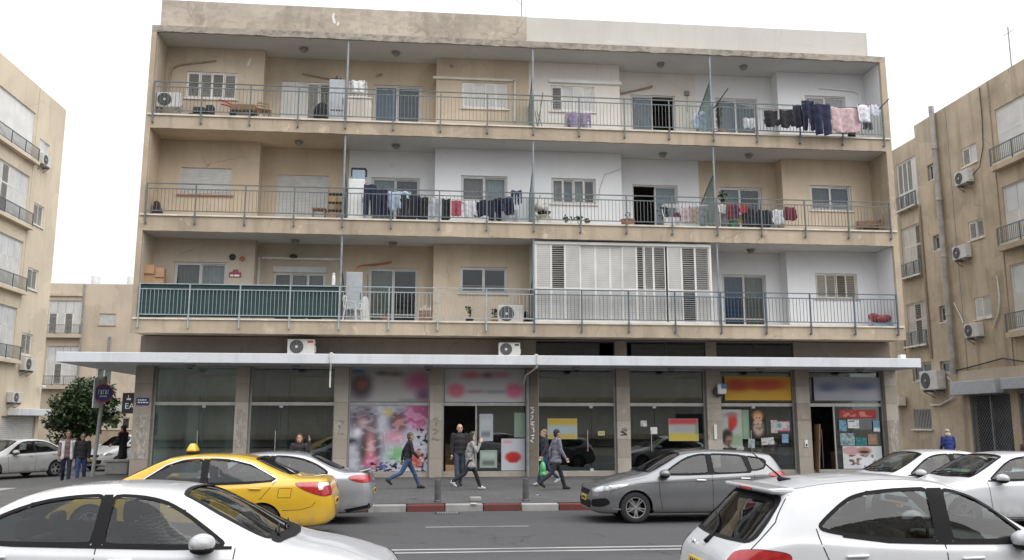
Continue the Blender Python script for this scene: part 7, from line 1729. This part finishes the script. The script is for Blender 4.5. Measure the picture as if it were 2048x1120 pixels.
# ================================================================== people
SKIN_ = [plain('skin light', (.50,.32,.23), .55, var=.12, scale=9), plain('skin tan', (.38,.225,.15), .55, var=.12, scale=9)]
PM_ = {}
def cmat(c, nm='clothing'):
    if c not in PM_: PM_[c] = plain(nm, c, .88, var=.35, scale=6, bump=.9, bscale=13)
    return PM_[c]
def person(label, loc, rz, H=1.7, stride=0.0, armL=(0.0,.2), armR=(0.0,.2), top=(.03,.03,.035), legs=(.03,.04,.08), shoes=(.02,.02,.02), hair=(.03,.025,.02),
           skin_i=0, hairlen=0, bald=False, coat=0.0, lean=.04, sit=False, hat=None, scarf=None, glasses=False, headyaw=0.0, pattern=None, abd=(.12,.12), hood=None, group='people in the street', hat_c=None):
    s = H/1.70; root = empty('person', loc, rz, label=label, cat='person', group=group)
    V = Vector
    def leg(sg, th, kb):
        hip = V((0, sg*.085, .90)); kn = hip+V((math.sin(th), sg*.01, -math.cos(th)))*.42; an = kn+V((math.sin(th-kb), 0, -math.cos(th-kb)))*.41; return hip, kn, an, th-kb
    if sit: LL, RL = leg(1, 1.45, 1.3), leg(-1, 1.35, 1.15)
    else: LL, RL = leg(1, stride, .10+max(0,-stride)*1.1), leg(-1, -stride, .10+max(0,stride)*1.1)
    low = min(LL[2].z, RL[2].z); dz = (.085-low) if not sit else -.38
    up = lambda p: V((p.x, p.y, p.z+dz))
    def bend(p):
        h = p.z-.95; return V((p.x+math.sin(lean)*h, p.y, .95+math.cos(lean)*h)) if h > 0 else p
    def arm(sg, sh, el, ab):
        a = V((0, sg*.185, 1.405)); d = V((math.sin(sh), sg*math.sin(ab), -math.cos(sh))).normalized(); e = a+d*.285; d2 = V((math.sin(sh+el), sg*math.sin(ab)*.2, -math.cos(sh+el))).normalized(); w = e+d2*.255; return a, e, w, d2
    LA, RA = arm(1, *armL, abd[0]), arm(-1, *armR, abd[1])
    Sx = lambda p: up(bend(p) if p.z > .95 else p)*s
    Sa = lambda p: (V((p.x+math.sin(lean)*max(p.z-.95,0), p.y, p.z))+V((0,0,dz)))*s
    # ---- body: one continuous surface
    b = MB(); hc = V((.012, 0, 1.585)); hcw = Sx(hc); ry = Matrix.Rotation(headyaw, 3, 'Z')
    hp = lambda x, y, z: hcw+ry @ V((x, y, z))*s
    b.ell(hp(-.008,0,.02), (.098*s,.078*s,.105*s), 16, 12); b.ell(hp(.022,0,-.055), (.068*s,.058*s,.068*s), 14, 10); b.cap(hp(.085,0,.005), hp(.103,0,-.03), .010*s, .015*s)
    for sg in (1,-1): b.ell(hp(-.005,sg*.08,-.01), (.018*s,.012*s,.032*s), 8, 6)
    b.cap(Sx(V((0,0,1.38))), hp(-.012,0,-.06), .058*s, .050*s)
    b.ell(Sx(V((0,0,1.27))), (.085*s,.14*s,.18*s)); b.ell(Sx(V((0,0,1.05))), (.08*s,.12*s,.16*s)); b.ell(up(V((0,0,.93)))*s, (.085*s,.13*s,.10*s))
    for hip, kn, an, _ in (LL, RL):
        b.cap(up(hip)*s, up(kn)*s, .065*s, .042*s); b.cap(up(kn)*s, up(an)*s, .045*s, .032*s)
    for sg, (a, e, w, d) in ((1, LA), (-1, RA)):
        A, E, W_2 = Sa(a), Sa(e), Sa(w); b.cap(Sx(V((0,sg*.1,1.38))), A, .05*s, .045*s); b.cap(A, E, .042*s, .034*s); b.cap(E, W_2, .034*s, .024*s)
        # hand: palm, four fingers of different lengths, thumb from the side of the palm
        side = V((0,1,0)) if abs(d.y) < .8 else V((1,0,0)); fw2 = d.normalized(); across = V((1,0,0))-fw2*fw2.x
        across = across.normalized() if across.length > .2 else V((0,0,1)); nrm = fw2.cross(across).normalized()*-sg
        pc = W_2+fw2*.05*s; b.cap(W_2, pc, .026*s, .032*s); b.cap(pc-across*.018*s, pc+across*.018*s, .024*s, .024*s)
        for k, ln in enumerate((.068,.078,.073,.058)):
            r0 = pc+fw2*.028*s+across*(.030-.020*k)*s; m1 = r0+fw2*ln*.55*s+nrm*.006*s; m2 = m1+(fw2*.8+nrm*.6)*ln*.45*s; b.cap(r0, m1, .0105*s, .0095*s, 8); b.cap(m1, m2, .0095*s, .008*s, 8)
        t0 = pc+across*.032*s-fw2*.012*s; t1 = t0+(fw2*.6+across*.75)*.038*s; b.cap(t0, t1, .013*s, .011*s, 8); b.cap(t1, t1+(fw2*.9+across*.2)*.03*s, .011*s, .009*s, 8)
    obj('body', skin(b, .0085, 2), SKIN_[skin_i], root)
    for sg in (1,-1):
        o = obj('eye', MB().ell(hp(.082,sg*.031,.012), (.010*s,.013*s,.008*s), 8, 6), K['trim'], root, smooth=True)
    obj('mouth', MB().ell(hp(.084,0,-.068), (.006*s,.022*s,.005*s), 8, 6), plain('lips', (.28,.10,.09), .5, var=0), root, smooth=True)
    obj('eyebrows', MB().cap(hp(.088,-.048,.034), hp(.094,-.016,.036), .005*s, .005*s, 6).cap(hp(.088,.048,.034), hp(.094,.016,.036), .005*s, .005*s, 6), cmat(hair, 'hair'), root)
    if glasses: obj('glasses', MB().tube([hp(.102,.03+.024*math.cos(t),.012+.018*math.sin(t)) for t in np.linspace(0,6.28,12)], .003*s, 5).tube([hp(.102,-.03+.024*math.cos(t),.012+.018*math.sin(t)) for t in np.linspace(0,6.28,12)], .003*s, 5).bar(hp(.1,.055,.016), hp(.0,.082,.016), .004).bar(hp(.1,-.055,.016), hp(.0,-.082,.016), .004), K['trim'], root)
    # ---- hair / hat
    if hat:
        hm = MB(); hm.ell(hp(-.012,0,.06), (.112*s,.094*s,.088*s), 16, 10); hm.cap(hp(.03,-.07,.035), hp(.03,.07,.035), .028*s, .028*s)
        if hood: hm.ell(hp(-.05,0,-.06), (.10*s,.12*s,.10*s))
        obj('hat', skin(hm, .014, 2), cmat(hat, 'knit'), root)
    if not bald:
        hm = MB(); hm.ell(hp(-.022,0,.045), (.100*s,.088*s,.092*s), 16, 10); hm.ell(hp(-.055,0,-.01), (.06*s,.078*s,.085*s))
        if hairlen:
            hm.cap(hp(-.06,-.04,-.02), hp(-.075,-.045,-.10-hairlen), .05*s, .04*s); hm.cap(hp(-.06,.04,-.02), hp(-.075,.045,-.10-hairlen), .05*s, .04*s); hm.cap(hp(-.01,.078,.02), hp(.0,.085,-.10-hairlen*.6), .022*s, .02*s); hm.cap(hp(-.01,-.078,.02), hp(.0,-.085,-.10-hairlen*.6), .022*s, .02*s)
        obj('hair', skin(hm, .012, 2), cmat(hair, 'hair'), root)
    else:
        hm = MB(); hm.ell(hp(-.05,0,-.015), (.058*s,.079*s,.045*s)); obj('hair', skin(hm, .012, 2), cmat(hair, 'hair'), root)
    # ---- clothes
    t = MB(); w2 = 1.0
    t.ell(Sx(V((0,0,1.33))), (.115*s,.175*s,.12*s)); t.ell(Sx(V((.005,0,1.20))), (.125*s,.180*s,.17*s)); t.ell(Sx(V((.0,0,1.04))), (.122*s,.168*s,.17*s)); t.ell(up(V((0,0,.92)))*s, (.128*s,.172*s,.11*s))
    t.cap(Sx(V((0,-.13,1.39))), Sx(V((0,.13,1.39))), .062*s, .062*s); t.cap(Sx(V((-.012,0,1.40))), Sx(V((-.005,0,1.455))), .075*s, .066*s)
    if coat:
        for k in range(4):
            zz = .92-coat*(k+1)/4; t.ell(up(V((0,0,zz)))*s, ((.13+.01*k)*s,(.175+.012*k)*s,.10*s))
    for sg, (a, e, w, d) in ((1, LA), (-1, RA)):
        A, E, W_2 = Sa(a), Sa(e), Sa(w); t.cap(A, E, .066*s, .055*s); t.cap(E, W_2-(W_2-E)*.06, .056*s, .043*s)
    tm = pattern if pattern else cmat(top)
    obj('top', skin(t, .015, 3), tm, root)
    l = MB(); l.ell(up(V((0,0,.91)))*s, (.118*s,.155*s,.11*s))
    for hip, kn, an, _ in (LL, RL): l.cap(up(hip)*s, up(kn)*s, .092*s, .066*s); l.cap(up(kn)*s, up(an)*s, .066*s, .052*s)
    obj('trousers', skin(l, .015, 3), cmat(legs), root)
    for hip, kn, an, ang in (LL, RL):
        p = up(an); d = V((math.cos(ang*.7), 0, math.sin(ang*.7))) if an.z > low+.03 else V((1,0,0))
        f = MB(); f.cap((p+V((-.03,0,-.035)))*s, (p+d*.14+V((0,0,-.045)))*s, .042*s, .036*s); f.cap((p+V((-.01,0,.0)))*s, (p+d*.06+V((0,0,-.02)))*s, .045*s, .042*s)
        obj('shoe', skin(f, .012, 2), cmat(shoes, 'shoe'), root)
    if scarf: obj('scarf', skin(MB().cap(Sx(V((.03,-.06,1.45))), Sx(V((.03,.06,1.45))), .06*s, .06*s).cap(Sx(V((-.03,-.06,1.46))), Sx(V((-.03,.06,1.46))), .06*s, .06*s).cap(Sx(V((.08,.02,1.42))), Sx(V((.11,.04,1.2))), .045*s, .04*s), .014, 2), cmat(scarf, 'knit'), root)
    root['hand_l'] = list(Sa(LA[2])+LA[3]*.08*s); root['hand_r'] = list(Sa(RA[2])+RA[3]*.08*s)
    return root

def checked(name, a, b, sc, wave=False):
    m, nt, bs = _new(name); tc = _n(nt, 'ShaderNodeTexCoord').outputs['Object']
    if wave:
        w = _n(nt, 'ShaderNodeTexWave'); w.bands_direction = 'Z'; w.inputs['Scale'].default_value = sc; w.inputs['Distortion'].default_value = 5; w.inputs['Detail'].default_value = 2; w.inputs['Detail Scale'].default_value = 3; nt.links.new(tc, w.inputs[0]); f = _ramp(nt, w.outputs[1], .4, .6)
    else: f = _ramp(nt, _noise(nt, tc, sc, 3), .42, .58)
    nt.links.new(_mix(nt, f, a, b), bs.inputs['Base Color']); bs.inputs['Roughness'].default_value = .9; return m

DENIM = (.045,.075,.15); DK = (.018,.018,.022)
def at(x, y): return (x, y, walk_z(y))
LEFT, RIGHT, CAM = math.pi, 0.0, -math.pi/2
p1 = person('man in black jacket and blue jeans walking past the poster wall', at(-.45,-3.4), rad(8), 1.62, .50, (-.45,.35), (.35,.5), DK, DENIM, skin_i=1, hair=(.10,.09,.085), lean=.10, bald=False)
p2 = person('balding man in black jacket standing by the open doorway', at(1.02,-2.7), rad(-78), 1.76, -.16, (.1,.25), (-.05,.2), (.022,.02,.024), (.05,.065,.10), skin_i=0, bald=True, hair=(.04,.035,.03), lean=.03)
p3 = person('woman in black and white patterned cardigan striding right', at(1.28,-3.85), rad(5), 1.60, .44, (-.3,.35), (.55,2.25), (.1,.1,.1), DK, shoes=(.5,.5,.5), hairlen=.20, skin_i=0, lean=.06, coat=.18, pattern=checked('patterned knit', (.03,.03,.035), (.55,.54,.52), 11, True))
p4 = person('man in grey blue checked jacket walking right with dark trousers', at(3.66,-4.05), rad(12), 1.68, .40, (-.35,.4), (.2,.4), (.1,.1,.1), DK, skin_i=1, hair=(.03,.025,.02), lean=.05, coat=.10, pattern=checked('checked jacket', (.10,.10,.13), (.22,.22,.26), 30))
p5 = person('person in dark top and track trousers behind the checked jacket man', at(3.55,-2.6), rad(190), 1.64, .36, (.2,.3), (-.2,.4), (.03,.032,.045), (.03,.05,.11), shoes=(.45,.45,.46), hair=(.22,.13,.07), skin_i=0, lean=.03)
hb_ = empty('carrier_bag', at(3.42,-3.05), label='green plastic carrier bag held between the walking pair', cat='bag')
obj('bag', skin(MB().ell((0,0,.52),(.09,.17,.20)).ell((0,0,.36),(.10,.19,.10)), .02, 3), plain('green bag', (.10,.42,.17), .45, var=.25, scale=8), hb_)
obj('handle', MB().tube([(0,-.06,.68),(0,-.02,.86),(0,.02,.86),(0,.06,.68)], .008, 6), plain('green bag handle', (.10,.42,.17), .45), hb_)
p6 = person('man in white jacket over brown jumper walking at the left street corner', (-11.9,2.5,ZR), rad(-70), 1.80, .26, (-.15,.25), (.2,.3), (.20,.13,.115), (.02,.025,.05), skin_i=1, hairlen=.12, hair=(.03,.02,.018))
# open white jacket worn over the jumper
jk = MB()
for sg in (1,-1):
    jk.cap((.0,sg*.19*1.02,1.43),(-.02,sg*.20,.86),.075,.085); jk.cap((.03,sg*.20,1.44),(.02,sg*.24,1.10),.07,.06); jk.cap((.02,sg*.24,1.10),(.06,sg*.23,.90),.06,.05)
jk.cap((-.07,-.1,1.42),(-.07,.1,1.42),.06,.06).cap((-.09,-.08,1.3),(-.10,-.08,.88),.07,.08).cap((-.09,.08,1.3),(-.10,.08,.88),.07,.08)
for sg in (1,-1): jk.cap((.075,sg*.10,1.42),(.10,sg*.145,.90),.055,.065)
obj('jacket', skin(jk, .016, 3), cmat((.66,.67,.70)), p6)
p7 = person('man with glasses in black jacket and jeans beside the white jacket man', (-11.38,2.4,ZR), rad(-75), 1.70, -.2, (.1,.2), (-.1,.25), (.018,.018,.02), (.035,.06,.16), skin_i=1, bald=False, hair=(.05,.045,.04), glasses=True)
p8 = person('dark coated person with red scarf standing behind the concrete planter', (-10.72,4.35,.14), rad(160), 1.66, .0, (.2,.9), (.1,.6), DK, DK, hair=(.02,.018,.018), coat=.35, scarf=(.20,.02,.025), skin_i=1, hat=(.03,.02,.022))
p9 = person('brown haired woman raising a hand to her face behind the silver sedan', at(-3.15,-5.6), rad(-90), 1.55, .0, (1.0,2.1), (.1,.3), (.03,.025,.03), DK, hair=(.10,.045,.025), hairlen=.16, skin_i=0, abd=(.35,.12))
p10 = person('person in blue padded jacket and beige hat beyond the right cars', at(17.3,-.8), rad(80), 1.56, .0, (.2,.5), (.2,.5), (.02,.035,.16), DK, skin_i=0, hat=(.42,.35,.28), hood=True, lean=.12)
p11 = person('person with red hat at the right edge of the street', at(17.6,-4.2), rad(200), 1.42, .0, (.1,.3), (.1,.3), (.10,.05,.05), DK, skin_i=0, hat=(.30,.02,.03))
drv = person('driver in beige striped shirt inside the left foreground sedan', (-2.56+near_l.L/2-2.40, -19.35+.36, ZR+.02), 0, 1.70, 0, (.75,.55), (.85,.45), (.35,.31,.26), DK, skin_i=1, hair=(.04,.03,.03), sit=True, lean=-.28, pattern=checked('striped shirt', (.42,.36,.29), (.16,.18,.18), 9, True), group=None)
bpy.data.scenes.remove(BENCH)
